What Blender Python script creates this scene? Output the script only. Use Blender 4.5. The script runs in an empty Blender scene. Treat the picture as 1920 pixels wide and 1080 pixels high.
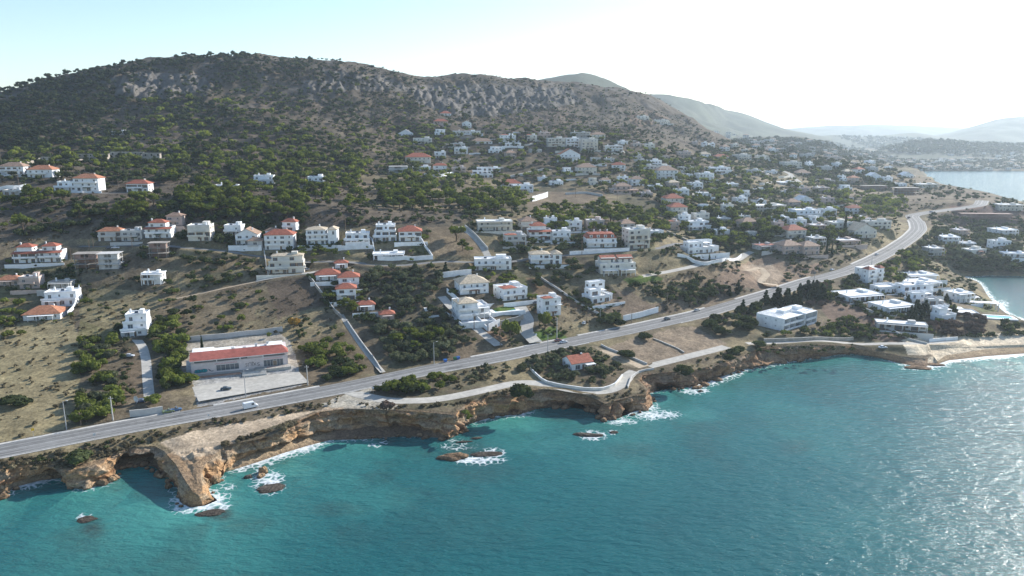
import bpy, bmesh, math, random
import numpy as np
from mathutils import Vector, Matrix, Euler

SC = bpy.context.scene
COL = SC.collection
# ------------------------------------------------------------------ camera
CAM_H = 115.0
PITCH = math.radians(12.3)
FPX = 1371.0
cam_d = bpy.data.cameras.new('camera'); cam = bpy.data.objects.new('camera', cam_d); COL.objects.link(cam)
cam_d.sensor_width = 36; cam_d.angle = 2 * math.atan(960 / FPX)
cam_d.clip_start = 1; cam_d.clip_end = 60000
cam.location = (0, 0, CAM_H); cam.rotation_euler = (math.pi / 2 - PITCH, 0, 0)
SC.camera = cam
# ------------------------------------------------------------------ sky + sun
SUN_AZ, SUN_EL = math.radians(50), math.radians(26)     # azimuth clockwise from the view axis
w = bpy.data.worlds.new("World"); SC.world = w; w.use_nodes = True
nt = w.node_tree; nt.nodes.clear()
sky = nt.nodes.new('ShaderNodeTexSky'); sky.sky_type = 'NISHITA'; sky.sun_disc = False
sky.sun_elevation = SUN_EL; sky.sun_rotation = SUN_AZ
sky.altitude = 0; sky.air_density = 1.0; sky.dust_density = 0.35; sky.ozone_density = 2.1
bg = nt.nodes.new('ShaderNodeBackground'); bg.inputs['Strength'].default_value = 0.125
wo = nt.nodes.new('ShaderNodeOutputWorld')
nt.links.new(sky.outputs[0], bg.inputs[0]); nt.links.new(bg.outputs[0], wo.inputs[0])
sl = bpy.data.lights.new('sun', 'SUN'); sl.energy = 4.9; sl.angle = math.radians(0.53); sl.color = (1.0, .95, .88)
sun = bpy.data.objects.new('sun', sl); COL.objects.link(sun)
sdir = Vector((math.sin(SUN_AZ) * math.cos(SUN_EL), math.cos(SUN_AZ) * math.cos(SUN_EL), math.sin(SUN_EL)))
sun.rotation_euler = sdir.to_track_quat('Z', 'Y').to_euler(); sun.location = (0, 0, 600)
SC.view_settings.view_transform = 'Standard'; SC.view_settings.look = 'None'
SC.view_settings.exposure = 0.8; SC.view_settings.gamma = 1
SC.render.engine = 'CYCLES'
try:
    SC.cycles.use_denoising = True; SC.cycles.denoiser = 'OPENIMAGEDENOISE'; SC.cycles.denoising_prefilter = 'ACCURATE'; SC.cycles.denoising_input_passes = 'RGB_ALBEDO_NORMAL'
    SC.cycles.max_bounces = 5; SC.cycles.diffuse_bounces = 2; SC.cycles.glossy_bounces = 2
    SC.cycles.transmission_bounces = 2; SC.cycles.transparent_max_bounces = 8; SC.cycles.volume_bounces = 0
    SC.cycles.sample_clamp_direct = 26; SC.cycles.sample_clamp_indirect = 6
except Exception: pass

# ------------------------------------------------------------------ pixel <-> world helpers
SP, CP = math.sin(PITCH), math.cos(PITCH)
def pdir(px, py):
    u = (np.asarray(px, float) - 960) / FPX; v = (540 - np.asarray(py, float)) / FPX
    return u, CP + v * SP, -SP + v * CP
def at_z(px, py, z):
    dx, dy, dz = pdir(px, py); t = (z - CAM_H) / dz
    return dx * t, dy * t
def at_Y(px, py, Y):
    dx, dy, dz = pdir(px, py); t = Y / dy
    return dx * t, CAM_H + dz * t
def project(x, y, z):
    h = z - CAM_H
    d = y * CP - h * SP; vv = y * SP + h * CP
    return 960 + FPX * x / d, 540 - FPX * vv / d, d
def in_poly(px, py, poly):
    px = np.asarray(px); py = np.asarray(py); r = np.zeros(px.shape, bool); n = len(poly)
    for i in range(n):
        x1, y1 = poly[i]; x2, y2 = poly[(i + 1) % n]
        if y1 == y2: continue
        c = ((y1 > py) != (y2 > py)) & (px < (x2 - x1) * (py - y1) / (y2 - y1) + x1)
        r ^= c
    return r
# ------------------------------------------------------------------ noise
def _hash(i, j, k, s):
    n = (i * 374761393 + j * 668265263 + k * 2147483647 + s * 144665) & 0xffffffff
    n = ((n ^ (n >> 13)) * 1274126177) & 0xffffffff
    n = ((n ^ (n >> 16)) * 2246822519) & 0xffffffff
    return ((n ^ (n >> 15)) & 0xffff) / 65535.0
def noise2(x, y, wl, seed=0):
    x = np.asarray(x) / wl + 1000; y = np.asarray(y) / wl + 1000
    i = np.floor(x).astype(np.int64); j = np.floor(y).astype(np.int64)
    a = x - i; b = y - j; a = a * a * (3 - 2 * a); b = b * b * (3 - 2 * b); k = np.zeros_like(i)
    h = lambda p, q: _hash(p, q, k, seed)
    return ((h(i, j) * (1 - a) + h(i + 1, j) * a) * (1 - b) + (h(i, j + 1) * (1 - a) + h(i + 1, j + 1) * a) * b) * 2 - 1
def fbm2(x, y, wl, n=4, seed=0):
    s = 0; am = 1; t = 0
    for o in range(n):
        s = s + am * noise2(x, y, wl, seed + o * 7); t += am; am *= .5; wl *= .47
    return s / t
def noise3(x, y, z, wl, seed=0):
    x = x / wl + 1000; y = y / wl + 1000; z = z / wl + 1000
    i = np.floor(x).astype(np.int64); j = np.floor(y).astype(np.int64); k = np.floor(z).astype(np.int64)
    a = x - i; b = y - j; c = z - k
    a = a * a * (3 - 2 * a); b = b * b * (3 - 2 * b); c = c * c * (3 - 2 * c)
    h = lambda p, q, r: _hash(p, q, r, seed)
    f = lambda r: (h(i, j, r) * (1 - a) + h(i + 1, j, r) * a) * (1 - b) + (h(i, j + 1, r) * (1 - a) + h(i + 1, j + 1, r) * a) * b
    return (f(k) * (1 - c) + f(k + 1) * c) * 2 - 1
def smooth(a, b, x):
    t = np.clip((x - a) / (b - a), 0, 1); return t * t * (3 - 2 * t)
def seg_dist(x, y, pts):
    """distance to a polyline, and the z-like third value interpolated at the nearest point"""
    x = np.asarray(x, float); y = np.asarray(y, float)
    best = np.full(x.shape, 1e18); val = np.zeros(x.shape)
    for p, q in zip(pts[:-1], pts[1:]):
        dx, dy = q[0] - p[0], q[1] - p[1]; L = dx * dx + dy * dy + 1e-9
        t = np.clip(((x - p[0]) * dx + (y - p[1]) * dy) / L, 0, 1)
        d = (x - p[0] - t * dx) ** 2 + (y - p[1] - t * dy) ** 2
        m = d < best; best = np.where(m, d, best)
        if len(p) > 2: val = np.where(m, p[2] + t * (q[2] - p[2]), val)
    return np.sqrt(best), val
def resample(pts, step):
    pts = np.asarray(pts, float); d = np.r_[0, np.cumsum(np.hypot(*(pts[1:, :2] - pts[:-1, :2]).T))]
    n = max(2, int(d[-1] / step) + 1); s = np.linspace(0, d[-1], n)
    return np.stack([np.interp(s, d, pts[:, k]) for k in range(pts.shape[1])], 1)
def smooth_line(pts, step, it=3):
    p = resample(pts, step)
    for _ in range(it): p[1:-1] = (p[:-2] + 2 * p[1:-1] + p[2:]) / 4
    return p

# ------------------------------------------------------------------ object helpers
def tag(o, label=None, cat=None, group=None, kind=None):
    if label: o['label'] = label
    if cat: o['category'] = cat
    if group: o['group'] = group
    if kind: o['kind'] = kind
    return o
def np_mesh(name, V, F, mats=(), midx=None, smooth_=False, attrs=None):
    """V (n,3); F (m,4) or (m,3) or list of lists"""
    me = bpy.data.meshes.new(name); V = np.asarray(V, np.float32)
    if isinstance(F, np.ndarray):
        m, k = F.shape; loops = F.astype(np.int32).ravel(); starts = np.arange(m, dtype=np.int32) * k
    else:
        m = len(F); loops = np.fromiter((i for f in F for i in f), np.int32)
        starts = np.r_[0, np.cumsum([len(f) for f in F])[:-1]].astype(np.int32)
    me.vertices.add(len(V)); me.vertices.foreach_set('co', V.ravel())
    me.loops.add(len(loops)); me.loops.foreach_set('vertex_index', loops)
    me.polygons.add(m); me.polygons.foreach_set('loop_start', starts)
    if midx is not None: me.polygons.foreach_set('material_index', np.asarray(midx, np.int32))
    me.polygons.foreach_set('use_smooth', np.full(m, smooth_, bool))
    for a, (typ, arr) in (attrs or {}).items():
        at = me.attributes.new(a, typ, 'POINT'); arr = np.asarray(arr, np.float32)
        at.data.foreach_set('color' if typ == 'FLOAT_COLOR' else 'value', arr.ravel())
    for mm in mats: me.materials.append(mm)
    me.update(calc_edges=True); me.validate(); return me
def link(name, me, parent=None):
    o = bpy.data.objects.new(name, me); COL.objects.link(o)
    if parent: o.parent = parent
    return o
def grid_faces(nr, nc):
    i = np.arange(nr - 1)[:, None] * nc + np.arange(nc - 1)[None]
    return np.stack([i, i + 1, i + nc + 1, i + nc], -1).reshape(-1, 4)
def rgba(a): return np.c_[a, np.ones(len(a))]
# ------------------------------------------------------------------ material helpers
class NT:
    def __init__(s, name):
        s.m = bpy.data.materials.new(name); s.m.use_nodes = True; s.t = s.m.node_tree; s.t.nodes.clear()
        s.out = s.n('ShaderNodeOutputMaterial')
    def n(s, typ, **kw):
        nd = s.t.nodes.new(typ)
        for k, v in kw.items(): setattr(nd, k, v)
        return nd
    def l(s, a, b): s.t.links.new(a, b)
    def attr(s, name): return s.n('ShaderNodeAttribute', attribute_name=name)
    def pos(s): return s.n('ShaderNodeNewGeometry').outputs['Position']
    def noise(s, vec, scale, detail=3, rough=.55, out=0):
        nd = s.n('ShaderNodeTexNoise'); s.l(vec, nd.inputs['Vector']); nd.inputs['Scale'].default_value = scale
        nd.inputs['Detail'].default_value = detail; nd.inputs['Roughness'].default_value = rough
        return nd.outputs[out]
    def ramp(s, fac, stops):
        r = s.n('ShaderNodeValToRGB'); s.l(fac, r.inputs[0]); e = r.color_ramp.elements
        while len(e) < len(stops): e.new(.5)
        for el, (p, c) in zip(e, stops):
            el.position = p; el.color = (c, c, c, 1) if not hasattr(c, '__len__') else (*c, 1)
        return r.outputs[0]
    def mix(s, fac, a, b, mode='MIX'):
        m = s.n('ShaderNodeMix', data_type='RGBA', blend_type=mode)
        for v, k in ((fac, 0), (a, 6), (b, 7)):
            if hasattr(v, 'is_linked'): s.l(v, m.inputs[k])
            elif k == 0: m.inputs[0].default_value = v
            else: m.inputs[k].default_value = (*v, 1) if hasattr(v, '__len__') else (v, v, v, 1)
        return m.outputs[2]
    def math(s, op, a, b=0.0):
        m = s.n('ShaderNodeMath', operation=op)
        for v, k in ((a, 0), (b, 1)):
            if hasattr(v, 'is_linked'): s.l(v, m.inputs[k])
            else: m.inputs[k].default_value = v
        return m.outputs[0]
    def bump(s, h, strength=.5, dist=1.0, normal=None):
        b = s.n('ShaderNodeBump'); s.l(h, b.inputs['Height']); b.inputs['Strength'].default_value = strength
        b.inputs['Distance'].default_value = dist
        if normal: s.l(normal, b.inputs['Normal'])
        return b.outputs[0]
    def bsdf(s, color, rough=.9, normal=None, spec=.2, **kw):
        b = s.n('ShaderNodeBsdfPrincipled')
        if hasattr(color, 'is_linked'): s.l(color, b.inputs['Base Color'])
        else: b.inputs['Base Color'].default_value = (*color, 1)
        if hasattr(rough, 'is_linked'): s.l(rough, b.inputs['Roughness'])
        else: b.inputs['Roughness'].default_value = rough
        b.inputs['Specular IOR Level'].default_value = spec
        if normal: s.l(normal, b.inputs['Normal'])
        for k, v in kw.items(): b.inputs[k].default_value = v
        s.l(b.outputs[0], s.out.inputs[0]); return b
# ================================================================== TERRAIN
ROAD_PX = [(-330, 908, 7), (0, 847, 7.5), (240, 800, 8), (470, 760, 8.5), (640, 728, 9), (800, 694, 9.5), (950, 667, 10), (1050, 645, 10.5), (1160, 623, 11), (1260, 601, 11.7), (1310, 590, 12),
           (1450, 549, 14), (1515, 528, 15.5), (1590, 508, 17), (1640, 486, 18.5), (1677, 466, 20.5), (1708, 445, 23), (1723, 430, 25), (1720, 417, 27), (1708, 404, 29), (1740, 398, 30.5), (1800, 391, 32.5), (1838, 385, 35), (1842, 376, 37)]
CTRL_Z = [(60, 740, 9.5), (60, 650, 14), (75, 600, 18), (250, 622, 17), (100, 560, 24), (287, 533, 29), (40, 492, 37), (200, 505, 35),
 (210, 452, 46), (373, 452, 47), (-200, 760, 9), (-200, 620, 18), (-200, 480, 42), (450, 700, 10.3), (460, 730, 9.3), (345, 640, 14.5), (530, 620, 15.5), (560, 690, 10),
 (532, 512, 33), (523, 468, 41), (603, 460, 43), (720, 452, 45), (725, 488, 37), (770, 452, 45), (615, 525, 30), (645, 558, 24), (684, 582, 20), (725, 600, 17.5),
 (720, 690, 10.2), (760, 640, 13.5), (880, 640, 12.5), (910, 600, 17), (885, 550, 25), (925, 506, 32), (925, 432, 48), (840, 540, 27), (1030, 592, 16),
 (1022, 495, 33), (1010, 446, 43), (1125, 463, 39), (1195, 466, 38), (1157, 513, 28.5), (1125, 567, 18), (1320, 474, 33), (1200, 595, 13.2), (1240, 560, 17.5),
 (1400, 500, 20), (1440, 522, 17.5), (1470, 450, 31), (1500, 476, 25), (1620, 442, 29), (1645, 424, 32), (1340, 540, 18), (1470, 616, 9.8), (1400, 620, 10), (1640, 560, 11.5),
 (1700, 600, 9.5), (1620, 656, 7), (1560, 645, 7.2), (1790, 640, 3.6), (1700, 648, 5.5), (1850, 632, 3.6), (1920, 632, 3.6), (2050, 620, 4), (1850, 602, 7.5), (1830, 578, 7),
 (1900, 612, 4), (1870, 575, .2), (1890, 585, -.6), (1920, 600, -.6), (1990, 612, -1), (1845, 545, .1), (1860, 545, -1.2), (1822, 524, .4), (1900, 550, -4), (1990, 550, -5), (1860, 528, -2),
 (1800, 516, .6), (1860, 517, -.2), (1920, 519, -.4), (2000, 521, -.5), (1790, 487, 10), (1850, 486, 11), (1920, 487, 11), (2000, 489, 11), (1760, 500, 9), (1830, 470, 13),
 (1920, 450, 17), (1800, 430, 18), (1745, 415, 26), (1900, 412, 24), (1740, 480, 14), (1690, 500, 14), (1640, 500, 15.5),
 (960, 700, 9), (1085, 690, 9.2), (1160, 690, 8), (1250, 650, 9.2), (1300, 660, 8.2), (1200, 692, 7.2), (700, 752, 8.9), (850, 742, 8.9), (480, 795, 8), (330, 835, 7)]
CTRL_Y = [(20, 327, 575), (75, 333, 570), (155, 358, 540), (258, 360, 545), (100, 400, 492), (250, 400, 490), (400, 400, 490), (600, 400, 490), (300, 300, 690), (100, 300, 680),
 (250, 262, 770), (400, 250, 790), (400, 330, 615), (592, 346, 595), (490, 344, 590), (420, 352, 570), (800, 380, 560), (650, 380, 545), (700, 330, 680), (790, 322, 715),
 (783, 303, 775), (760, 254, 900), (843, 236, 960), (875, 247, 930), (950, 263, 890), (900, 336, 735), (970, 358, 690), (1100, 323, 770), (1165, 361, 690), (1070, 299, 820),
 (1105, 277, 860), (1200, 265, 940), (1150, 235, 1020), (1225, 231, 1250), (1260, 386, 640), (1310, 430, 595), (1230, 312, 850), (1250, 332, 790), (1400, 332, 880), (1400, 397, 690),
 (1540, 406, 720), (1330, 300, 1000), (1400, 300, 1070), (1500, 312, 1050), (1560, 304, 1110), (1600, 340, 1000), (1480, 346, 900), (1590, 380, 820), (1560, 362, 870),
 (1640, 357, 960), (1700, 364, 930), (1700, 342, 1010), (1780, 354, 950), (1870, 373, 880), (1920, 389, 830), (2000, 408, 760),
 (1650, 320, 1250), (1450, 292, 1400), (1600, 302, 1500), (1690, 322, 1450), (1400, 277, 1650),
 (300, 165, 950), (500, 165, 975), (150, 175, 930), (400, 200, 890), (100, 230, 830), (700, 200, 985), (700, 260, 850), (900, 190, 1130), (1050, 200, 1180), (1000, 240, 1000), (600, 250, 810), (550, 300, 690),
 (-150, 300, 680), (-150, 400, 500), (-200, 230, 820)]
RIDGE = [(-320, 262, 900), (-200, 232, 920), (-100, 207, 940), (0, 180, 960), (60, 165, 970), (120, 147, 985), (200, 130, 1000), (300, 115, 1030), (400, 106, 1060), (480, 106, 1070), (600, 114, 1100), (700, 130, 1130), (780, 149, 1170),
         (850, 141, 1220), (900, 145, 1250), (1000, 149, 1300), (1100, 159, 1350), (1200, 174, 1420), (1250, 192, 1450), (1290, 222, 1460), (1335, 258, 1450), (1370, 274, 1500)]
# coast:  water px | top px, top z | beach px | foam | cave depth
CO = [(-330, 985, -330, 915, 6, 0, .3, 0), (-120, 950, -120, 880, 6, 0, .3, 0), (-30, 935, -30, 878, 6, 0, .3, 0), (8, 930, 5, 878, 6, 0, .5, 0), (25, 914, 30, 872, 5.8, 6, .8, 0), (75, 901, 80, 868, 5.6, 8, .9, 2.5), (118, 896, 112, 872, 5.6, 4, .5, 4),
 (128, 908, 127, 884, 5.6, 0, .1, 0), (132, 914, 140, 880, 5.5, 0, .1, 0), (160, 915, 165, 876, 5.8, 0, .4, 0), (198, 907, 195, 864, 6, 0, .4, 0), (214, 898, 205, 856, 6, 0, .2, 0), (209, 885, 213, 848, 6.2, 0, .1, 2),
 (235, 876, 238, 839, 6.5, 2, .1, 4.5), (285, 874, 290, 836, 6.5, 2, .1, 4.5), (303, 885, 308, 846, 6.5, 0, .1, 2), (322, 900, 318, 858, 6.3, 0, .1, 0), (336, 912, 328, 868, 6, 0, .2, 0), (333, 925, 338, 885, 5.2, 0, .2, 0),
 (338, 942, 350, 905, 4.6, 0, .8, 0), (356, 952, 362, 922, 3.8, 0, 1, 0), (385, 948, 372, 928, 3.3, 0, 1, 0), (408, 938, 380, 920, 3.7, 0, 1, 0), (393, 925, 378, 905, 4.6, 0, .8, 0), (382, 910, 376, 890, 5.2, 0, .6, 0),
 (396, 906, 386, 868, 5.6, 0, .5, 0), (410, 902, 400, 855, 6, 0, .5, 0), (414, 893, 413, 842, 6.5, 0, .2, 0), (419, 886, 422, 836, 6.8, 6, .1, 0), (450, 877, 452, 829, 7, 19, .9, 0), (485, 866, 490, 822, 7.3, 18, 1, 0),
 (530, 850, 530, 806, 7.8, 17, 1.2, 0), (580, 835, 566, 786, 8.2, 17, 1.1, 0), (620, 825, 600, 772, 8.5, 16, .5, 0), (680, 824, 650, 766, 8.7, 22, .3, 1), (750, 818, 720, 768, 8.7, 20, .2, 0), (810, 820, 790, 772, 8.7, 14, .1, 0),
 (845, 822, 830, 776, 8.5, 2, .2, 0), (862, 813, 855, 778, 8, 0, .2, 0), (866, 801, 862, 768, 8, 3, .2, 0), (885, 793, 875, 756, 8.3, 6, .6, 0), (930, 780, 912, 745, 8.3, 8, .8, 0), (985, 774, 950, 738, 8.3, 6, .8, 0),
 (1005, 767, 985, 733, 8.2, 6, .2, 0), (1035, 763, 1020, 729, 8, 1, .1, 1.5), (1068, 764, 1060, 732, 7.5, 0, .1, 2), (1090, 767, 1090, 738, 7.2, 0, .1, 4), (1108, 768, 1108, 744, 6.2, 0, .1, 4), (1122, 778, 1122, 750, 6, 0, .1, 1.5),
 (1132, 788, 1134, 757, 6, 0, .5, 0), (1150, 787, 1150, 753, 6, 0, .6, 2.5), (1163, 783, 1163, 749, 6, 0, .5, 0), (1178, 776, 1178, 745, 6, 0, .6, 6), (1192, 771, 1192, 742, 6, 0, .9, 4), (1204, 769, 1202, 741, 6, 0, 1, 0), (1218, 765, 1212, 740, 6, 0, .8, 0), (1222, 752, 1214, 728, 6.3, 0, .3, 0),
 (1212, 740, 1198, 712, 6.8, 0, .2, 1), (1225, 735, 1205, 704, 6.8, 0, .5, 0), (1250, 730, 1240, 699, 6.5, 0, .2, 3), (1285, 727, 1285, 696, 6.5, 0, .4, 2.5), (1300, 723, 1310, 692, 6.5, 0, .9, 0), (1325, 717, 1335, 686, 6.5, 0, 1.1, 2),
 (1355, 706, 1362, 678, 6.5, 0, 1, 0), (1385, 694, 1392, 668, 6.5, 4, .8, 2), (1430, 686, 1425, 652, 7, 4, .7, 0), (1480, 676, 1480, 649, 7, 0, .6, 0), (1540, 668, 1550, 647, 6.5, 0, .5, 0), (1600, 663, 1600, 649, 4.2, 0, .3, 0),
 (1645, 670, 1640, 657, 3.6, 0, .2, 0), (1690, 682, 1690, 668, 2.6, 0, .5, 0), (1730, 689, 1735, 673, 2, 0, .9, 0), (1757, 683, 1750, 668, 2, 0, 1, 0), (1778, 676, 1745, 655, 2.4, 10, 1.1, 0), (1850, 668, 1830, 650, 2.2, 14, 1.2, 0),
 (1920, 663, 1920, 646, 2.2, 14, 1.2, 0), (2050, 655, 2050, 638, 2.2, 14, 1.2, 0), (2350, 640, 2350, 623, 3, 12, 1, 0)]
cW = np.array([at_z(c[0], c[1], 0) for c in CO]); cT = np.array([at_z(c[2], c[3], c[4]) for c in CO])
cTz = np.array([c[4] for c in CO])
cF = np.array([at_z(c[0] + (c[2] - c[0]) * .2, c[1] - c[5], 1.3 if c[5] else .0) for c in CO])
P3 = []
for a, b, z in ROAD_PX + CTRL_Z: x, y = at_z(a, b, z); P3.append((x, y, z))
for a, b, Y in CTRL_Y + RIDGE: x, z = at_Y(a, b, Y); P3.append((x, Y, z))
for a, b, Y in RIDGE:
    x, z = at_Y(a, b, Y)
    for k, dz in ((180, 22), (500, 90)): P3.append((x * (Y + k) / Y, Y + k, max(20, z - dz)))
for (x, y), z in zip(cT[::2], cTz[::2]): P3.append((x, y + 2, z))
P3 += [(1350, 1900, -6), (1700, 1900, -6), (1300, 1500, -8), (1250, 1250, -8), (1500, 1500, -8), (1150, 1050, -3), (1250, 2060, 4), (1500, 2060, 4), (1800, 2060, 4), (1100, 1900, 6), (1050, 1750, 12), (1000, 1500, 22),
       (1150, 1750, -4), (1180, 2000, 0), (1100, 1450, -2), (1300, 2500, 14), (900, 2500, 20), (1800, 2500, 16), (700, 2100, 40), (500, 2500, 60), (950, 800, -2), (1100, 850, -8), (800, 640, -3), (700, 550, -5)]
P3 = np.array(P3)
def tps_fit(P, lam):
    S = 300.0; X = P[:, :2] / S; n = len(X)
    r2 = ((X[:, None] - X[None]) ** 2).sum(-1); K = .5 * r2 * np.log(r2 + 1e-12) + lam * np.eye(n)
    A = np.zeros((n + 3, n + 3)); A[:n, :n] = K; A[:n, n] = 1; A[:n, n + 1:] = X; A[n:, :n] = A[:n, n:].T
    wv = np.linalg.solve(A, np.r_[P[:, 2], 0, 0, 0])
    def f(x, y):
        x = np.asarray(x).ravel() / S; y = np.asarray(y).ravel() / S; o = np.empty(len(x))
        for i in range(0, len(x), 60000):
            q = np.stack([x[i:i + 60000], y[i:i + 60000]], 1)
            r2 = (q[:, None, 0] - X[None, :, 0]) ** 2 + (q[:, None, 1] - X[None, :, 1]) ** 2
            o[i:i + 60000] = (.5 * r2 * np.log(r2 + 1e-12)) @ wv[:n] + wv[n] + q @ wv[n + 1:]
        return o
    return f
tps = tps_fit(P3, 2e-4)
# terrain grid:  columns along u = x / y, rows along forward distance
NU, NR = 1180, 1240
UMAX, Y0, Y1 = .92, 178.0, 2500.0
ucol = np.linspace(-UMAX, UMAX, NU); yrow = Y0 * (Y1 / Y0) ** np.linspace(0, 1, NR); LG = math.log(Y1 / Y0)
GX = ucol[None] * yrow[:, None]; GY = np.repeat(yrow[:, None], NU, 1)
# coarse TPS then bilinear
cu = np.linspace(-UMAX, UMAX, 200); cy = Y0 * (Y1 / Y0) ** np.linspace(0, 1, 260)
CZ = tps(cu[None] * cy[:, None], np.repeat(cy[:, None], 200, 1)).reshape(260, 200)
def bil(G, u, y):
    nr, nc = G.shape
    fu = np.clip((u + UMAX) / (2 * UMAX), 0, 1) * (nc - 1); fr = np.clip(np.log(np.maximum(y, 1) / Y0) / LG, 0, 1) * (nr - 1)
    i = np.minimum(fr.astype(int), nr - 2); j = np.minimum(fu.astype(int), nc - 2); a = fr - i; b = fu - j
    return (G[i, j] * (1 - b) + G[i, j + 1] * b) * (1 - a) + (G[i + 1, j] * (1 - b) + G[i + 1, j + 1] * b) * a
H = bil(CZ, np.repeat(ucol[None], NR, 0), GY)
# natural relief: gullies and crags grow with height on the hill
hillw = smooth(50, 130, H)
H += fbm2(GX, GY, 9, 3, 5) * .35 * smooth(1, 4, H) + fbm2(GX, GY, 60, 3, 9) * (1.0 * smooth(10, 40, H) + 4.5 * hillw)
ridg = 1 - np.abs(fbm2(GX * 1.6, GY * .7, 70, 4, 21))
H += hillw * (ridg - .75) * 9 + hillw * fbm2(GX, GY, 14, 3, 31) * 1.6
# the bay behind the headland
xe = np.interp(GY, [560, 700, 760, 850, 950, 1010, 1040, 1300, 1650, 2030], [700, 585, 606, 612, 600, 588, 596, 716, 900, 1112]) + fbm2(GX, GY, 60, 3, 71) * 14
bay = smooth(0, 34, GX - xe) * smooth(640, 700, GY) * (1 - smooth(2030, 2050, GY)); H = H * (1 - bay) - 6 * bay
# crags below the crest and rough rock on the two headlands
CRAG = [[(190, 152), (250, 136), (380, 140), (400, 165), (300, 188), (220, 182)], [(770, 160), (900, 158), (1070, 165), (1090, 192), (930, 218), (840, 216), (780, 192)], [(600, 130), (740, 148), (780, 172), (640, 168)], [(560, 150), (640, 150), (650, 175), (570, 172)]]
HEADS = [[(318, 850), (345, 848), (400, 836), (418, 843), (404, 880), (412, 945), (350, 958), (330, 900)], [(128, 878), (205, 852), (218, 868), (206, 908), (126, 915)]]
pX, pY, pD = project(GX, GY, H)
n_a = fbm2(GX, GY, 30, 3, 81); n_b = fbm2(GX, GY, 8, 3, 82)
for pl in CRAG:
    mk = in_poly(pX + n_a * 26 + n_b * 8, pY + n_a * 12 + n_b * 5, pl) & (GY > 700); rg = np.abs(fbm2(GX * 1.5, GY * .5, 18, 3, 83)); H[mk] += (rg * 15 + n_b * 3.5 - 3.0)[mk]
for pl in HEADS:
    mk = in_poly(pX, pY, pl) & (GY < 320); H[mk] += (fbm2(GX, GY, 4.2, 4, 84) * 2.4 + .8 * n_b - .3)[mk]
# the cliff line: land is inland of the top edge
poly = [tuple(p) for p in cT] + [(3000, 500), (3000, 5000), (-3000, 5000), (-3000, cT[0][1])]
nearm = yrow < 620; nn = nearm.sum()
land = np.ones(H.shape, bool); land[:nn] = in_poly(GX[:nn], GY[:nn], poly)
sd = np.full(H.shape, 1e3); d0, tz = seg_dist(GX[:nn], GY[:nn], [(*p, z) for p, z in zip(cT, cTz)])
sd[:nn] = np.where(land[:nn], d0, -d0)
wt = 1 - smooth(0, 7, np.abs(d0)); H[:nn] = H[:nn] * (1 - wt) + tz * wt
def hgt(x, y):
    x = np.asarray(x, float); y = np.asarray(y, float)
    return bil(H, x / np.maximum(y, 1), y)
def ray(px, py, zoff=0.0):
    """where the sight line through a pixel of the photograph meets the ground"""
    px = np.atleast_1d(np.asarray(px, float)); py = np.atleast_1d(np.asarray(py, float))
    dx, dy, dz = pdir(px, py); Ys = np.geomspace(180, 2450, 900)
    t = Ys[None] / dy[:, None]; zz = CAM_H + dz[:, None] * t; hh = hgt(dx[:, None] * t, np.repeat(Ys[None], len(px), 0)) + zoff
    below = zz <= hh; k = np.where(below.any(1), below.argmax(1), -1); ok = k > 0; kk = np.maximum(k, 1)
    r = np.arange(len(px)); f0 = (zz - hh)[r, kk - 1]; f1 = (zz - hh)[r, kk]; a = np.clip(f0 / np.maximum(f0 - f1, 1e-9), 0, 1)
    Yh = Ys[kk - 1] + a * (Ys[kk] - Ys[kk - 1]); tt = Yh / dy
    X = dx * tt; return X, Yh, hgt(X, Yh), ok
def ray1(px, py):
    X, Y, Z, ok = ray(px, py); return Vector((float(X[0]), float(Y[0]), float(Z[0])))
def flatten_line(pts, half, fall):
    """pts (x, y, z): press the ground to the profile of a road"""
    pts = np.asarray(pts); ymin, ymax = pts[:, 1].min() - 40, pts[:, 1].max() + 40
    r = np.where((yrow > ymin) & (yrow < ymax))[0]; s = slice(r[0], r[-1] + 1)
    xm = (GX[s] > pts[:, 0].min() - 40) & (GX[s] < pts[:, 0].max() + 40)
    d, z = seg_dist(GX[s][xm], GY[s][xm], [tuple(p) for p in pts])
    wv = 1 - smooth(half, half + fall, d); h = H[s][xm]; Hs = H[s]; Hs[xm] = h * (1 - wv) + (z) * wv; H[s] = Hs
def flatten_rect(c, yaw, hw, depth, z, fall=5.0):
    ca, sa = math.cos(yaw), math.sin(yaw); R = hw + depth + fall + 5
    r = np.where((yrow > c[1] - R) & (yrow < c[1] + R))[0]
    if len(r) < 2: return
    cs = np.where((ucol * c[1] > c[0] - 1.3 * R) & (ucol * c[1] < c[0] + 1.3 * R))[0]
    if len(cs) < 2: return
    s = (slice(r[0], r[-1] + 1), slice(cs[0], cs[-1] + 1))
    X = GX[s] - c[0]; Y = GY[s] - c[1]; lx = X * ca + Y * sa; ly = -X * sa + Y * ca
    d = np.hypot(np.maximum(np.abs(lx) - hw, 0), np.maximum(np.maximum(-ly - 1.5, ly - depth), 0))
    wv = 1 - smooth(.3, fall, d); H[s] = H[s] * (1 - wv) + z * wv
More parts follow.
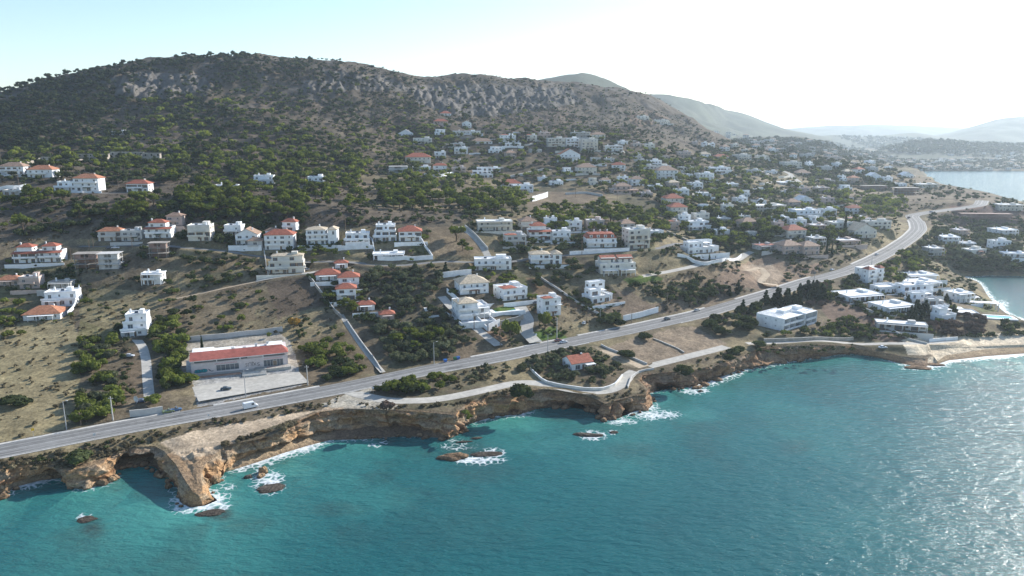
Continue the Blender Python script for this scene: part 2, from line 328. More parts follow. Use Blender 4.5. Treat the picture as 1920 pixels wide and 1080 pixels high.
# ------------------------------------------------------------------ roads and paths: profiles first, so that the ground can be pressed to them
def world_line(px, z=None, step=3.0, it=4):
    if len(px[0]) == 3: P = [(*at_z(a, b, c), c) for a, b, c in px]
    else:
        q = np.array(px, float); X, Y, Z, ok = ray(q[:, 0], q[:, 1]); P = list(zip(X, Y, Z))
    P = smooth_line(P, step, it); 
    if len(px[0]) != 3:
        z_ = hgt(P[:, 0], P[:, 1])
        for _ in range(12): z_[1:-1] = (z_[:-2] + 2 * z_[1:-1] + z_[2:]) / 4
        P[:, 2] = z_
    return P
main_line = world_line(ROAD_PX, step=3, it=10)
PATHS = [  # name, pixels, width, material key
 ('coastal_path', [(650, 733), (690, 744), (730, 752), (800, 751), (850, 744), (900, 733), (960, 719), (990, 716), (1030, 722), (1070, 731), (1110, 737), (1145, 733), (1165, 720), (1182, 700), (1205, 689), (1260, 676), (1310, 663), (1362, 650)], 6.2, 'concrete'),
 ('coastal_path', [(1400, 644), (1480, 641), (1570, 641), (1640, 645), (1700, 644), (1790, 638)], 4.2, 'concrete'),
 ('car_park', [(366, 739), (420, 730), (480, 720), (568, 705)], 19, 'concrete'),
 ('dirt_lane', [(1125, 652), (1165, 668), (1208, 688)], 7.0, 'dirt'),
 ('upper_street', [(150, 462), (260, 460), (350, 465), (430, 472), (495, 481), (560, 492), (640, 490), (700, 497), (760, 498), (830, 490), (880, 492), (955, 492), (1010, 482), (1100, 476), (1180, 470), (1240, 466), (1290, 457)], 5.5, 'asphalt'),
 ('side_street', [(480, 527), (530, 517), (580, 512), (640, 500)], 5.0, 'concrete'),
 ('side_street', [(1190, 520), (1240, 512), (1300, 500), (1345, 489), (1400, 475), (1440, 462), (1475, 450)], 6.0, 'concrete'),
 ('side_street', [(862, 425), (885, 440), (905, 462), (918, 486)], 4.5, 'concrete'),
 ('villa_lane', [(828, 556), (850, 580), (880, 605), (905, 625), (935, 648)], 5.0, 'concrete'),
 ('driveway', [(975, 575), (990, 600), (985, 622), (1005, 642)], 7.0, 'concrete'),
 ('driveway', [(252, 632), (268, 650), (274, 675), (276, 705), (280, 745)], 4.0, 'concrete'),
 ('dirt_track', [(1460, 535), (1425, 530), (1438, 515), (1425, 500), (1395, 507)], 5.0, 'dirt'),
 ('dirt_lane', [(640, 590), (665, 630), (690, 665), (718, 698)], 2.5, 'concrete'),
 ('hill_road', [(20, 352), (100, 362), (200, 362), (300, 362)], 5.0, 'asphalt'),
 ('hill_road', [(950, 330), (985, 324), (1020, 316), (1035, 318)], 5.0, 'concrete'),
 ('hill_road', [(1460, 318), (1480, 325), (1490, 335), (1500, 342)], 6.0, 'concrete'),
 ('dirt_lane', [(330, 560), (400, 545), (470, 530), (490, 526)], 2.6, 'dirt'),
]
PL = [(n, world_line(p, step=2.5, it=3), wd, mk) for n, p, wd, mk in PATHS]
for n, P, wd, mk in PL: flatten_line(P, wd / 2 + .8, 5)
flatten_line(main_line, 8.6, 9)

# ------------------------------------------------------------------ the houses stand on levelled plots
# px, py = foot of the front in the photograph; width in its pixels; style; floors; yaw; wall; roof; depth / width; label
HOUSES = [
 (47, 493, 42, 'hipstep', 3, 8, 'white', 'red', .7, 'white terraced house with red hipped roof, outer one of the pair at the field edge'),
 (94, 491, 40, 'hipstep', 3, 8, 'white', 'red', .7, 'white house with red hipped roof standing next to the bare concrete frames'),
 (160, 505, 42, 'frame', 3, 10, 'concrete', 'concrete', .7, 'unfinished brownish concrete house frame with open floors and a brick top'),
 (203, 505, 38, 'frame', 3, 10, 'pale', 'concrete', .8, 'unfinished grey concrete house shell with dark window openings'),
 (296, 484, 34, 'frame', 3, 8, 'concrete', 'concrete', .7, 'bare concrete skeleton of a house on the dry slope below the street'),
 (286, 533, 36, 'long', 2, 6, 'white', 'white', .6, 'small white flat-roofed house on a stone base alone in the dry field'),
 (108, 572, 62, 'step', 2, 14, 'white', 'white', .7, 'sprawling white flat-roofed villa behind the red-roofed bungalow'),
 (76, 600, 66, 'lowhip', 1, 14, 'white', 'orange', .7, 'low white bungalow with wide orange hipped roof by the dry field'),
 (55, 541, 36, 'flat', 2, 10, 'pink', 'pink', .7, 'small pinkish flat-roofed house above the orange-roofed bungalow'),
 (16, 535, 40, 'lowhip', 1, 10, 'pink', 'orange', .6, 'low house with orange roof at the edge of the photo under the trees'),
 (112, 540, 38, 'long', 1, 10, 'pale', 'concrete', .6, 'grey flat-roofed bungalow beside a round pale bush'),
 (248, 630, 50, 'step', 3, 14, 'white', 'white', 1.1, 'white stepped house with terraces at the head of the orchard driveway'),
 (207, 452, 44, 'lowhip', 2, 6, 'pale', 'orange', .5, 'long house with orange roof and blue awnings in the upper street row'),
 (247, 452, 38, 'flat', 2, 6, 'pale', 'white', .5, 'pale flat-roofed house with solar heaters in the upper street row'),
 (296, 446, 48, 'hipstep', 3, 6, 'white', 'red', .6, 'white house with two tiers of bright red roof in the upper street row'),
 (327, 423, 28, 'lowhip', 2, 4, 'pink', 'brown', .7, 'small salmon house with brown roof above the row of villas'),
 (373, 452, 42, 'flat', 3, 8, 'cream', 'white', .8, 'tall cream house with bay windows and round attic windows'),
 (462, 458, 42, 'gable', 2, 6, 'white', 'brown', .8, 'white gabled house between the cream house and the red-roofed villa'),
 (478, 470, 26, 'lowhip', 2, 6, 'pale', 'brown', .7, 'narrow pale house with dark roof squeezed beside the red-roofed villa'),
 (523, 468, 54, 'hip', 3, 6, 'white', 'red', .6, 'big three-storey white villa with red hipped roof and balconies'),
 (603, 458, 58, 'split', 3, 6, 'white', 'cream', .55, 'white villa of two cream-roofed blocks with a cypress between them'),
 (668, 458, 50, 'step', 2, 8, 'white', 'white', .7, 'wide white flat-roofed villa on a white retaining wall'),
 (720, 452, 46, 'step', 3, 8, 'white', 'white', .9, 'tall white stepped villa with many terraces and rooftop turrets'),
 (728, 486, 58, 'long', 1, 8, 'white', 'white', .5, 'low white house with planted terrace below the turreted villa'),
 (768, 452, 44, 'hip', 2, 8, 'white', 'red', .8, 'white house with steep red roof at the end of the villa row'),
 (533, 512, 72, 'step', 3, 10, 'cream', 'cream', .6, 'big cream apartment house of three floors below the upper street'),
 (613, 525, 46, 'lowhip', 1, 12, 'white', 'red', .7, 'low house with broad red roof, highest of the red cottages on the lane'),
 (639, 503, 24, 'lowhip', 1, 12, 'white', 'red', .7, 'small red-roofed outbuilding above the red cottages'),
 (653, 540, 40, 'hip', 2, 12, 'white', 'red', .8, 'two-storey cottage with red pyramid roof in the middle of the lane'),
 (648, 562, 38, 'hip', 2, 12, 'white', 'red', .8, 'two-storey red-roofed cottage beside the big lane pine'),
 (685, 582, 34, 'lowhip', 1, 14, 'white', 'red', .6, 'single-storey white cottage with red roof, lowest of the lane cottages'),
 (725, 600, 28, 'lowhip', 1, 14, 'pink', 'red', .8, 'lone square hut with red pyramid roof among grey-green bushes'),
 (927, 432, 66, 'long', 2, 8, 'cream', 'white', .4, 'long cream flat-roofed house with chimneys above the vacant plot'),
 (924, 506, 70, 'flat', 2, 6, 'white', 'white', .4, 'white two-storey block with full-width balconies above the cream villas'),
 (886, 551, 60, 'hip', 2, 18, 'white', 'cream', .8, 'white villa with cream hipped roof behind the walled pool villa'),
 (961, 562, 56, 'flat', 2, 26, 'white', 'redflat', .9, 'white house with red-edged flat roof beside the villa lawn'),
 (1032, 592, 40, 'flat', 3, 22, 'white', 'redflat', .8, 'tall narrow white house with a red tiled corner by the brown field'),
 (1023, 495, 60, 'split', 2, 8, 'white', 'cream', .5, 'white house with one cream gable and a wide terrace'),
 (966, 460, 42, 'flat', 2, 10, 'pale', 'redflat', .7, 'pale house with reddish flat roof beside the palm garden'),
 (1012, 450, 44, 'hipstep', 3, 8, 'white', 'red', .7, 'white house with small red attic roof above a red terrace'),
 (1052, 452, 36, 'flat', 2, 8, 'white', 'white', .6, 'white flat-roofed house behind the palms next to the red attic house'),
 (1127, 464, 58, 'mansard', 3, 6, 'white', 'red', .6, 'big white villa with red mansard roof and dormers behind an arched gate'),
 (1196, 466, 46, 'flat', 4, 14, 'cream', 'white', .8, 'tall cream apartment block at the bend of the street'),
 (1157, 513, 70, 'twin', 3, 10, 'cream', 'red', .55, 'cream double house with twin gables and red roof slopes above the lawns'),
 (1126, 566, 60, 'cubes', 3, 30, 'white', 'white', .9, 'modern bright white house of stacked cubes in a dry garden'),
 (1318, 474, 76, 'cubes', 2, 20, 'white', 'white', .6, 'modern white house with long roof terraces above the dirt slope'),
 (1640, 530, 46, 'towers', 3, 20, 'white', 'red', .8, 'white three-storey building with two small red tower roofs beside the road'),
 (1618, 563, 80, 'long', 1, 16, 'white', 'white', .6, 'long low white villa in front of the red-towered building'),
 (1668, 548, 56, 'cubes', 1, 16, 'white', 'white', .7, 'cream-white cubic house tucked between the white complex rows'),
 (1728, 524, 62, 'long', 1, 10, 'white', 'white', .5, 'white terraced house at the back of the stepped complex'),
 (1730, 538, 72, 'long', 1, 10, 'white', 'white', .5, 'white terraced house in the middle of the stepped complex'),
 (1724, 555, 70, 'step', 2, 10, 'white', 'white', .5, 'white terraced block with windows at the front of the stepped complex'),
 (1735, 571, 64, 'cubes', 2, 10, 'white', 'white', .5, 'white cubic house below the stepped complex beside the hedge'),
 (1684, 584, 70, 'long', 1, 18, 'white', 'white', .7, 'white flat-roofed villa with blue-grey windows above the brown field'),
 (1692, 618, 84, 'long', 1, -18, 'pale', 'white', .3, 'long low whitewashed bungalow above the reddish ploughed field'),
 (1087, 692, 48, 'gable2', 1, 24, 'white', 'red', .9, 'small white seaside cottage with red gable roof inside a walled garden'),
 (1492, 446, 42, 'hip', 2, 14, 'cream', 'red', .8, 'cream house with pale red roof above the excavated slope'),
 (1483, 476, 42, 'hip', 2, 16, 'pink', 'brown', .8, 'pinkish house with brown hipped roof, first of the pair above the road'),
 (1519, 477, 38, 'hip', 2, 16, 'pink', 'brown', .8, 'pinkish house with brown hipped roof, second of the pair above the road'),
 (1620, 446, 50, 'gable', 2, 12, 'cream', 'cream', .8, 'cream villa with arched gables beside the dark cypress'),
 (1590, 458, 44, 'long', 1, 14, 'pink', 'white', .7, 'low pink and white house in front of the cream gabled villa'),
 (1645, 429, 54, 'flat', 2, 8, 'cream', 'white', .3, 'long cream apartment row with dark windows near the road bend'),
 (1578, 432, 44, 'flat', 2, 12, 'cream', 'white', .7, 'cream flat-roofed house behind the lone cypress'),
 (1610, 416, 44, 'long', 1, 8, 'white', 'orange', .5, 'low white house with a strip of orange roof'),
 (1555, 405, 28, 'flat', 2, 8, 'white', 'white', .8, 'small square white house with rooftop rail'),
 (1515, 408, 58, 'step', 2, 10, 'white', 'white', .6, 'rambling white stepped house half hidden by dark trees'),
 (1510, 381, 32, 'gable', 1, 12, 'white', 'white', .8, 'white gabled chapel-like house among the trees'),
 (1488, 390, 28, 'hip', 2, 12, 'pink', 'brown', .8, 'salmon house with brown roof beside the white gabled one'),
 (1443, 397, 64, 'long', 2, 14, 'cream', 'white', .4, 'long cream house with a white flat roof on the terraced slope'),
 (1310, 431, 48, 'step', 2, 14, 'white', 'white', .7, 'white house with round terrace below the terraced slope'),
 (1262, 431, 26, 'flat', 2, 12, 'pink', 'redflat', .8, 'small pink house with red roof patch at the end of a pale lane'),
 (1264, 385, 36, 'hip', 2, 8, 'cream', 'red', .8, 'cream house with deep red hipped roof among palms'),
 (1272, 402, 34, 'lowhip', 2, 8, 'cream', 'red', .8, 'house with deep red roof and purple creeper below the palm house'),
 (1405, 430, 34, 'hip', 2, 14, 'pink', 'brown', .8, 'pink house with brown roof at the edge of the olive slope'),
 (1438, 468, 40, 'long', 1, 20, 'pale', 'redflat', .6, 'low grey house with red roof beside the pale side street'),
 (1354, 440, 30, 'flat', 1, 14, 'white', 'white', .7, 'low white house with terrace below the round-terrace house'),
 # upper left
 (22, 327, 44, 'hip', 2, 4, 'white', 'brown', .6, 'white house with shallow tan roof, first of the high row'),
 (75, 333, 46, 'hip', 2, 4, 'white', 'orange', .6, 'white house with orange roof and chimney in the high row'),
 (128, 358, 52, 'step', 2, 3, 'white', 'white', .4, 'white garage wing beside the arched villa'),
 (162, 358, 46, 'hip', 3, 3, 'white', 'orange', .6, 'white villa with two rows of arches and orange roof'),
 (258, 360, 40, 'hip', 2, 3, 'white', 'red', .6, 'white box-like house with thin red roof beyond the arched villa'),
 (24, 366, 36, 'flat', 1, 3, 'pale', 'white', .5, 'small white garage under the high row'),
 (592, 347, 30, 'flat', 2, 4, 'white', 'white', .7, 'small white house with roof rail alone among the pines'),
 (492, 345, 40, 'step', 2, 4, 'white', 'white', .5, 'white flat house with glazed front half hidden by pines'),
 (425, 355, 40, 'long', 1, 4, 'white', 'white', .3, 'low white bungalow wall-like behind the dark pines'),
 (222, 253, 26, 'flat', 1, 2, 'pale', 'concrete', .6, 'tiny grey hut under the pines on the bare hillside'),
 (925, 0, 0, None, 0, 0, '', '', 1, ''),
 # village on the slope
 (760, 255, 28, 'gable', 1, 6, 'white', 'white', .8, 'white gabled house at the top edge of the village'),
 (792, 270, 36, 'flat', 2, 6, 'cream', 'white', .6, 'pale yellow house with balconies near the top of the village'),
 (835, 217, 22, 'hip', 1, 6, 'white', 'red', .8, 'highest red-roofed house under the rocky slope'),
 (826, 232, 28, 'lowhip', 1, 6, 'pink', 'red', .6, 'dark red-roofed shed-like house below the highest house'),
 (875, 240, 18, 'gable', 2, 6, 'white', 'white', .9, 'narrow white gabled house beside the long colonnade'),
 (875, 251, 52, 'long', 1, 4, 'white', 'white', .25, 'long white colonnaded terrace house high in the village'),
 (783, 306, 48, 'lowhip', 2, 6, 'cream', 'red', .6, 'cream house with flat red roof on a white terrace wall'),
 (746, 324, 38, 'frame', 2, 6, 'pale', 'concrete', .6, 'grey half-built house with open floors below the cream terrace house'),
 (790, 320, 34, 'flat', 1, 6, 'white', 'white', .5, 'white terrace block beneath the cream house with flat red roof'),
 (903, 333, 44, 'cubes', 3, 8, 'white', 'white', .7, 'pale blue-white cubic house with stepped terraces in mid village'),
 (923, 322, 30, 'flat', 1, 8, 'white', 'white', .6, 'white house wing beside the pale blue cubic house'),
 (952, 264, 30, 'flat', 2, 6, 'white', 'redflat', .7, 'white house with thin red roof beside two tall cypresses'),
 (962, 274, 30, 'step', 1, 6, 'white', 'white', .7, 'white terrace house below the two tall cypresses'),
 (903, 270, 40, 'lowhip', 1, 6, 'white', 'brown', .5, 'low white house with brown roof among village trees'),
 (996, 264, 22, 'flat', 2, 6, 'cream', 'redflat', .8, 'small cream house just past the tall cypress'),
 (1043, 275, 34, 'flat', 3, 8, 'cream', 'white', .7, 'cream three-storey house with terraces in the village skyline row'),
 (1073, 275, 26, 'flat', 3, 8, 'white', 'white', .8, 'white block-like house in the village skyline row'),
 (1105, 282, 32, 'flat', 4, 8, 'cream', 'white', .7, 'tallest cream house of the village skyline row, rising over cypresses'),
 (1088, 258, 36, 'long', 2, 8, 'pale', 'white', .5, 'pale blue-grey house behind the village skyline row'),
 (1122, 262, 26, 'hip', 2, 8, 'cream', 'brown', .7, 'tan house with brown roof behind the tallest village house'),
 (1150, 284, 34, 'long', 2, 8, 'white', 'white', .5, 'white house with colonnade right of the tallest village house'),
 (1068, 300, 40, 'gable', 2, 10, 'white', 'orange', .6, 'white house with an orange roof edge below the skyline row'),
 (1100, 325, 38, 'hip', 2, 8, 'cream', 'brown', .7, 'cream house with tan roof on dark pillars in mid village'),
 (1172, 362, 50, 'hipstep', 2, 12, 'pink', 'brown', .6, 'wide pink villa with several brown roof ridges'),
 (958, 350, 40, 'lowhip', 1, 8, 'white', 'red', .7, 'white house with small red roof above the dark pines'),
 (980, 361, 40, 'flat', 2, 8, 'white', 'white', .6, 'white flat house directly above the dark pines'),
 (1043, 347, 26, 'flat', 1, 8, 'white', 'white', .7, 'small white house among mid village trees'),
 (1226, 312, 30, 'flat', 2, 10, 'white', 'white', .8, 'white cubic house on the dry spur'),
 (1250, 336, 42, 'hip', 3, 10, 'white', 'brown', .7, 'large white house with tan roof and stacked balconies'),
 (1241, 322, 36, 'flat', 2, 10, 'cream', 'white', .6, 'cream house behind the large one with stacked balconies'),
 (1213, 322, 28, 'flat', 2, 10, 'pale', 'white', .6, 'pale house beside the white cubic house on the dry spur'),
 (1205, 225, 26, 'step', 2, 10, 'cream', 'white', .6, 'pale row house standing alone high on the ridge shoulder'),
 (1240, 232, 34, 'step', 2, 14, 'cream', 'white', .5, 'second pale row house alone high on the ridge shoulder'),
 (1350, 325, 48, 'step', 2, 14, 'white', 'white', .6, 'wide white villa with stepped roof on the hazy slope'),
 (1323, 342, 32, 'flat', 3, 12, 'white', 'white', .7, 'white house with blue shadowed front on the hazy slope'),
 (1372, 350, 24, 'long', 1, 12, 'white', 'white', .7, 'low white house below the wide stepped villa'),
 (1486, 313, 36, 'flat', 2, 10, 'cream', 'white', .6, 'cream house at the crest of the hazy road'),
 (1478, 347, 40, 'long', 1, 12, 'white', 'white', .7, 'white roadside house with wide pale forecourt'),
 (1563, 300, 32, 'flat', 2, 4, 'pink', 'white', .5, 'long pinkish building crowning the wooded knoll'),
 (1602, 342, 18, 'lowhip', 2, 6, 'pink', 'orange', .8, 'small pink house with orange roof below the wooded knoll'),
 (1640, 338, 22, 'gable', 2, 6, 'white', 'white', .8, 'white gabled house on the headland shoulder'),
 (1702, 333, 24, 'gable', 1, 6, 'white', 'white', .7, 'white-roofed house at the tip of the headland by the far bay'),
 (1640, 357, 52, 'frame', 2, 4, 'concrete', 'concrete', .3, 'unfinished concrete hotel wing on the headland, further from the bay'),
 (1702, 366, 48, 'frame', 3, 6, 'concrete', 'concrete', .4, 'unfinished concrete hotel wing on the headland, nearer the bay'),
 (1741, 350, 40, 'long', 1, 6, 'cream', 'white', .5, 'pale low building on the headland edge'),
 (1676, 380, 40, 'long', 1, 6, 'concrete', 'concrete', .3, 'low derelict grey building above the road bend'),
 (1850, 412, 100, 'frame', 2, -6, 'brick', 'concrete', .15, 'long derelict reddish building with rows of openings'),
 (1895, 395, 44, 'long', 2, -8, 'cream', 'white', .5, 'pale seaside house beyond the derelict reddish building'),
 (1905, 482, 44, 'long', 1, -12, 'white', 'white', .4, 'white flat-roofed house above the dark cove cliff'),
 (1815, 462, 26, 'long', 1, -6, 'white', 'white', .5, 'tiny white house roof showing among headland trees'),
]
HOUSES = [h + (None,) for h in HOUSES if h[3]]
rx_ = random.Random(23)
def more_houses(poly, n, w0, w1, label, styles):
    a = np.array(poly); k = 0; tries = 0
    while k < n and tries < 4000:
        tries += 1; px, py = rx_.uniform(a[:, 0].min(), a[:, 0].max()), rx_.uniform(a[:, 1].min(), a[:, 1].max()); wd = rx_.uniform(w0, w1)
        if not in_poly(np.array([px]), np.array([py]), poly)[0]: continue
        if any(abs(px - h[0]) < (wd + h[2]) * .55 and abs(py - h[1]) < 13 for h in HOUSES): continue
        p = ray1(px, py); dl = min(seg_dist(np.array([p.x]), np.array([p.y]), [tuple(q_[:2]) for q_ in L[::3]])[0][0] for L in [main_line] + [P_ for n_, P_, w_, m_ in PL])
        if dl < 16 or p.z < 3: continue
        st = rx_.choice(styles); wc = rx_.choice(('white', 'white', 'white', 'cream', 'pale', 'pink')); rc = rx_.choice(('red', 'brown', 'cream', 'brown')) if st in ('hip', 'lowhip', 'hipstep') else 'white'
        HOUSES.append((px, py, wd, st, rx_.choice((1, 2, 2)) if st != 'hipstep' else 2, rx_.uniform(-6, 22), wc, rc, rx_.uniform(.55, .9), label, label + ' group')); k += 1
more_houses([(770, 250), (1060, 248), (1250, 280), (1320, 305), (1290, 375), (1190, 372), (1010, 345), (780, 320)], 32, 17, 28, 'small house among trees on the middle slope', ('flat', 'step', 'flat', 'flat', 'cubes', 'step', 'hip'))
more_houses([(1210, 300), (1400, 292), (1560, 322), (1650, 420), (1540, 470), (1300, 445), (1240, 390)], 36, 20, 32, 'small house among trees on the hazy slope above the coast road', ('flat', 'step', 'flat', 'step', 'long', 'hip', 'cubes'))
more_houses([(1500, 298), (1600, 292), (1700, 328), (1690, 372), (1560, 350)], 16, 14, 24, 'small house on the wooded knoll', ('flat', 'hip', 'flat', 'step'))
more_houses([(1380, 276), (1480, 285), (1500, 305), (1380, 300), (1290, 270)], 14, 10, 18, 'tiny pale house high on the hazy shoulder', ('flat', 'hip', 'flat'))
more_houses([(1740, 480), (1760, 440), (1900, 440), (1920, 482), (1780, 486)], 6, 24, 40, 'low white house in the trees behind the cove', ('long', 'flat'))
more_houses([(1750, 565), (1790, 550), (1825, 565), (1800, 600), (1765, 605)], 3, 34, 48, 'low white villa between the complex and the cove', ('long', 'cubes'))
more_houses([(950, 425), (1250, 432), (1250, 462), (950, 470)], 6, 26, 38, 'house behind the garden trees of the middle street row', ('flat', 'step', 'hip'))
more_houses([(330, 440), (560, 425), (580, 440), (420, 462)], 3, 24, 34, 'small house in the garden trees behind the upper street', ('flat', 'hip'))
def house_size(px, py, wpx, yaw, ratio):
    P = ray1(px, py); d = project(P.x, P.y, P.z)[2]; mpp = d / FPX
    W = wpx * mpp / (math.cos(yaw) + .55 * ratio * abs(math.sin(yaw))); D = max(5.0, W * ratio)
    return P, W, D, mpp
HP = []
for (px, py, wpx, st, fl, yaw, wc, rc, ra, lab, grp_) in HOUSES:
    yw = math.radians(yaw); P, W_, D_, mpp = house_size(px, py, wpx, yw, ra)
    P.x += .5 * D_ * math.sin(yw) * .55
    HP.append((P, W_, D_, yw, mpp))
SPECIAL = {'shop': ((452, 695), 40.0, 17.0, 20), 'apartment': ((1498, 613), 30.0, 17.0, 38), 'villa': ((890, 600), 17.0, 14.0, 20), 'poolhouse': ((1862, 598), 26, 12, -10)}
SPP = {k: (ray1(*v[0]), v[1], v[2], math.radians(v[3])) for k, v in SPECIAL.items()}
for (P, W_, D_, yw, mpp) in HP: flatten_rect(P, yw, W_ / 2, D_, P.z, 5)
for P, W_, D_, yw in SPP.values(): flatten_rect(P, yw, W_ / 2 + 2, D_, P.z, 6)

# ------------------------------------------------------------------ ground colours (linear albedo of the bare ground, with slope shade darkened in)
def ground_colour(X, Y, Z, SDV=None):
    px, py, dd = project(X, Y, Z)
    n1 = fbm2(X, Y, 45, 4, 77); n2 = fbm2(X, Y, 9, 3, 55); n3 = fbm2(X, Y, 2.2, 2, 15); n4 = fbm2(X, Y, 160, 3, 3)
    C = np.empty(X.shape + (3,))
    tan = np.array([.255, .208, .12]); brown = np.array([.162, .13, .087]); olive = np.array([.095, .09, .052]); rock = np.array([.155, .142, .128]); red = np.array([.2, .125, .08])
    m = smooth(-.35, .35, n1 + .5 * n2)[..., None]; C[:] = brown * (1 - m) + tan * m
    m = (smooth(.0, .45, fbm2(X, Y, 28, 4, 11) + .3 * n3) * .8)[..., None]; C = C * (1 - m) + olive * m
    hw = smooth(45, 100, Z)[..., None]
    hill = np.array([.122, .098, .074]) * (1 + .35 * n1[..., None]) ; C = C * (1 - .75 * hw) + hill * .75 * hw
    rk = (smooth(.05, .4, fbm2(X, Y, 20, 4, 91) + .25 * n2) * smooth(90, 160, Z))[..., None]; C = C * (1 - .7 * rk) + rock * .7 * rk
    wx = px + (n2 * 5 + n3 * 2) * 300 / np.maximum(dd, 100); wy = py + (n3 * 3 + n2 * 3) * 250 / np.maximum(dd, 100)
    for pl, col, st in GROUND:
        a = np.array(pl); bb = (px > a[:, 0].min() - 8) & (px < a[:, 0].max() + 8) & (py > a[:, 1].min() - 8) & (py < a[:, 1].max() + 8)
        if not bb.any(): continue
        sel = np.zeros(px.shape, bool); sel[bb] = in_poly(wx[bb], wy[bb], pl)
        C[sel] = C[sel] * (1 - st) + np.array(col) * st
    C *= (1 + .28 * n3 + .18 * n2)[..., None] * (.86 - .22 * smooth(40, 110, Z))[..., None]  # slopes darken with height: their shade is put into the colour
    return np.clip(C, .01, .8)
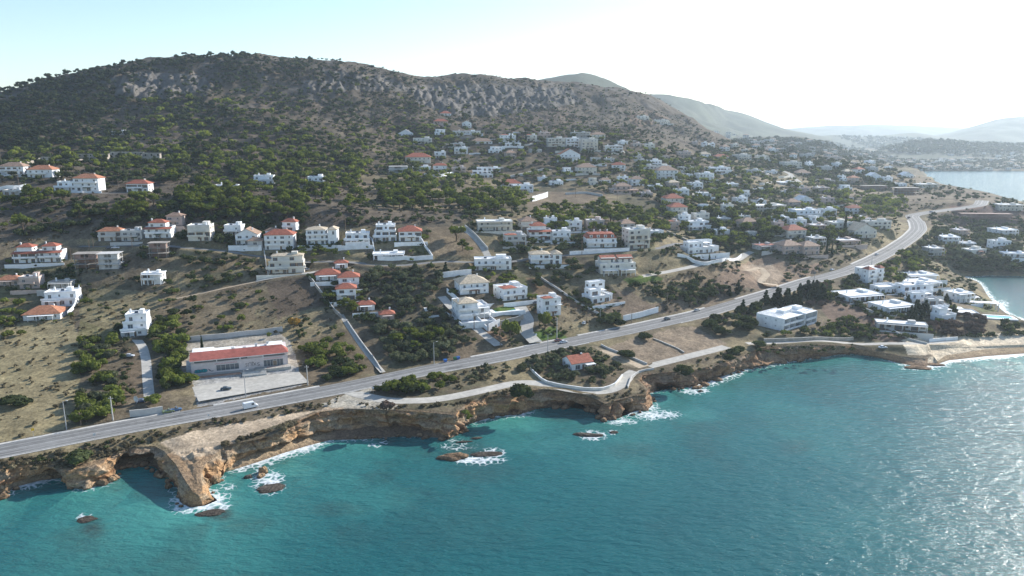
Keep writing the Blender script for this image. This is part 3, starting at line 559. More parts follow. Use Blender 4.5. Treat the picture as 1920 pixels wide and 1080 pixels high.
GROUND = [([(150, 545), (225, 560), (215, 640), (148, 640)], (.21, .19, .085), .7), ([(340, 560), (470, 548), (480, 590), (350, 612)], (.235, .2, .12), .7), ([(560, 655), (640, 625), (680, 655), (600, 690)], (.17, .15, .07), .7), ([(0, 505), (140, 500), (150, 545), (0, 560)], (.12, .12, .055), .6), ([(930, 520), (990, 520), (1000, 560), (950, 570)], (.12, .13, .05), .5), ([(1090, 440), (1230, 445), (1230, 470), (1090, 470)], (.11, .11, .055), .6), ([(840, 640), (960, 640), (960, 665), (850, 685)], (.2, .15, .1), .5), ([(1330, 455), (1480, 430), (1500, 470), (1380, 480)], (.13, .13, .06), .6), ([(230, 655), (262, 645), (272, 745), (236, 750)], (.16, .12, .08), .8)] + [(c_, (.205, .192, .176), .75) for c_ in CRAG] + [(c_, (.40, .27, .165), .75) for c_ in HEADS] + [
 ([(0, 345), (660, 330), (700, 385), (640, 425), (0, 455)], (.125, .10, .08), .6), ([(0, 300), (340, 330), (330, 350), (0, 345)], (.13, .105, .085), .5),
 ([(240, 365), (330, 365), (330, 395), (235, 400)], (.22, .17, .105), .7), ([(480, 425), (560, 420), (560, 440), (480, 445)], (.10, .11, .045), .6), ([(330, 490), (480, 478), (490, 500), (340, 520)], (.19, .145, .09), .7),
 ([(1060, 400), (1200, 420), (1240, 445), (1100, 440)], (.13, .1, .075), .6), ([(770, 456), (800, 458), (806, 482), (770, 486)], (.09, .10, .04), .8), ([(575, 458), (640, 458), (640, 466), (575, 468)], (.10, .16, .05), .9), ([(640, 505), (820, 505), (900, 640), (760, 690), (700, 640)], (.12, .1, .065), .6),
 ([(560, 640), (690, 615), (715, 700), (575, 720)], (.15, .115, .075), .7), ([(985, 694), (1062, 648), (1130, 664), (1168, 692), (1152, 720), (1032, 714)], (.12, .095, .062), .7),
 ([(-200, 640), (0, 612), (130, 590), (152, 640), (148, 770), (120, 805), (-200, 870)], (.30, .25, .14), .85),
 ([(150, 540), (270, 545), (330, 560), (320, 620), (220, 625), (150, 600)], (.28, .23, .13), .75),
 ([(300, 545), (480, 530), (480, 600), (330, 630), (290, 600)], (.2, .15, .1), .6),
 ([(500, 530), (575, 518), (610, 570), (520, 600)], (.13, .098, .072), .8),
 ([(330, 662), (352, 636), (520, 622), (545, 640), (560, 690), (530, 702), (362, 712), (340, 700)], (.40, .36, .30), .85),
 ([(360, 712), (450, 700), (545, 685), (560, 690), (566, 722), (470, 742), (372, 764)], (.37, .36, .34), .95),
 ([(300, 832), (350, 812), (480, 788), (560, 775), (640, 760), (700, 755), (735, 760), (690, 769), (600, 771), (550, 785), (470, 815), (420, 834), (400, 850), (345, 862)], (.52, .41, .29), .92),
 ([(600, 762), (640, 742), (690, 726), (705, 728), (690, 735), (712, 752), (760, 762), (700, 770)], (.46, .42, .34), .9),
 ([(1125, 655), (1250, 618), (1300, 612), (1365, 646), (1215, 682)], (.28, .215, .15), .85),
 ([(1108, 648), (1130, 652), (1205, 686), (1190, 690), (1160, 680)], (.33, .27, .18), .85),
 ([(1090, 585), (1230, 570), (1330, 540), (1400, 540), (1330, 575), (1240, 590)], (.16, .12, .088), .7),
 ([(1360, 505), (1440, 480), (1500, 500), (1560, 490), (1520, 515), (1440, 545), (1330, 530)], (.26, .18, .125), .8),
 ([(1390, 498), (1445, 495), (1470, 515), (1450, 540), (1425, 530)], (.36, .28, .2), .8),
 ([(1230, 530), (1300, 505), (1360, 500), (1330, 530)], (.25, .185, .115), .8),
 ([(1535, 575), (1580, 560), (1640, 590), (1700, 625), (1750, 640), (1680, 645), (1630, 635), (1560, 605)], (.17, .115, .085), .85),
 ([(1165, 522), (1212, 515), (1240, 520), (1244, 525), (1182, 535)], (.10, .15, .03), .95),
 ([(925, 580), (952, 573), (974, 579), (940, 592)], (.10, .16, .03), .95),
 ([(1100, 545), (1180, 545), (1235, 580), (1165, 593), (1120, 575)], (.2, .15, .105), .8),
 ([(985, 520), (1030, 525), (1075, 560), (1120, 590), (1010, 560)], (.19, .125, .075), .8),
 ([(1000, 625), (1040, 612), (1065, 635), (1010, 640)], (.08, .14, .025), .9),
 ([(905, 612), (935, 605), (955, 640), (920, 640)], (.24, .155, .10), .85),
 ([(680, 470), (770, 462), (785, 492), (700, 495)], (.16, .125, .09), .7),
 ([(800, 425), (880, 425), (920, 475), (810, 480)], (.22, .165, .11), .7),
 ([(580, 405), (700, 385), (900, 400), (860, 425), (600, 425)], (.12, .095, .075), .6),
 ([(180, 215), (330, 200), (460, 230), (520, 300), (350, 320), (280, 260)], (.16, .125, .095), .6),
 ([(230, 255), (330, 260), (360, 290), (300, 295)], (.22, .175, .13), .8),
 ([(470, 190), (640, 190), (640, 215), (480, 210)], (.2, .155, .115), .6),
 ([(700, 215), (830, 225), (840, 255), (700, 260)], (.19, .14, .1), .6),
 ([(850, 235), (1060, 200), (1100, 230), (1000, 250)], (.17, .125, .09), .5),
 ([(1170, 212), (1220, 206), (1260, 225), (1190, 240)], (.23, .16, .11), .8),
 ([(1010, 360), (1130, 358), (1150, 380), (1000, 395), (980, 380)], (.2, .15, .105), .7),
 ([(1540, 420), (1700, 360), (1900, 360), (1920, 440), (1740, 400)], (.17, .13, .09), .5),
 ([(1780, 385), (1920, 385), (1920, 420), (1790, 425)], (.17, .105, .085), .8),
 ([(1590, 330), (1720, 330), (1830, 360), (1700, 385), (1570, 385)], (.19, .15, .105), .6),
 ([(1690, 636), (1800, 628), (1920, 622), (2200, 610), (2200, 660), (1700, 665)], (.74, .62, .45), .97),
 ([(1800, 560), (1850, 560), (1872, 585), (1840, 585)], (.10, .12, .04), .8),
]
Cg = ground_colour(GX, GY, H)
keep_v = sd > .9
V = np.stack([GX, GY, H], -1).reshape(-1, 3)
F = grid_faces(NR, NU); kv = keep_v.ravel(); F = F[kv[F].all(1)]
def remap(V, F, *A):
    used = np.zeros(len(V), bool); used[F.ravel()] = True; ix = np.cumsum(used) - 1
    return (V[used], ix[F]) + tuple(a[used] for a in A)
V, F, Cv = remap(V, F, Cg.reshape(-1, 3))
g = NT('ground'); p = g.pos(); a = g.attr('Col')
n_ = g.noise(p, .9, 6, .65); n2_ = g.noise(p, .12, 5, .6); n3_ = g.noise(p, 3.5, 3, .6)
c_ = g.mix(.8, a.outputs['Color'], g.ramp(n_, [(.3, .45), (.5, .95), (.7, 1.5)]), 'MULTIPLY')
c_ = g.mix(.6, c_, g.ramp(n2_, [(.3, .65), (.6, 1.25)]), 'MULTIPLY')
g.bsdf(c_, .95, g.bump(n_, .6, .5, g.bump(n3_, .4, .12)), .1)
M_ground = g.m
o = link('terrain', np_mesh('terrain', V, F, [M_ground], smooth_=True, attrs={'Col': ('FLOAT_COLOR', rgba(Cv))})); tag(o, kind='structure')
# wide skirts of land beyond the detailed ground
su = np.linspace(-3.2, 3.2, 260); sy = np.geomspace(2480, 14000, 110); SX = su[None] * sy[:, None]; SY = np.repeat(sy[:, None], 260, 1)
SZ = 10 + 8 * fbm2(SX, SY, 700, 3, 8) + smooth(2480, 3500, SY) * 8 - 3; SZ[0] -= 4
Cs = ground_colour(SX, SY, SZ * 0 + 30)
o = link('far_plain', np_mesh('far_plain', np.stack([SX, SY, SZ], -1).reshape(-1, 3), grid_faces(110, 260), [M_ground], smooth_=True, attrs={'Col': ('FLOAT_COLOR', rgba(Cs.reshape(-1, 3) * .75))})); tag(o, kind='structure')
def far_hill(name, ridge, front, back, base, seed, col=(.075, .085, .055)):
    R = [(*at_Y(a, b, Y), Y) for a, b, Y in ridge]; R = smooth_line([(x, Y, z) for x, z, Y in R], 25, 6)
    vs = np.r_[np.linspace(-1, 0, 46), np.linspace(0, 1, 16)[1:]]
    rx = R[:, 0][None]; ry = R[:, 1][None]; rz = R[:, 2][None]; v = vs[:, None]; off = np.where(v < 0, v * front, v * back)
    rr = np.hypot(rx, ry); X = rx + rx / rr * off; Y = ry + ry / rr * off
    Z = base + (rz - base) * (1 - smooth(0, 1, np.abs(v)) ) * 1.0
    amp = (rz - base) * .16 * np.minimum(1, np.abs(v) * 5); rd = 1 - np.abs(fbm2(X, Y, 420, 4, seed)); Z = Z + amp * (rd - .7) * 2 + fbm2(X, Y, 60, 3, seed + 1) * 3
    n = fbm2(X, Y, 120, 4, seed + 2)[..., None]; C = np.array(col) * (1 + .6 * n)
    o = link(name, np_mesh(name, np.stack([X, Y, Z], -1).reshape(-1, 3), grid_faces(*X.shape)[:, ::-1], [M_ground], smooth_=True, attrs={'Col': ('FLOAT_COLOR', rgba(np.clip(C, .02, .5).reshape(-1, 3)))}))
    return tag(o, kind='structure')
far_hill('far_hill', [(880, 175, 2700), (1000, 152, 2700), (1060, 143, 2700), (1095, 142, 2700), (1130, 152, 2700), (1180, 174, 2700), (1260, 205, 3300), (1350, 235, 3200), (1430, 260, 3100)], 1300, 1500, 15, 41)
far_hill('far_hill', [(1100, 200, 3500), (1210, 180, 3500), (1250, 181, 3500), (1300, 190, 3500), (1360, 206, 4200), (1400, 213, 4200), (1440, 231, 4100), (1490, 247, 4000), (1560, 258, 3900)], 1500, 1500, 15, 43)
far_hill('far_hill', [(1340, 262, 2150), (1400, 257, 2150), (1430, 255, 2150), (1460, 260, 2150), (1490, 253, 2150), (1510, 253, 2150), (1545, 268, 2150), (1590, 285, 2130), (1660, 300, 2120)], 420, 500, 14, 45, (.08, .085, .055))
far_hill('far_hill', [(1500, 262, 4600), (1560, 252, 4600), (1620, 258, 4600), (1680, 252, 4600), (1720, 248, 4600), (1760, 256, 4600), (1820, 262, 4600), (1900, 262, 4600)], 900, 900, 15, 47)
far_hill('far_hill', [(1640, 285, 2900), (1700, 268, 2900), (1740, 263, 2900), (1790, 267, 2900), (1850, 272, 2900), (1900, 270, 2900), (1960, 275, 2900), (2100, 285, 2900)], 600, 700, 14, 49)
far_hill('far_hill', [(1700, 262, 5200), (1780, 250, 5200), (1830, 235, 5200), (1870, 224, 5200), (1900, 220, 5200), (1960, 219, 5200), (2050, 225, 5200), (2300, 240, 5200)], 1600, 1500, 15, 51)
far_hill('far_hill', [(1400, 250, 7600), (1500, 239, 7600), (1560, 236, 7600), (1640, 234, 7600), (1720, 236, 7600), (1800, 240, 7600), (1900, 244, 7600)], 1800, 1500, 15, 53)

# ------------------------------------------------------------------ roads
def strip(name, P, w0, w1, mat, zo, kind='structure', thick=0.0, vcols=3):
    P = np.asarray(P); T = np.gradient(P[:, :2], axis=0); T /= np.linalg.norm(T, axis=1)[:, None]; N = np.stack([-T[:, 1], T[:, 0]], 1)
    off = np.linspace(w0, w1, vcols); X = P[:, None, :2] + N[:, None] * off[None, :, None]; Z = np.repeat(P[:, 2:3] + zo, vcols, 1)
    V = np.concatenate([X, Z[..., None]], -1); F = grid_faces(len(P), vcols)[:, ::-1]
    if thick:
        lo = V[:, [0, -1]].copy(); lo[..., 2] -= thick; n0 = V.shape[0] * vcols
        V2 = np.concatenate([V.reshape(-1, 3), lo.reshape(-1, 3)]); i = np.arange(len(P) - 1)
        a = np.stack([i * vcols, (i + 1) * vcols, n0 + (i + 1) * 2, n0 + i * 2], 1); b = np.stack([i * vcols + vcols - 1, n0 + i * 2 + 1, n0 + (i + 1) * 2 + 1, (i + 1) * vcols + vcols - 1], 1)
        F = np.concatenate([F, a, b]); V = V2
    o = link(name, np_mesh(name, V.reshape(-1, 3), F, [mat])); return tag(o, kind=kind) if kind else o
def simple_mat(name, col, var=.25, scale=1.2, rough=.9, big=.08, bump=.2, spec=.2, dist=.05):
    g = NT(name); p = g.pos(); a = g.noise(p, scale, 5, .6); b = g.noise(p, big, 4, .6)
    c = g.mix(1.0, col, g.ramp(a, [(.3, 1 - var), (.7, 1 + var)]), 'MULTIPLY'); c = g.mix(1.0, c, g.ramp(b, [(.3, 1 - var * .8), (.7, 1 + var * .8)]), 'MULTIPLY')
    g.bsdf(c, rough, g.bump(a, bump, dist), spec); return g.m
M = {}
M['asphalt'] = simple_mat('asphalt', (.185, .183, .176), .16, .6, .88, .05)
M['asphalt_light'] = simple_mat('worn_asphalt', (.235, .232, .222), .14, .6, .88, .05)
M['concrete'] = simple_mat('concrete', (.42, .40, .355), .18, .5, .9, .06)
M['dirt'] = simple_mat('dirt', (.42, .335, .235), .22, .6, .95, .07, .5)
M['paint'] = simple_mat('road_paint', (.40, .40, .385), .15, .6, .7, .2)
M['kerb'] = simple_mat('kerb', (.5, .48, .44), .15, .8, .85, .2)
strip('road', main_line, -6.4, 6.4, M['asphalt_light'], .05, vcols=5)
strip('carriageway', main_line, .2, 5.6, M['asphalt'], .06, vcols=5)
M['wear'] = simple_mat('tyre_worn_asphalt', (.165, .163, .157), .3, .35, .85, .09)
for a_, b_ in ((-4.6, -3.9), (-2.6, -1.9), (1.5, 2.2), (3.5, 4.2)): strip('road_wear', main_line, a_, b_, M['wear'], .068)
for a_, b_, c_, d_ in ((30, 37, .4, 3.0), (70, 74, -5, -2), (118, 130, 2.9, 5.4), (150, 153, -5.2, -.4), (176, 188, -3, -.4), (210, 214, .4, 5)): strip('road_patch', main_line[a_:b_], c_, d_, M['wear'], .072)
strip('road_marking', main_line, -.16, .16, M['paint'], .075)
strip('road_marking', main_line, -5.55, -5.35, M['paint'], .075)
strip('road_marking', main_line, 3.35, 3.6, M['paint'], .075)
n_m = len(main_line)
for a, b in ((0, .11), (.118, .165), (.235, .29), (.30, .40), (.43, .52), (.58, .82)):
    strip('pavement', main_line[int(a * n_m):int(b * n_m)], 6.4, 7.9, M['kerb'], .17, thick=.3)
strip('pavement', main_line[:int(.30 * n_m)], -6.9, -6.4, M['kerb'], .17, thick=.3)
strip('pavement', main_line[int(.36 * n_m):int(.82 * n_m)], -6.9, -6.4, M['kerb'], .17, thick=.3)
for n, P, wd, mk in PL: strip(n, P, -wd / 2, wd / 2, M[mk], .04)

# ------------------------------------------------------------------ cliffs and beaches
def coast_samples():
    s = np.r_[0, np.cumsum(np.hypot(*(cW[1:] - cW[:-1]).T) + .3 * np.hypot(*(cT[1:] - cT[:-1]).T))]
    n = int(s[-1] / .33); q = np.linspace(0, s[-1], n)
    I = lambda arr: np.interp(q, s, arr)
    def sm(a, k=3):
        for _ in range(k): a[1:-1] = (a[:-2] + 2 * a[1:-1] + a[2:]) / 4
        return a
    g = lambda A: np.stack([sm(I(A[:, 0])), sm(I(A[:, 1]))], 1)
    return q, g(cW), g(cF), g(cT), sm(I(cTz)), I(np.array([c[5] for c in CO], float)), I(np.array([c[6] for c in CO])), I(np.array([c[7] for c in CO], float))
q, sW, sF, sT, sTz, sB, sFo, sC = coast_samples()
q0 = np.array([np.argmin(np.hypot(sW[:, 0] - w_[0], sW[:, 1] - w_[1])) for w_ in cW])
tg = np.gradient(sT, axis=0)
for _ in range(40): tg[1:-1] = (tg[:-2] + 2 * tg[1:-1] + tg[2:]) / 4
tg /= np.linalg.norm(tg, axis=1)[:, None]; inl = np.stack([-tg[:, 1], tg[:, 0]], 1)      # inland normal
mW = np.gradient(sW, axis=0)
for _ in range(12): mW[1:-1] = (mW[:-2] + 2 * mW[1:-1] + mW[2:]) / 4
mW /= np.linalg.norm(mW, axis=1)[:, None]; out = np.stack([mW[:, 1], -mW[:, 0]], 1)
rows = []; NC, NB = 34, 9
POCK = [(at_z(a, b_, 0), hw_, dp_, tc_, th_) for a, b_, hw_, dp_, tc_, th_ in [(1178, 776, 2.8, 9, .78, .34), (1150, 787, 1.5, 4, .62, .2), (1117, 775, 3.2, 7, .85, .32), (1085, 766, 4.5, 5, .95, .25), (1258, 729, 6, 4.5, .95, .26), (1216, 739, 1.6, 3, .4, .16), (1318, 719, 3, 3.5, .75, .25), (1338, 713, 2.2, 3, .42, .2), (112, 895, 5, 4.5, .8, .33), (260, 875, 11, 7, .78, .36), (60, 905, 6, 2.5, .9, .2), (860, 808, 2, 2.5, .85, .2), (700, 822, 14, 1.6, .9, .22), (1045, 763, 5, 2.5, .95, .25)]]
hasB = sB > .5; fz = np.where(hasB, 1.3, 0.0)
for k in (2.6, 1.3):                                             # apron lying on the turf
    xy = sT + inl * k; z = hgt(xy[:, 0], xy[:, 1]); rows.append((xy[:, 0], xy[:, 1], np.maximum(z, 1.0) + (.04 if k > 2 else .10), 'a'))
for i in range(NC + 1):
    t = i / NC; bulge = (t ** 1.6)                                # steep near the top edge
    xy = sT * (1 - bulge) + sF * bulge; zt = sTz * (1 - t) + fz * t
    wob = smooth(.02, .2, t)
    rdg = 1 - 2 * np.abs(noise3(xy[:, 0], xy[:, 1], zt * .7, 4.2, 11)); crk = -np.maximum(0, .25 - np.abs(noise3(xy[:, 0], xy[:, 1], zt * .5, 5.5, 12))) * 5
    n = rdg * 1.25 + crk + noise3(xy[:, 0], xy[:, 1], zt * 1.8, 7, 1) * 1.3 + noise3(xy[:, 0], xy[:, 1], zt * 2.2, 3.1, 2) * .8 + noise3(xy[:, 0], xy[:, 1], zt * 3, 1.3, 3) * .45
    led = noise2(zt * 1.0 + xy[:, 0] * .06, xy[:, 1] * .05, 1.1, 4) * .95
    pk = np.zeros(len(q))
    for (wx_, wy_), hw_, dp_, tc_, th_ in POCK: pk = pk - dp_ * np.exp(-((q - q[np.argmin(np.hypot(sW[:, 0] - wx_, sW[:, 1] - wy_))]) / hw_) ** 6) * math.exp(-((t - tc_) / th_) ** 6)
    cave = pk - .6 * sC * np.exp(-((t - .8) / .26) ** 2) * (.75 + .35 * noise2(q, q * 0, 6, 5))
    wl = smooth(2.0, 7.0, sTz)
    xy = xy + out * ((n + led) * wob * wl + cave)[:, None]
    rows.append((xy[:, 0], xy[:, 1], zt + (.25 * noise2(xy[:, 0], xy[:, 1], 2.2, 6) + (1.0 * (1 - 2 * np.abs(noise2(xy[:, 0], xy[:, 1], 3.6, 16))) + .7 * noise2(xy[:, 0], xy[:, 1], 1.7, 17)) * smooth(2.5, 6, np.hypot(*(sT - sF).T)) * wl * (1 - smooth(.8, .95, t)) * smooth(.0, .12, t)) * (wob if t < .97 else 0), 'c'))
lx, ly, lz, _ = rows[-1]
for i in range(1, NB + 1):
    t = i / NB; x = lx * (1 - t) + sW[:, 0] * t; y = ly * (1 - t) + sW[:, 1] * t
    rows.append((x, y, lz * (1 - t) + .0 * t + np.where(hasB, .12 * fbm2(x, y, 3, 2, 8) * (t < 1), 0), 'b'))
for k, dz in ((1.5, -.35), (6, -1.5), (12, -4)):
    xy = sW + out * k; rows.append((xy[:, 0], xy[:, 1], np.full(len(q), dz), 'u'))
RX = np.array([r[0] for r in rows]); RY = np.array([r[1] for r in rows]); RZ = np.array([r[2] for r in rows]); kind = [r[3] for r in rows]
gc = ground_colour(RX[:2], RY[:2], RZ[:2])
n1 = noise3(RX, RY, RZ * 2.5, 5, 31); n2 = noise3(RX, RY, RZ * 4, 1.6, 32); strat = noise2(RZ * 1.0 + .05 * RX, RX * .04, .9, 33)
cc = np.empty(RX.shape + (3,)); ora = np.array([.50, .31, .165]); redd = np.array([.30, .155, .085]); pale = np.array([.46, .35, .235]); gry = np.array([.25, .2, .145])
m = smooth(-.3, .5, n1)[..., None]; cc[:] = ora * (1 - m) + pale * m
m = (smooth(.0, .6, strat + .4 * n2) * .7)[..., None]; cc = cc * (1 - m) + redd * m
pxr, pyr, _ = project(RX, RY, RZ); rmix = (smooth(840, 1150, pxr) * .45)[..., None]; cc = cc * (1 - rmix) + np.array([.27, .165, .115]) * rmix
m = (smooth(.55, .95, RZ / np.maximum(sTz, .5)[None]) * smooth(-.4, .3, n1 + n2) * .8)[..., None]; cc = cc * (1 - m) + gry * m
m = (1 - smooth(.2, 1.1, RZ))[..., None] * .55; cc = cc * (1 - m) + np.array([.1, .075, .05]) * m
sand = np.array([.42, .315, .2]) * (1 + .12 * fbm2(RX, RY, 4, 3, 39))[..., None]; wet = np.array([.2, .14, .09])
bm = np.zeros(RX.shape); 
for r_, k in enumerate(kind):
    if k == 'b': bm[r_] = hasB
    if k == 'u': bm[r_] = hasB * .6
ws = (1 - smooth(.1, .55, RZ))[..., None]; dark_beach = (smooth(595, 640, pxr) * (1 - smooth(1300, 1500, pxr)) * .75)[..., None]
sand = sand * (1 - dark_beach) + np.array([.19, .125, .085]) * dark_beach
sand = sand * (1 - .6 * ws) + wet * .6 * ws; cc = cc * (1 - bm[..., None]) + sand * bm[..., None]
flat = (sTz < 3.3) & (pxr[5] > 1740); cc[:NC + 3, flat] = np.array([.74, .62, .45])
cc[:2] = gc; cc[2] = .6 * gc[1] + .4 * cc[2]
g = NT('cliff_rock'); p = g.pos(); a = g.attr('Col'); n_ = g.noise(p, 1.1, 7, .65); n3_ = g.noise(p, 4.0, 4, .6)
wp = g.mix(.8, p, g.noise(p, .6, 4, .6, 1), 'ADD'); mz = g.n('ShaderNodeMapping'); g.l(wp, mz.inputs['Vector']); mz.inputs['Scale'].default_value = (.10, .10, 1.25); st_ = g.noise(mz.outputs[0], 1.6, 4, .7)
vc = g.n('ShaderNodeTexVoronoi', feature='DISTANCE_TO_EDGE'); g.l(wp, vc.inputs['Vector']); vc.inputs['Scale'].default_value = .55; crack = g.ramp(vc.outputs['Distance'], [(.0, .35), (.05, .85), (.12, 1.)])
c_ = g.mix(.75, a.outputs['Color'], g.ramp(n_, [(.3, .5), (.5, 1.0), (.7, 1.35)]), 'MULTIPLY'); c_ = g.mix(.75, c_, g.ramp(st_, [(.36, .5), (.48, 1.05), (.56, .8), (.66, 1.3)]), 'MULTIPLY'); c_ = g.mix(.55, c_, crack, 'MULTIPLY')
g.bsdf(c_, .95, g.bump(n_, .9, .9, g.bump(st_, .8, .7, g.bump(n3_, .6, .2))), .1)
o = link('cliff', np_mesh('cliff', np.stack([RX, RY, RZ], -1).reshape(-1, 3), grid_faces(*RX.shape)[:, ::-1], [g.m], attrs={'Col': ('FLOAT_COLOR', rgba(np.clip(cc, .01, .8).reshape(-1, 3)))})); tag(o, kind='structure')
M_cliff = g.m
# ------------------------------------------------------------------ sea
FOAM = [  # px ellipses: cx, cy, rx, ry, strength
 (395, 950, 42, 13, .8), (425, 912, 24, 10, .45), (500, 905, 36, 26, .75), (490, 885, 30, 12, .5), (160, 970, 24, 9, .6), (895, 862, 56, 11, .8), (925, 850, 32, 11, .75), (700, 835, 16, 5, .5), (722, 830, 10, 4, .6),
 (1110, 815, 30, 11, .95), (1150, 811, 12, 6, .8), (1225, 778, 60, 11, .8), (1165, 790, 40, 8, .7), (1300, 732, 34, 9, .8), (322, 922, 10, 8, .35), (324, 938, 6, 4, .7), (945, 777, 45, 6, .6), (1200, 765, 25, 10, .7), (860, 835, 50, 14, .22), (1755, 686, 30, 6, .8), (1875, 575, 18, 14, .8), (1720, 690, 40, 5, .6)]
REEF = [(170, 990, 34, 20, .9), (150, 1010, 80, 32, .35), (415, 965, 36, 18, .9), (470, 980, 70, 22, .3), (505, 912, 26, 14, .9), (625, 955, 70, 16, .35), (870, 840, 70, 20, .45), (905, 885, 90, 30, .3), (1180, 845, 60, 20, .3), (1490, 835, 50, 20, .35), (220, 905, 60, 20, .4), (300, 920, 70, 30, .5),
        (890, 852, 45, 11, .9), (60, 915, 60, 14, .5), (1400, 720, 90, 18, .3), (1530, 700, 160, 26, .3), (1060, 780, 70, 12, .45), (200, 1050, 200, 40, .15), (1130, 800, 100, 12, .25), (1450, 790, 120, 24, .15)]
SHAL = [(690, 935, 130, 46, .35), (960, 795, 120, 22, .9), (520, 880, 120, 26, .7), (320, 990, 180, 40, .45), (700, 850, 160, 22, .4), (1010, 830, 160, 30, .4), (430, 905, 40, 14, .6), (1800, 690, 150, 14, .5), (600, 900, 150, 30, .4), (1050, 870, 200, 40, .15)]
wu = np.r_[np.linspace(-1.3, -.75, 30)[:-1], np.linspace(-.75, .75, 1150), np.linspace(.75, 3.2, 60)[1:]]; wy = np.r_[np.linspace(40, 165, 14)[:-1], np.geomspace(165, 640, 640)[:-1], np.geomspace(640, 9000, 130)]
WX = wu[None] * wy[:, None]; WY = np.repeat(wy[:, None], len(wu), 1); ppx, ppy, _ = project(WX, WY, 0 * WX)
foam = np.zeros(WX.shape); shal = np.zeros(WX.shape); reef = np.zeros(WX.shape)
nb = (WY < 640) & (np.abs(WX) < 520); sub = slice(None, None)
dW, fo = seg_dist(WX[nb], WY[nb], [(*a_, b_) for a_, b_ in zip(sW[::6], sFo[::6])])
nz = fbm2(WX[nb], WY[nb], 5, 3, 61); nzl = fbm2(WX[nb], WY[nb], 14, 2, 62)
foam[nb] = np.maximum(0, fo * (1.15 - dW / (2.4 + 2.6 * fo + 1.6 * nzl)) + .0)
shal[nb] = np.exp(-dW / 14) * .55 * (fo > .25) + np.exp(-dW / 40) * .36
reef[nb] = np.maximum(reef[nb], .55 * smooth(.05, .5, fbm2(WX[nb], WY[nb], 24, 4, 63)) * np.exp(-dW / 55)); shal[nb] += .28 * smooth(.0, .5, fbm2(WX[nb], WY[nb], 40, 3, 64)) * np.exp(-dW / 90)
cov = (WX > 240) & (WX < 700) & (WY > 400) & (WY < 640); dep = -hgt(WX[cov], WY[cov]); foam[cov] = np.maximum(foam[cov], .7 * (1 - smooth(.1, 1.0, dep))); shal[cov] = np.maximum(shal[cov], .5 * (1 - smooth(.3, 3, dep)))
for L, arr in ((FOAM, foam), (REEF, reef), (SHAL, shal)):
    for cx, cy_, rx, ry, st in L:
        bb = (np.abs(ppx - cx) < rx * 2) & (np.abs(ppy - cy_) < ry * 2.2)
        if not bb.any(): continue
        nn_ = fbm2(WX[bb], WY[bb], 7, 3, int(cx)); r = np.hypot((ppx[bb] - cx) / rx, (ppy[bb] - cy_) / ry) + .35 * nn_
        arr[bb] = np.maximum(arr[bb], st * (1 - smooth(.25, 1.25, r)))
Wc = np.stack([foam, shal, reef, np.ones_like(foam)], -1).reshape(-1, 4)
g = NT('sea_water'); p = g.pos(); a = g.attr('Wcol'); sep = g.n('ShaderNodeSeparateColor'); g.l(a.outputs['Color'], sep.inputs[0])
mp = g.n('ShaderNodeMapping'); g.l(p, mp.inputs['Vector']); mp.inputs['Rotation'].default_value = (0, 0, math.radians(24)); mp.inputs['Scale'].default_value = (.45, 1.0, 1)
big = g.noise(p, .012, 4, .55); mid = g.noise(mp.outputs[0], .16, 4, .6)
deep = g.mix(g.ramp(big, [(.35, 0.), (.65, 1.)]), (.006, .077, .087), (.010, .110, .114))
deep = g.mix(g.math('MULTIPLY', mid, .5), deep, (.007, .092, .104))
c_ = g.mix(sep.outputs[1], deep, (.06, .25, .215))
rn = g.noise(p, .25, 5, .65)
c_ = g.mix(g.math('MULTIPLY', sep.outputs[2], g.ramp(rn, [(.3, .55), (.6, 1.)])), c_, (.035, .048, .042))
fn = g.noise(p, .55, 6, .7); fn2 = g.noise(p, .17, 4, .6)
vr = g.n('ShaderNodeTexVoronoi', feature='DISTANCE_TO_EDGE'); g.l(g.mix(.35, p, g.noise(p, .5, 3, .6, 1), 'ADD'), vr.inputs['Vector']); vr.inputs['Scale'].default_value = .42
lace = g.ramp(vr.outputs['Distance'], [(.0, .62), (.10, .25), (.3, 0.)])
fm = g.math('ADD', g.math('MULTIPLY', sep.outputs[0], .80), g.math('MULTIPLY', g.math('SUBTRACT', fn, .5), 1.5)); fm = g.math('ADD', fm, g.math('MULTIPLY', g.math('SUBTRACT', fn2, .5), .9)); fm = g.math('ADD', g.math('SUBTRACT', fm, .55), lace)
fm = g.math('MULTIPLY', fm, g.ramp(sep.outputs[0], [(.02, 0.), (.2, 1.)]))
fmask = g.ramp(fm, [(.02, 0.), (.2, .45), (.7, .95)])
c_ = g.mix(fmask, c_, (.74, .77, .78))
w1 = g.noise(mp.outputs[0], .42, 5, .62); w2 = g.noise(mp.outputs[0], 1.5, 4, .6); w3 = g.noise(p, .09, 3, .5)
w4 = g.noise(mp.outputs[0], 3.2, 2, .5)
nrm = g.bump(w3, .25, 2.0, g.bump(w1, .75, 1.1, g.bump(w2, .45, .26)))
rgh = g.mix(fmask, .10, .8)
b = g.bsdf(c_, rgh, nrm, .5); b.inputs['IOR'].default_value = 1.333
o = link('sea', np_mesh('sea', np.stack([WX, WY, 0 * WX], -1).reshape(-1, 3), grid_faces(*WX.shape), [g.m], smooth_=True, attrs={'Wcol': ('FLOAT_COLOR', Wc)})); tag(o, kind='structure')
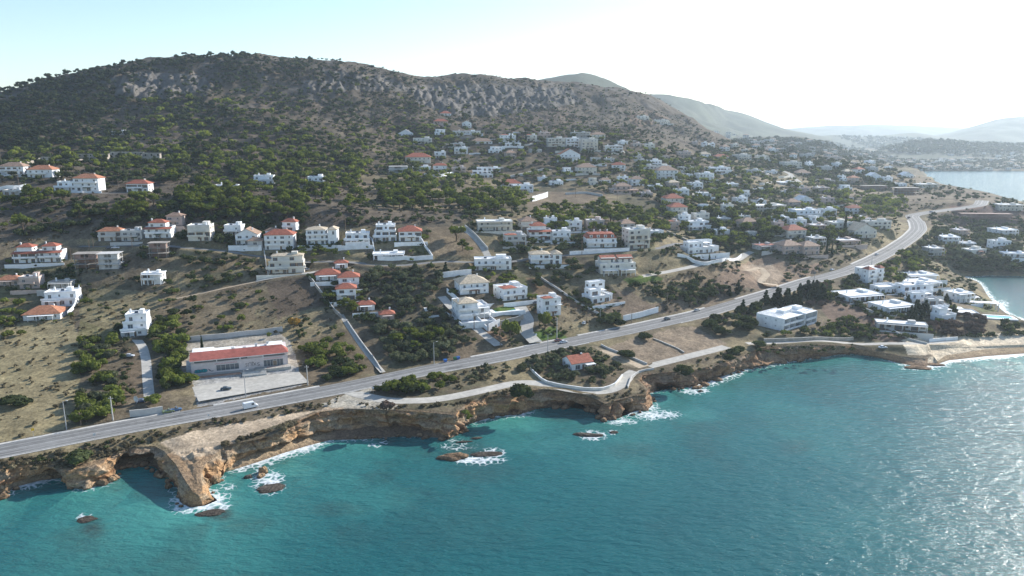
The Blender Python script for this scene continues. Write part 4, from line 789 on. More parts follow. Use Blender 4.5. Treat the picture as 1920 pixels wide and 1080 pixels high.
# ================================================================== BUILDINGS
class MB:
    def __init__(s): s.V = []; s.F = []; s.I = []
    def quadmesh(s, V, F, mi=0):
        n = len(s.V); s.V += [tuple(v) for v in V]; s.F += [[i + n for i in f] for f in F]; s.I += [mi] * len(F); return s
    def box(s, x0, x1, y0, y1, z0, z1, mi=0):
        V = [(x, y, z) for z in (z0, z1) for x, y in ((x0, y0), (x1, y0), (x1, y1), (x0, y1))]
        return s.quadmesh(V, [(3, 2, 1, 0), (4, 5, 6, 7), (0, 1, 5, 4), (1, 2, 6, 5), (2, 3, 7, 6), (3, 0, 4, 7)], mi)
    def hip(s, x0, x1, y0, y1, z, h, mi=0, th=.18):
        w, d = x1 - x0, y1 - y0; r = min(w, d) / 2 * .98
        a, b = ((x0 + r, (y0 + y1) / 2), (x1 - r, (y0 + y1) / 2)) if w >= d else (((x0 + x1) / 2, y0 + r), ((x0 + x1) / 2, y1 - r))
        V = [(x0, y0, z), (x1, y0, z), (x1, y1, z), (x0, y1, z), (x0, y0, z + th), (x1, y0, z + th), (x1, y1, z + th), (x0, y1, z + th), (*a, z + h), (*b, z + h)]
        F = [(3, 2, 1, 0), (0, 1, 5, 4), (1, 2, 6, 5), (2, 3, 7, 6), (3, 0, 4, 7)]
        F += [(4, 5, 9, 8), (5, 6, 9), (6, 7, 8, 9), (7, 4, 8)] if w >= d else [(4, 5, 8), (5, 6, 9, 8), (6, 7, 9), (7, 4, 8, 9)]
        return s.quadmesh(V, F, mi)
    def gable(s, x0, x1, y0, y1, z, h, mi=0, along='y', th=.2):
        if along == 'y':
            xm = (x0 + x1) / 2; V = [(x0, y0, z), (xm, y0, z + h), (x1, y0, z), (x0, y1, z), (xm, y1, z + h), (x1, y1, z)]
        else:
            ym = (y0 + y1) / 2; V = [(x0, y1, z), (x0, ym, z + h), (x0, y0, z), (x1, y1, z), (x1, ym, z + h), (x1, y0, z)]
        V += [(a, b, c + th) for a, b, c in V]
        return s.quadmesh(V, [(0, 3, 4, 1), (1, 4, 5, 2), (6, 7, 10, 9), (7, 8, 11, 10), (0, 1, 7, 6), (1, 2, 8, 7), (4, 3, 9, 10), (5, 4, 10, 11), (3, 0, 6, 9), (2, 5, 11, 8)], mi)
    def tri_wall(s, x0, x1, y0, y1, z, h, along='y', mi=0):
        if along == 'y': xm = (x0 + x1) / 2; V = [(x0, y0, z), (x1, y0, z), (xm, y0, z + h), (x0, y1, z), (x1, y1, z), (xm, y1, z + h)]
        else: ym = (y0 + y1) / 2; V = [(x0, y1, z), (x0, y0, z), (x0, ym, z + h), (x1, y1, z), (x1, y0, z), (x1, ym, z + h)]
        return s.quadmesh(V, [(0, 1, 2), (4, 3, 5), (1, 4, 5, 2), (3, 0, 2, 5)], mi)
    def parapet(s, x0, x1, y0, y1, z, h=.6, t=.2, mi=0):
        s.box(x0, x1, y0, y0 + t, z, z + h, mi); s.box(x0, x1, y1 - t, y1, z, z + h, mi); s.box(x0, x0 + t, y0 + t, y1 - t, z, z + h, mi); return s.box(x1 - t, x1, y0 + t, y1 - t, z, z + h, mi)
    def cyl(s, a, b, r0, r1=None, n=8, mi=0, cap=True):
        r1 = r0 if r1 is None else r1; a = Vector(a); b = Vector(b); d = (b - a).normalized(); u = d.orthogonal().normalized(); v = d.cross(u); V = []
        for c, r in ((a, r0), (b, r1)):
            for k in range(n): t = 2 * math.pi * k / n; V.append(tuple(c + (u * math.cos(t) + v * math.sin(t)) * r))
        F = [(k, (k + 1) % n, n + (k + 1) % n, n + k) for k in range(n)]
        if cap: F += [tuple(range(n))[::-1], tuple(range(n, 2 * n))]
        return s.quadmesh(V, F, mi)
    def mesh(s, name, mats): return np_mesh(name, s.V, s.F, mats if isinstance(mats, (list, tuple)) else [mats], s.I)
    def build(s, name, mats, parent=None): return link(name, s.mesh(name, mats), parent) if s.V else None
def empty(name, loc, yaw=0.0):
    o = bpy.data.objects.new(name, None); COL.objects.link(o); o.location = loc; o.rotation_euler = (0, 0, yaw); o.empty_display_size = .5; return o
def plaster(name, col, v=.12): return simple_mat(name, col, v, .45, .85, .11, .15, .2)
M.update(white=plaster('white_plaster', (.78, .79, .79)), cream=plaster('cream_plaster', (.64, .61, .54)), pink=plaster('pink_plaster', (.50, .40, .35)), pale=plaster('grey_plaster', (.50, .49, .47)),
         concrete_raw=plaster('raw_concrete', (.30, .275, .245), .25), brick=plaster('reddish_render', (.28, .19, .16), .25), flat_white=plaster('white_roof_coat', (.77, .77, .75), .2), stone=plaster('stone_wall', (.36, .32, .27), .3))
def tile_mat(name, col):
    g = NT(name); tc = g.n('ShaderNodeTexCoord').outputs['Object']; wv = g.n('ShaderNodeTexWave'); g.l(tc, wv.inputs['Vector']); wv.inputs['Scale'].default_value = 1.6; wv.inputs['Distortion'].default_value = 1.2
    n = g.noise(g.pos(), .9, 4, .6); c = g.mix(1., col, g.ramp(n, [(.3, .7), (.7, 1.3)]), 'MULTIPLY'); c = g.mix(.35, c, g.ramp(wv.outputs[0], [(.2, .55), (.8, 1.2)]), 'MULTIPLY')
    g.bsdf(c, .8, g.bump(wv.outputs[0], .4, .06), .2); return g.m
M.update(red=tile_mat('red_tiles', (.36, .125, .08)), orange=tile_mat('orange_tiles', (.42, .19, .11)), brown=tile_mat('brown_tiles', (.33, .225, .165)), creamtile=tile_mat('cream_tiles', (.50, .42, .31)))
g = NT('window_glass'); n = g.noise(g.pos(), .35, 2); g.bsdf(g.mix(n, (.03, .038, .045), (.16, .185, .21)), .12, None, .6); M['glass'] = g.m
M['frame'] = simple_mat('window_frame', (.55, .55, .53), .05); M['shutter'] = simple_mat('brown_shutter', (.16, .1, .06), .2); M['metal'] = simple_mat('grey_metal', (.35, .36, .37), .1, rough=.4, spec=.5)
M['dark'] = simple_mat('dark_opening', (.03, .028, .026), .2); M['wood'] = simple_mat('weathered_wood', (.2, .15, .11), .2)
# shared small meshes
def win_mesh():
    b = MB(); b.box(-.5, .5, .015, .05, 0, 1, 1)
    for a in ((-.5, -.44, -.05, .02, 0, 1), (.44, .5, -.05, .02, 0, 1), (-.44, .44, -.05, .02, .93, 1), (-.44, .44, -.05, .02, 0, .07), (-.03, .03, -.03, .02, .07, .93)): b.box(*a, 0)
    b.box(-.56, .56, -.16, .02, -.06, 0, 0); return b.mesh('window', [M['frame'], M['glass']])
WIN = win_mesh()
def shut_mesh():
    b = MB(); b.box(-.5, .5, .015, .05, 0, 1, 1); b.box(-.78, -.5, -.05, .02, 0, 1, 0); b.box(.5, .78, -.05, .02, 0, 1, 0); b.box(-.03, .03, -.02, .02, 0, 1, 0); return b.mesh('window', [M['shutter'], M['glass']])
WINS = shut_mesh()
DOOR = MB().box(-.5, .5, -.02, .05, 0, 1, 0).box(-.58, -.5, -.06, .05, 0, 1.04, 1).box(.5, .58, -.06, .05, 0, 1.04, 1).box(-.5, .5, -.06, .05, 1, 1.04, 1).mesh('door', [M['wood'], M['frame']])
b = MB(); b.cyl((-.7, .25, .75), (.7, .25, .75), .27, n=10, mi=0); b.quadmesh([(-.85, -1.2, .1), (.85, -1.2, .1), (.85, .1, .95), (-.85, .1, .95), (-.85, -1.2, .03), (.85, -1.2, .03), (.85, .1, .88), (-.85, .1, .88)], [(0, 1, 2, 3), (7, 6, 5, 4), (0, 4, 5, 1), (1, 5, 6, 2), (2, 6, 7, 3), (3, 7, 4, 0)], 1)
for x in (-.7, .7): b.box(x - .03, x + .03, .2, .28, 0, .6, 0)
HEATER = b.mesh('solar_heater', [M['flat_white'], M['glass']])
CHIM = MB().box(-.35, .35, -.3, .3, -.5, 1.3, 0).box(-.45, .45, -.4, .4, 1.3, 1.42, 0).box(-.25, .25, -.2, .2, 1.42, 1.7, 0).mesh('chimney', [M['white']])
def place(me, name, parent, loc, scale=(1, 1, 1), rz=0.0):
    o = bpy.data.objects.new(name, me); COL.objects.link(o); o.parent = parent; o.location = loc; o.scale = scale; o.rotation_euler = (0, 0, rz); return o
def add_windows(root, x0, x1, y0, y1, z, rnd, doors=False, sides=True, big=True, fh=3.1, gap=3.9, shut=False, back=False):
    """windows on the front (y0), and on the two side walls of a storey"""
    me = WINS if shut else WIN
    w = x1 - x0; n = max(1, int(w / gap)) if big else max(1, min(3, int(w / 4.5)))
    for k in range(n):
        cx = x0 + w * (k + .5 + rnd.uniform(-.12, .12)) / n
        if big and rnd.random() < .16: continue
        if doors and (k % 2 == 0 or rnd.random() < .4): place(me, 'window', root, (cx, y0 - .02, z + .12), (rnd.choice((1.3, 1.6, 2.4)), 1, 2.15))
        else: place(me, 'window', root, (cx, y0 - .02, z + 1.0), (rnd.choice((.8, 1.1, 1.5)), 1, rnd.choice((1.1, 1.2, 1.4))))
    if sides and big:
        m = max(1, min(2, int((y1 - y0) / 4.5)))
        for k in range(m):
            cy_ = y0 + (y1 - y0) * (k + .5) / m
            place(me, 'window', root, (x1 + .02, cy_, z + 1.0), (1.0, 1, 1.15), math.pi / 2)
            place(me, 'window', root, (x0 - .02, cy_, z + 1.0), (1.0, 1, 1.15), -math.pi / 2)
def balcony(root, x0, x1, y0, z, dep, mat, rail='solid'):
    b = MB(); b.box(x0, x1, y0 - dep, y0 - .003, z - .18, z)
    if rail == 'solid':
        b.box(x0, x1, y0 - dep, y0 - dep + .14, z, z + .95); b.box(x0, x0 + .14, y0 - dep + .14, y0 - .003, z, z + .95); b.box(x1 - .14, x1, y0 - dep + .14, y0 - .003, z, z + .95)
    else:
        b.box(x0, x1, y0 - dep, y0 - dep + .06, z + .9, z + .97)
        n = max(2, int((x1 - x0) / .45))
        for k in range(n + 1): x = x0 + (x1 - x0 - .06) * k / n; b.box(x, x + .06, y0 - dep, y0 - dep + .06, z, z + .9)
    return b.build('balcony', mat, root)
def slab_roof(root, x0, x1, y0, y1, z, mat, rimmat, ph=.55, name='roof'):
    b = MB(); b.box(x0 - .12, x1 + .12, y0 - .12, y1 + .12, z, z + .2, 0); b.parapet(x0 - .1, x1 + .1, y0 - .1, y1 + .1, z + .2, ph, .2, 1); return b.build(name, [mat, rimmat], root)
def make_house(label, P, W, D, yaw, mpp, style, fl, wc, rc, rnd, group=None):
    root = empty('house', P, yaw); tag(root, label, 'house', group)
    if wc == 'concrete': wm = M['concrete_raw']
    else: wm = M[wc]
    rm = {'white': M['flat_white'], 'concrete': M['concrete_raw'], 'pink': M['pink'], 'cream': M['creamtile'], 'redflat': M['red']}.get(rc) or M[rc]
    fh = 3.05; hw = W / 2; big = W / mpp > 26; fnd = -3.0
    wall = MB(); shut = rnd.random() < .35
    def vol(x0, x1, y0, y1, z0, n, base=False, doors=True):
        wall.box(x0, x1, y0, y1, fnd if base else z0, z0 + n * fh)
        for k in range(n): add_windows(root, x0, x1, y0, y1, z0 + k * fh, rnd, doors, True, big, shut=shut)
    rp = []
    if style in ('hip', 'lowhip'):
        vol(-hw, hw, 0, D, 0, fl, True)
        r = MB(); r.hip(-hw - .7, hw + .7, -.7, D + .7, fl * fh, min(W, D) * .24 + .6); ro = r.build('roof', rm, root); rp.append(ro)
        for k in range(1, fl): balcony(root, -hw * .96, hw * (.55 if k % 2 else .9), 0, k * fh, 1.7, wm)
        if fl == 1: 
            b = MB(); b.box(-hw * .7, hw * .7, -2.6, -.72, fh - .45, fh - .3)
            for k in range(4): x = -hw * .66 + hw * 1.32 * k / 3; b.box(x - .1, x + .1, -2.5, -2.3, fnd, fh - .45)
            b.build('porch', wm, root)
        place(CHIM, 'chimney', ro, (hw * .45, D * .6, fl * fh + min(W, D) * .12 + .6))
    elif style == 'hipstep':
        vol(-hw, hw, 0, D, 0, fl - 1, True); x0, x1 = -hw * .75, hw * .55; vol(x0, x1, D * .22, D * .95, (fl - 1) * fh, 1)
        z = (fl - 1) * fh; r = MB(); r.hip(x0 - .6, x1 + .6, D * .22 - .6, D * .95 + .6, fl * fh, min(x1 - x0, D * .7) * .24 + .6); ro = r.build('roof', rm, root)
        r2 = MB(); r2.quadmesh([(-hw - .5, -1.6, z - .35), (hw + .5, -1.6, z - .35), (hw + .5, D * .2, z + .55), (-hw - .5, D * .2, z + .55), (-hw - .5, -1.6, z - .55), (hw + .5, -1.6, z - .55), (hw + .5, D * .2, z + .02), (-hw - .5, D * .2, z + .02)],
                              [(0, 1, 2, 3), (7, 6, 5, 4), (0, 4, 5, 1), (1, 5, 6, 2), (2, 6, 7, 3), (3, 7, 4, 0)]); r2.build('porch_roof', rm, root)
        slab_roof(root, -hw, hw, D * .2 + .15, D, z + .03, M['flat_white'], wm, .5, 'roof_terrace'); balcony(root, -hw, hw, 0, fh, 1.6, wm) if fl > 2 else None
        place(HEATER, 'solar_heater', root, (hw * .78, D * .7, z + .23)); place(CHIM, 'chimney', ro, (x0 + 1, D * .6, fl * fh + .9))
    elif style == 'flat':
        vol(-hw, hw, 0, D, 0, fl, True); slab_roof(root, -hw, hw, 0, D, fl * fh, M['flat_white'], wm)
        for k in range(1, fl):
            if k % 2: balcony(root, -hw - .02, hw * .62, 0, k * fh, 1.8, wm)
            else: balcony(root, -hw * .3, hw + .02, 0, k * fh, 1.6, wm, 'bars' if big else 'solid')
        if rc == 'redflat':
            r = MB(); r.hip(-hw - .3, hw * .1, -.8, D * .5, fl * fh + .78, .9); r.build('tiled_canopy', rm, root)
        pn = MB(); pn.box(hw * .2, hw * .75, D * .45, D * .85, fl * fh + .2, fl * fh + 2.3); pn.build('stair_head', wm, root); place(HEATER, 'solar_heater', root, (-hw * .4, D * .6, fl * fh + .2)); place(CHIM, 'chimney', root, (hw * .6, D * .3, fl * fh + .6))
    elif style in ('step', 'towers'):
        if style == 'towers':
            vol(-hw, hw * -.05, 0, D, 0, fl, True); vol(hw * .1, hw, D * .15, D, 0, fl, True); vol(-hw * .0495, hw * .0995, D * .3, D * .9, 0, fl - 1, True)
            r = MB(); r.hip(-hw - .4, -hw * .3, -.4, D * .5, fl * fh + .2, 1.9); r.build('roof', rm, root); r = MB(); r.hip(hw * .45, hw + .4, D * .15 - .4, D * .6, fl * fh + .2, 1.9); r.build('roof', rm, root)
            b = MB(); b.box(-hw, -hw * .05, 0, D, fl * fh, fl * fh + .2); b.box(hw * .1, hw, D * .15, D, fl * fh, fl * fh + .2); b.build('roof_terrace', M['flat_white'], root)
            for k in range(1, fl): balcony(root, -hw * .85, -hw * .2, 0, k * fh, 1.4, wm); balcony(root, hw * .3, hw * .9, D * .15, k * fh, 1.4, wm)
        else:
            for k in range(fl):
                sx = 1 - .13 * k; y0 = min(k * 2.6, D * .5); x0, x1 = -hw * sx, hw * (1 - .05 * k)
                vol(x0, x1, y0, D, k * fh, 1, k == 0)
                if k == fl - 1: 
                    if rc == 'cream': r = MB(); r.hip(x0 - .5, x1 + .5, y0 - .5, D + .5, fl * fh, 1.3); r.build('roof', rm, root)
                    else: slab_roof(root, x0, x1, y0, D, fl * fh, M['flat_white'], wm)
                else:
                    b = MB(); b.box(x0 - .05, x1 + .05, y0 - .6, y0 + 2.58, (k + 1) * fh - .14, (k + 1) * fh + .02); b.box(x0 - .05, x1 + .05, y0 - .6, y0 - .46, (k + 1) * fh + .02, (k + 1) * fh + .9); b.build('terrace', [wm], root)
            place(HEATER, 'solar_heater', root, (0, D * .75, fl * fh + .2)); place(CHIM, 'chimney', root, (-hw * .5, D * .8, fl * fh + .6))
            if fl > 1:
                b = MB(); b.box(hw * .3, hw * .62, D * .55, D * .8, fl * fh + .2, fl * fh + 2.2); b.build('stair_head', wm, root)
                b = MB(); 
                for k in range(4): x = -hw * .8 + k * hw * .3; b.box(x - .08, x + .08, -2.2, -2.04, fnd, fh - .5)
                b.box(-hw * .85, hw * .15, -2.3, -.65, fh - .5, fh - .36); b.build('pergola', wm, root)
    elif style == 'cubes':
        vol(-hw, hw * .55, 0, D * .7, 0, 1, True); slab_roof(root, -hw, hw * .55, 0, D * .7, fh, M['flat_white'], wm, .7, 'roof_terrace')
        x0, x1 = -hw * .35, hw; vol(x0, x1, D * .72, D, 0, fl, True); slab_roof(root, x0, x1, D * .72, D, fl * fh, M['flat_white'], wm)
        if fl > 1:
            vol(-hw * .8, hw * .1, D * .3, D * .7, fh + .21, fl - 1 if fl == 2 else 1); z = (1 + (fl - 1 if fl == 2 else 1)) * fh + .21; slab_roof(root, -hw * .8, hw * .1, D * .3, D * .7, z, M['flat_white'], wm)
            b = MB(); b.box(hw * .1 + .02, hw * .55, D * .25, D * .6, 2 * fh - .3, 2 * fh - .12)
            for x in (hw * .2, hw * .5): b.box(x - .1, x + .1, D * .26, D * .26 + .2, fh + .2, 2 * fh - .3)
            b.build('pergola', wm, root)
        vol(hw * .56, hw * 1.0, D * .2, D * .71, 0, 1, True); slab_roof(root, hw * .56, hw, D * .2, D * .71, fh + .02, M['flat_white'], wm, .4)
    elif style == 'long':
        y1 = D; vol(-hw, hw, 0, D, 0, fl, True); slab_roof(root, -hw - .4, hw + .4, -.5, D, fl * fh, rm, wm, .3)
        b = MB(); n = max(3, int(W / 3.5)); dp = 2.4
        for k in range(n + 1): x = -hw + (W - .3) * k / n; b.box(x, x + .3, -dp, -dp + .3, fnd, (fl - .0) * fh - .3)
        b.box(-hw, hw, -dp, -.52, fl * fh - .3, fl * fh - .1); b.build('colonnade', wm, root)
        if fl > 1: balcony(root, -hw, hw, 0, fh, 1.9, wm)
        pn = MB(); pn.box(hw * .3, hw * .6, D * .4, D * .8, fl * fh + .2, fl * fh + 1.6); pn.build('stair_head', wm, root); place(CHIM, 'chimney', root, (-hw * .55, D * .55, fl * fh + .6))
    elif style in ('gable', 'gable2'):
        al = 'y' if style == 'gable' else 'x'; vol(-hw, hw, 0, D, 0, fl, True); h = (W if al == 'y' else D) * .26; z = fl * fh
        wall.tri_wall(-hw, hw, 0, D, z, h * .97, al); r = MB(); r.gable(-hw - .5, hw + .5, -.5, D + .5, z - .12, h * 1.06, 0, al); ro = r.build('roof', rm, root); place(CHIM, 'chimney', ro, (hw * .4, D * .5, z + h * .6))
        if fl > 1: balcony(root, -hw * .9, hw * .9, 0, fh, 1.7, wm)
        else: b = MB(); b.box(hw * .2, hw * 1.1, -2.8, -.52, fh - .6, fh - .45); b.box(hw * .25, hw * .32, -2.7, -2.5, fnd, fh - .6); b.box(hw, hw * 1.06, -2.7, -2.5, fnd, fh - .6); b.build('porch', M['flat_white'], root)
    elif style == 'split':
        vol(-hw, hw * .25, 0, D, 0, fl, True); vol(hw * .42, hw, -D * .12, D * .9, 0, fl, True); wall.box(hw * .25, hw * .42, D * .3, D * .9, fnd, (fl - 1) * fh)
        r = MB(); r.hip(-hw - .5, hw * .25 + .4, -.5, D + .5, fl * fh, 1.8); r.build('roof', rm, root); r = MB(); r.hip(hw * .42 - .3, hw + .5, -D * .12 - .5, D * .9 + .5, fl * fh + .01, 1.8); r.build('roof', rm, root)
        for k in range(1, fl): balcony(root, -hw, hw * .41, 0, k * fh, 1.8, wm)
        place(CHIM, 'chimney', root, (-hw * .2, D * .6, fl * fh + 1.2))
    elif style == 'mansard':
        vol(-hw, hw, 0, D, 0, fl - 1, True); z = (fl - 1) * fh; r = MB(); i = 1.6
        r.quadmesh([(-hw - .5, -.5, z), (hw + .5, -.5, z), (hw + .5, D + .5, z), (-hw - .5, D + .5, z), (-hw + i, i * .7, z + 2.5), (hw - i, i * .7, z + 2.5), (hw - i, D - i, z + 2.5), (-hw + i, D - i, z + 2.5)], [(3, 2, 1, 0), (0, 1, 5, 4), (1, 2, 6, 5), (2, 3, 7, 6), (3, 0, 4, 7), (4, 5, 6, 7)])
        r.hip(-hw + i - .2, hw - i + .2, i * .7 - .2, D - i + .2, z + 2.5, 1.2); ro = r.build('roof', rm, root)
        for k in range(4):
            x = -hw * .72 + k * hw * .48; d = MB(); d.box(x - .9, x + .9, -.2, 1.8, z + .4, z + 2.2, 0); d.box(x - 1.05, x + 1.05, -.35, 1.9, z + 2.2, z + 2.32, 1); do = d.build('dormer', [wm, rm], ro); place(WIN, 'window', do, (x, -.22, z + .6), (1.2, 1, 1.4))
        for k in range(1, fl - 1): balcony(root, -hw, hw, 0, k * fh, 2.0, wm)
        for x in (-hw * .4, 0.2, hw * .5): place(CHIM, 'chimney', ro, (x, D * .55, z + 3.3))
    elif style == 'twin':
        vol(-hw, hw, 0, D, 0, 2, True); z = 2 * fh; slab_roof(root, -hw, hw, 0, D, z, M['flat_white'], wm, .3)
        for s in (-1, 1):
            c = s * hw * .5; vol(c - hw * .4, c + hw * .4, D * .25, D * .9, z + .21, 1); r = MB(); r.quadmesh([(c - hw * .45, D * .2, z + fh - .5), (c + hw * .45, D * .2, z + fh - .5), (c + hw * .45, D * .6, z + fh + 1.4), (c - hw * .45, D * .6, z + fh + 1.4), (c - hw * .45, D * .95, z + fh - .2), (c + hw * .45, D * .95, z + fh - .2)], [(0, 1, 2, 3), (3, 2, 5, 4)])
            r.V += [(a, b_, q - .2) for a, b_, q in r.V]; r.F += [[9, 8, 7, 6], [10, 11, 8, 9]]; r.I += [0, 0]; r.build('roof', rm, root)
            gw = MB(); gw.tri_wall(c - hw * .12, c + hw * .12, -.05, .25, z + .5, 1.8, 'y'); gw.build('gable', wm, root)
            b = MB(); b.box(c - hw * .45, c + hw * .4, -4.2, -.2, fh - .4, fh - .22)
            for k in range(4): x = c - hw * .42 + k * hw * .27; b.box(x - .12, x + .12, -4.1, -3.86, fnd, fh - .4)
            b.build('porch', M['flat_white'], root)
        balcony(root, -hw, hw, 0, fh, 1.4, wm)
    elif style == 'frame':
        b = MB()
        for k in range(fl): 
            z = (k + 1) * fh; s_ = 1 - .1 * (k % 2); wall.box(-hw * s_ - .4, hw * s_ + .4, -1.0 if k == 0 else -.5, D, z - .22, z)
        nx = max(3, int(W / 4.2) + 1)
        for i in range(nx):
            for y in (.3, D * .5, D - .5): x = -hw * .92 + hw * 1.84 * i / (nx - 1); b.box(x - .16, x + .16, y - .16, y + .16, fnd, fl * fh - .22)
        b.build('column', M['concrete_raw'], root) if False else wall.quadmesh(b.V, b.F)
        inf = MB()
        for k in range(fl):
            z0 = k * fh + .002 if k else 0; inf.box(-hw * .9, hw * .9, D * .6, D * .62, z0, z0 + fh - .24)
            if k >= fl - 1 or wc == 'pale': inf.box(-hw * .9, -hw * .35, .35, .5, z0, z0 + fh - .24); inf.box(hw * .3, hw * .9, .35, .5, z0, z0 + fh - .24); inf.box(-hw * .35, hw * .3, .35, .5, z0, z0 + .9); inf.box(hw * .88, hw * .9, .5, D * .6, z0, z0 + fh - .24)
        inf.build('infill_wall', M['brick'] if wc == 'concrete' else wm, root)
    if wall.V:
        wall.build('wall', wm, root)
    if big and style in ('flat', 'step', 'hip', 'hipstep') and rnd.random() < .6:
        a = MB(); x = rnd.uniform(-hw * .6, 0); a.quadmesh([(x, -1.9, 2.3), (x + hw * .6, -1.9, 2.3), (x + hw * .6, -.02, 2.85), (x, -.02, 2.85), (x, -1.9, 2.24), (x + hw * .6, -1.9, 2.24), (x + hw * .6, -.02, 2.79), (x, -.02, 2.79)], [(0, 1, 2, 3), (7, 6, 5, 4), (0, 4, 5, 1), (1, 5, 6, 2), (3, 7, 4, 0)]); a.build('awning', rnd.choice((AW1, AW2, AW3)), root)
    if big and style != 'frame' and rnd.random() < .55:
        a = MB(); x = rnd.uniform(-hw * .5, hw * .3); h_ = .9; a.box(-hw - rnd.uniform(2, 5), hw + rnd.uniform(2, 5), -6.2, -5.95, -3.5, h_ - .6); a.build('garden_parapet', wm, root)
    if big and style not in ('frame',): place(DOOR, 'door', root, (hw * .12 if style not in ('split',) else -hw * .4, -.03, 0), (1.0, 1, 2.1))
    return root
AW1 = simple_mat('green_awning', (.10, .16, .11), .1); AW2 = simple_mat('cream_awning', (.5, .45, .36), .1); AW3 = simple_mat('terracotta_awning', (.32, .15, .1), .1)
RND = random.Random(7)
for (hrow, (P, W_, D_, yw, mpp)) in zip(HOUSES, HP): make_house(hrow[9], P, W_, D_, yw, mpp, hrow[3], hrow[4], hrow[6], hrow[7], RND, hrow[10])
# ------------------------------------------------------------------ the roadside shop
P, W_, D_, yw = SPP['shop']; root = empty('shop', P, yw); tag(root, 'long roadside shop with red sloped roof, pinkish front and graffiti behind a car park', 'shop'); hw = W_ / 2; Z0 = .9
wl = MB(); wl.box(-hw, hw, 0, D_, -2, 5.2); wl.box(-hw, hw, .5, D_, 5.2, 6.6); wl.box(-hw, hw, -.02, .52, 6.2, 6.7); wl.build('wall', plaster('faded_pink_front', (.60, .53, .515)), root)
r = MB(); a, e = 6.6, 8.8
r.quadmesh([(-hw - .4, -1.0, a), (hw + .4, -1.0, a), (hw - 2.2, 5.6, e), (-hw - .4, 5.6, e), (hw + .4, 6.0, a)], [(0, 1, 2, 3), (1, 4, 2)]); r.quadmesh([(-hw - .4, -1.0, a - .25), (hw + .4, -1.0, a - .25), (hw + .4, -1.0, a - .01), (-hw - .4, -1.0, a - .01)], [(0, 1, 2, 3)], 1); r.quadmesh([(-hw - .4, 5.61, a), (hw - 2.2, 5.61, a), (hw - 2.2, 5.61, e), (-hw - .4, 5.61, e)], [(1, 0, 3, 2)], 1)
r.quadmesh([(-hw - .4, -1, a - .25), (-hw - .4, 5.6, a - .25), (-hw - .4, 5.6, e), (-hw - .4, -1, a)], [(0, 1, 2, 3)][::1], 1); r.build('roof', [simple_mat('red_sheet_roof', (.31, .10, .078), .25, .5, .75), M['flat_white']], root)
b = MB(); b.box(-hw, -hw * .55, 5.7, D_, 6.61, 7.3); b.box(-hw * .1, hw * .55, 5.7, D_ - 3, 6.61, 7.0); b.box(hw * .58, hw * .93, 5.7, D_ - 1, 6.61, 7.6); b.box(-hw * .55, -hw * .1, 5.7, D_, 6.61, 6.7); b.build('flat_roof', M['flat_white'], root)
for x, y in ((-3, 9), (2, 8), (7, 12), (12, 13)): b = MB(); b.box(x - .5, x + .5, y - .4, y + .4, 6.7, 8.3); b.box(x - .7, x + .7, y - .6, y + .6, 8.3, 8.45); b.build('roof_vent', M['metal'], root)
for x0, x1 in ((-18.6, -9.8), (-9.4, -.2), (.2, 3.0), (9.8, 18.8), (.0, 0)):
    if x1 > x0: b = MB(); b.box(x0, x1, .44, .49, 5.3, 6.15); b.build('clerestory_window', M['glass'], root)
for x in (-9.6, 0, 9.6): wl2 = MB(); wl2.box(x - .18, x + .18, -.05, .45, 5.2, 6.2); wl2.build('pilaster', M['white'], root)
def shopfront(x0, x1, z0, z1, n):
    b = MB(); b.box(x0, x1, -.03, -.01, z0, z1, 1); 
    for k in range(n + 1): x = x0 + (x1 - x0 - .12) * k / n; b.box(x, x + .12, -.1, -.031, z0, z1, 0)
    b.box(x0, x1, -.1, -.031, z1, z1 + .12, 0); return b.build('shop_window', [M['frame'], M['glass']], root)
shopfront(-10, -.6, Z0 + .2, 3.6, 5); shopfront(9.8 - .2, 18.6 - 8.6 + 8.4 - 0.2, Z0, 3.7, 0) if False else shopfront(1 + 8.6, 1 + 17, Z0, 3.7, 6)
place(DOOR, 'door', root, (14.4, -.16, Z0), (1.6, 1, 2.3))
M['sign_pink'] = simple_mat('faded_red_sign', (.55, .20, .21), .15); M['sign_white'] = simple_mat('sign_board', (.62, .56, .55), .1)
def strokes(name, lines, mat, r, root_):
    b = MB()
    for L in lines:
        for p_, q_ in zip(L[:-1], L[1:]): b.cyl(p_, q_, r, n=5)
    return b.build(name, mat, root_)
for xa, xb in ((-11, -.4), (9.4, 18.4)):
    b = MB(); b.box(xa, xb, -.14, -.01, 3.85, 4.75); sg = b.build('sign', M['sign_white'], root); L = []
    rr = random.Random(int(xa * 10)); x = xa + .6
    while x < xb - .8:
        L += [[(x, -.16, 4.05), (x, -.16, 4.55), (x + .28, -.16, 4.55 if rr.random() < .5 else 4.3)], [(x + .3, -.16, 4.05), (x + .3, -.16, 4.4)]]; x += .62
    strokes('lettering', L, M['sign_pink'], .06, sg)
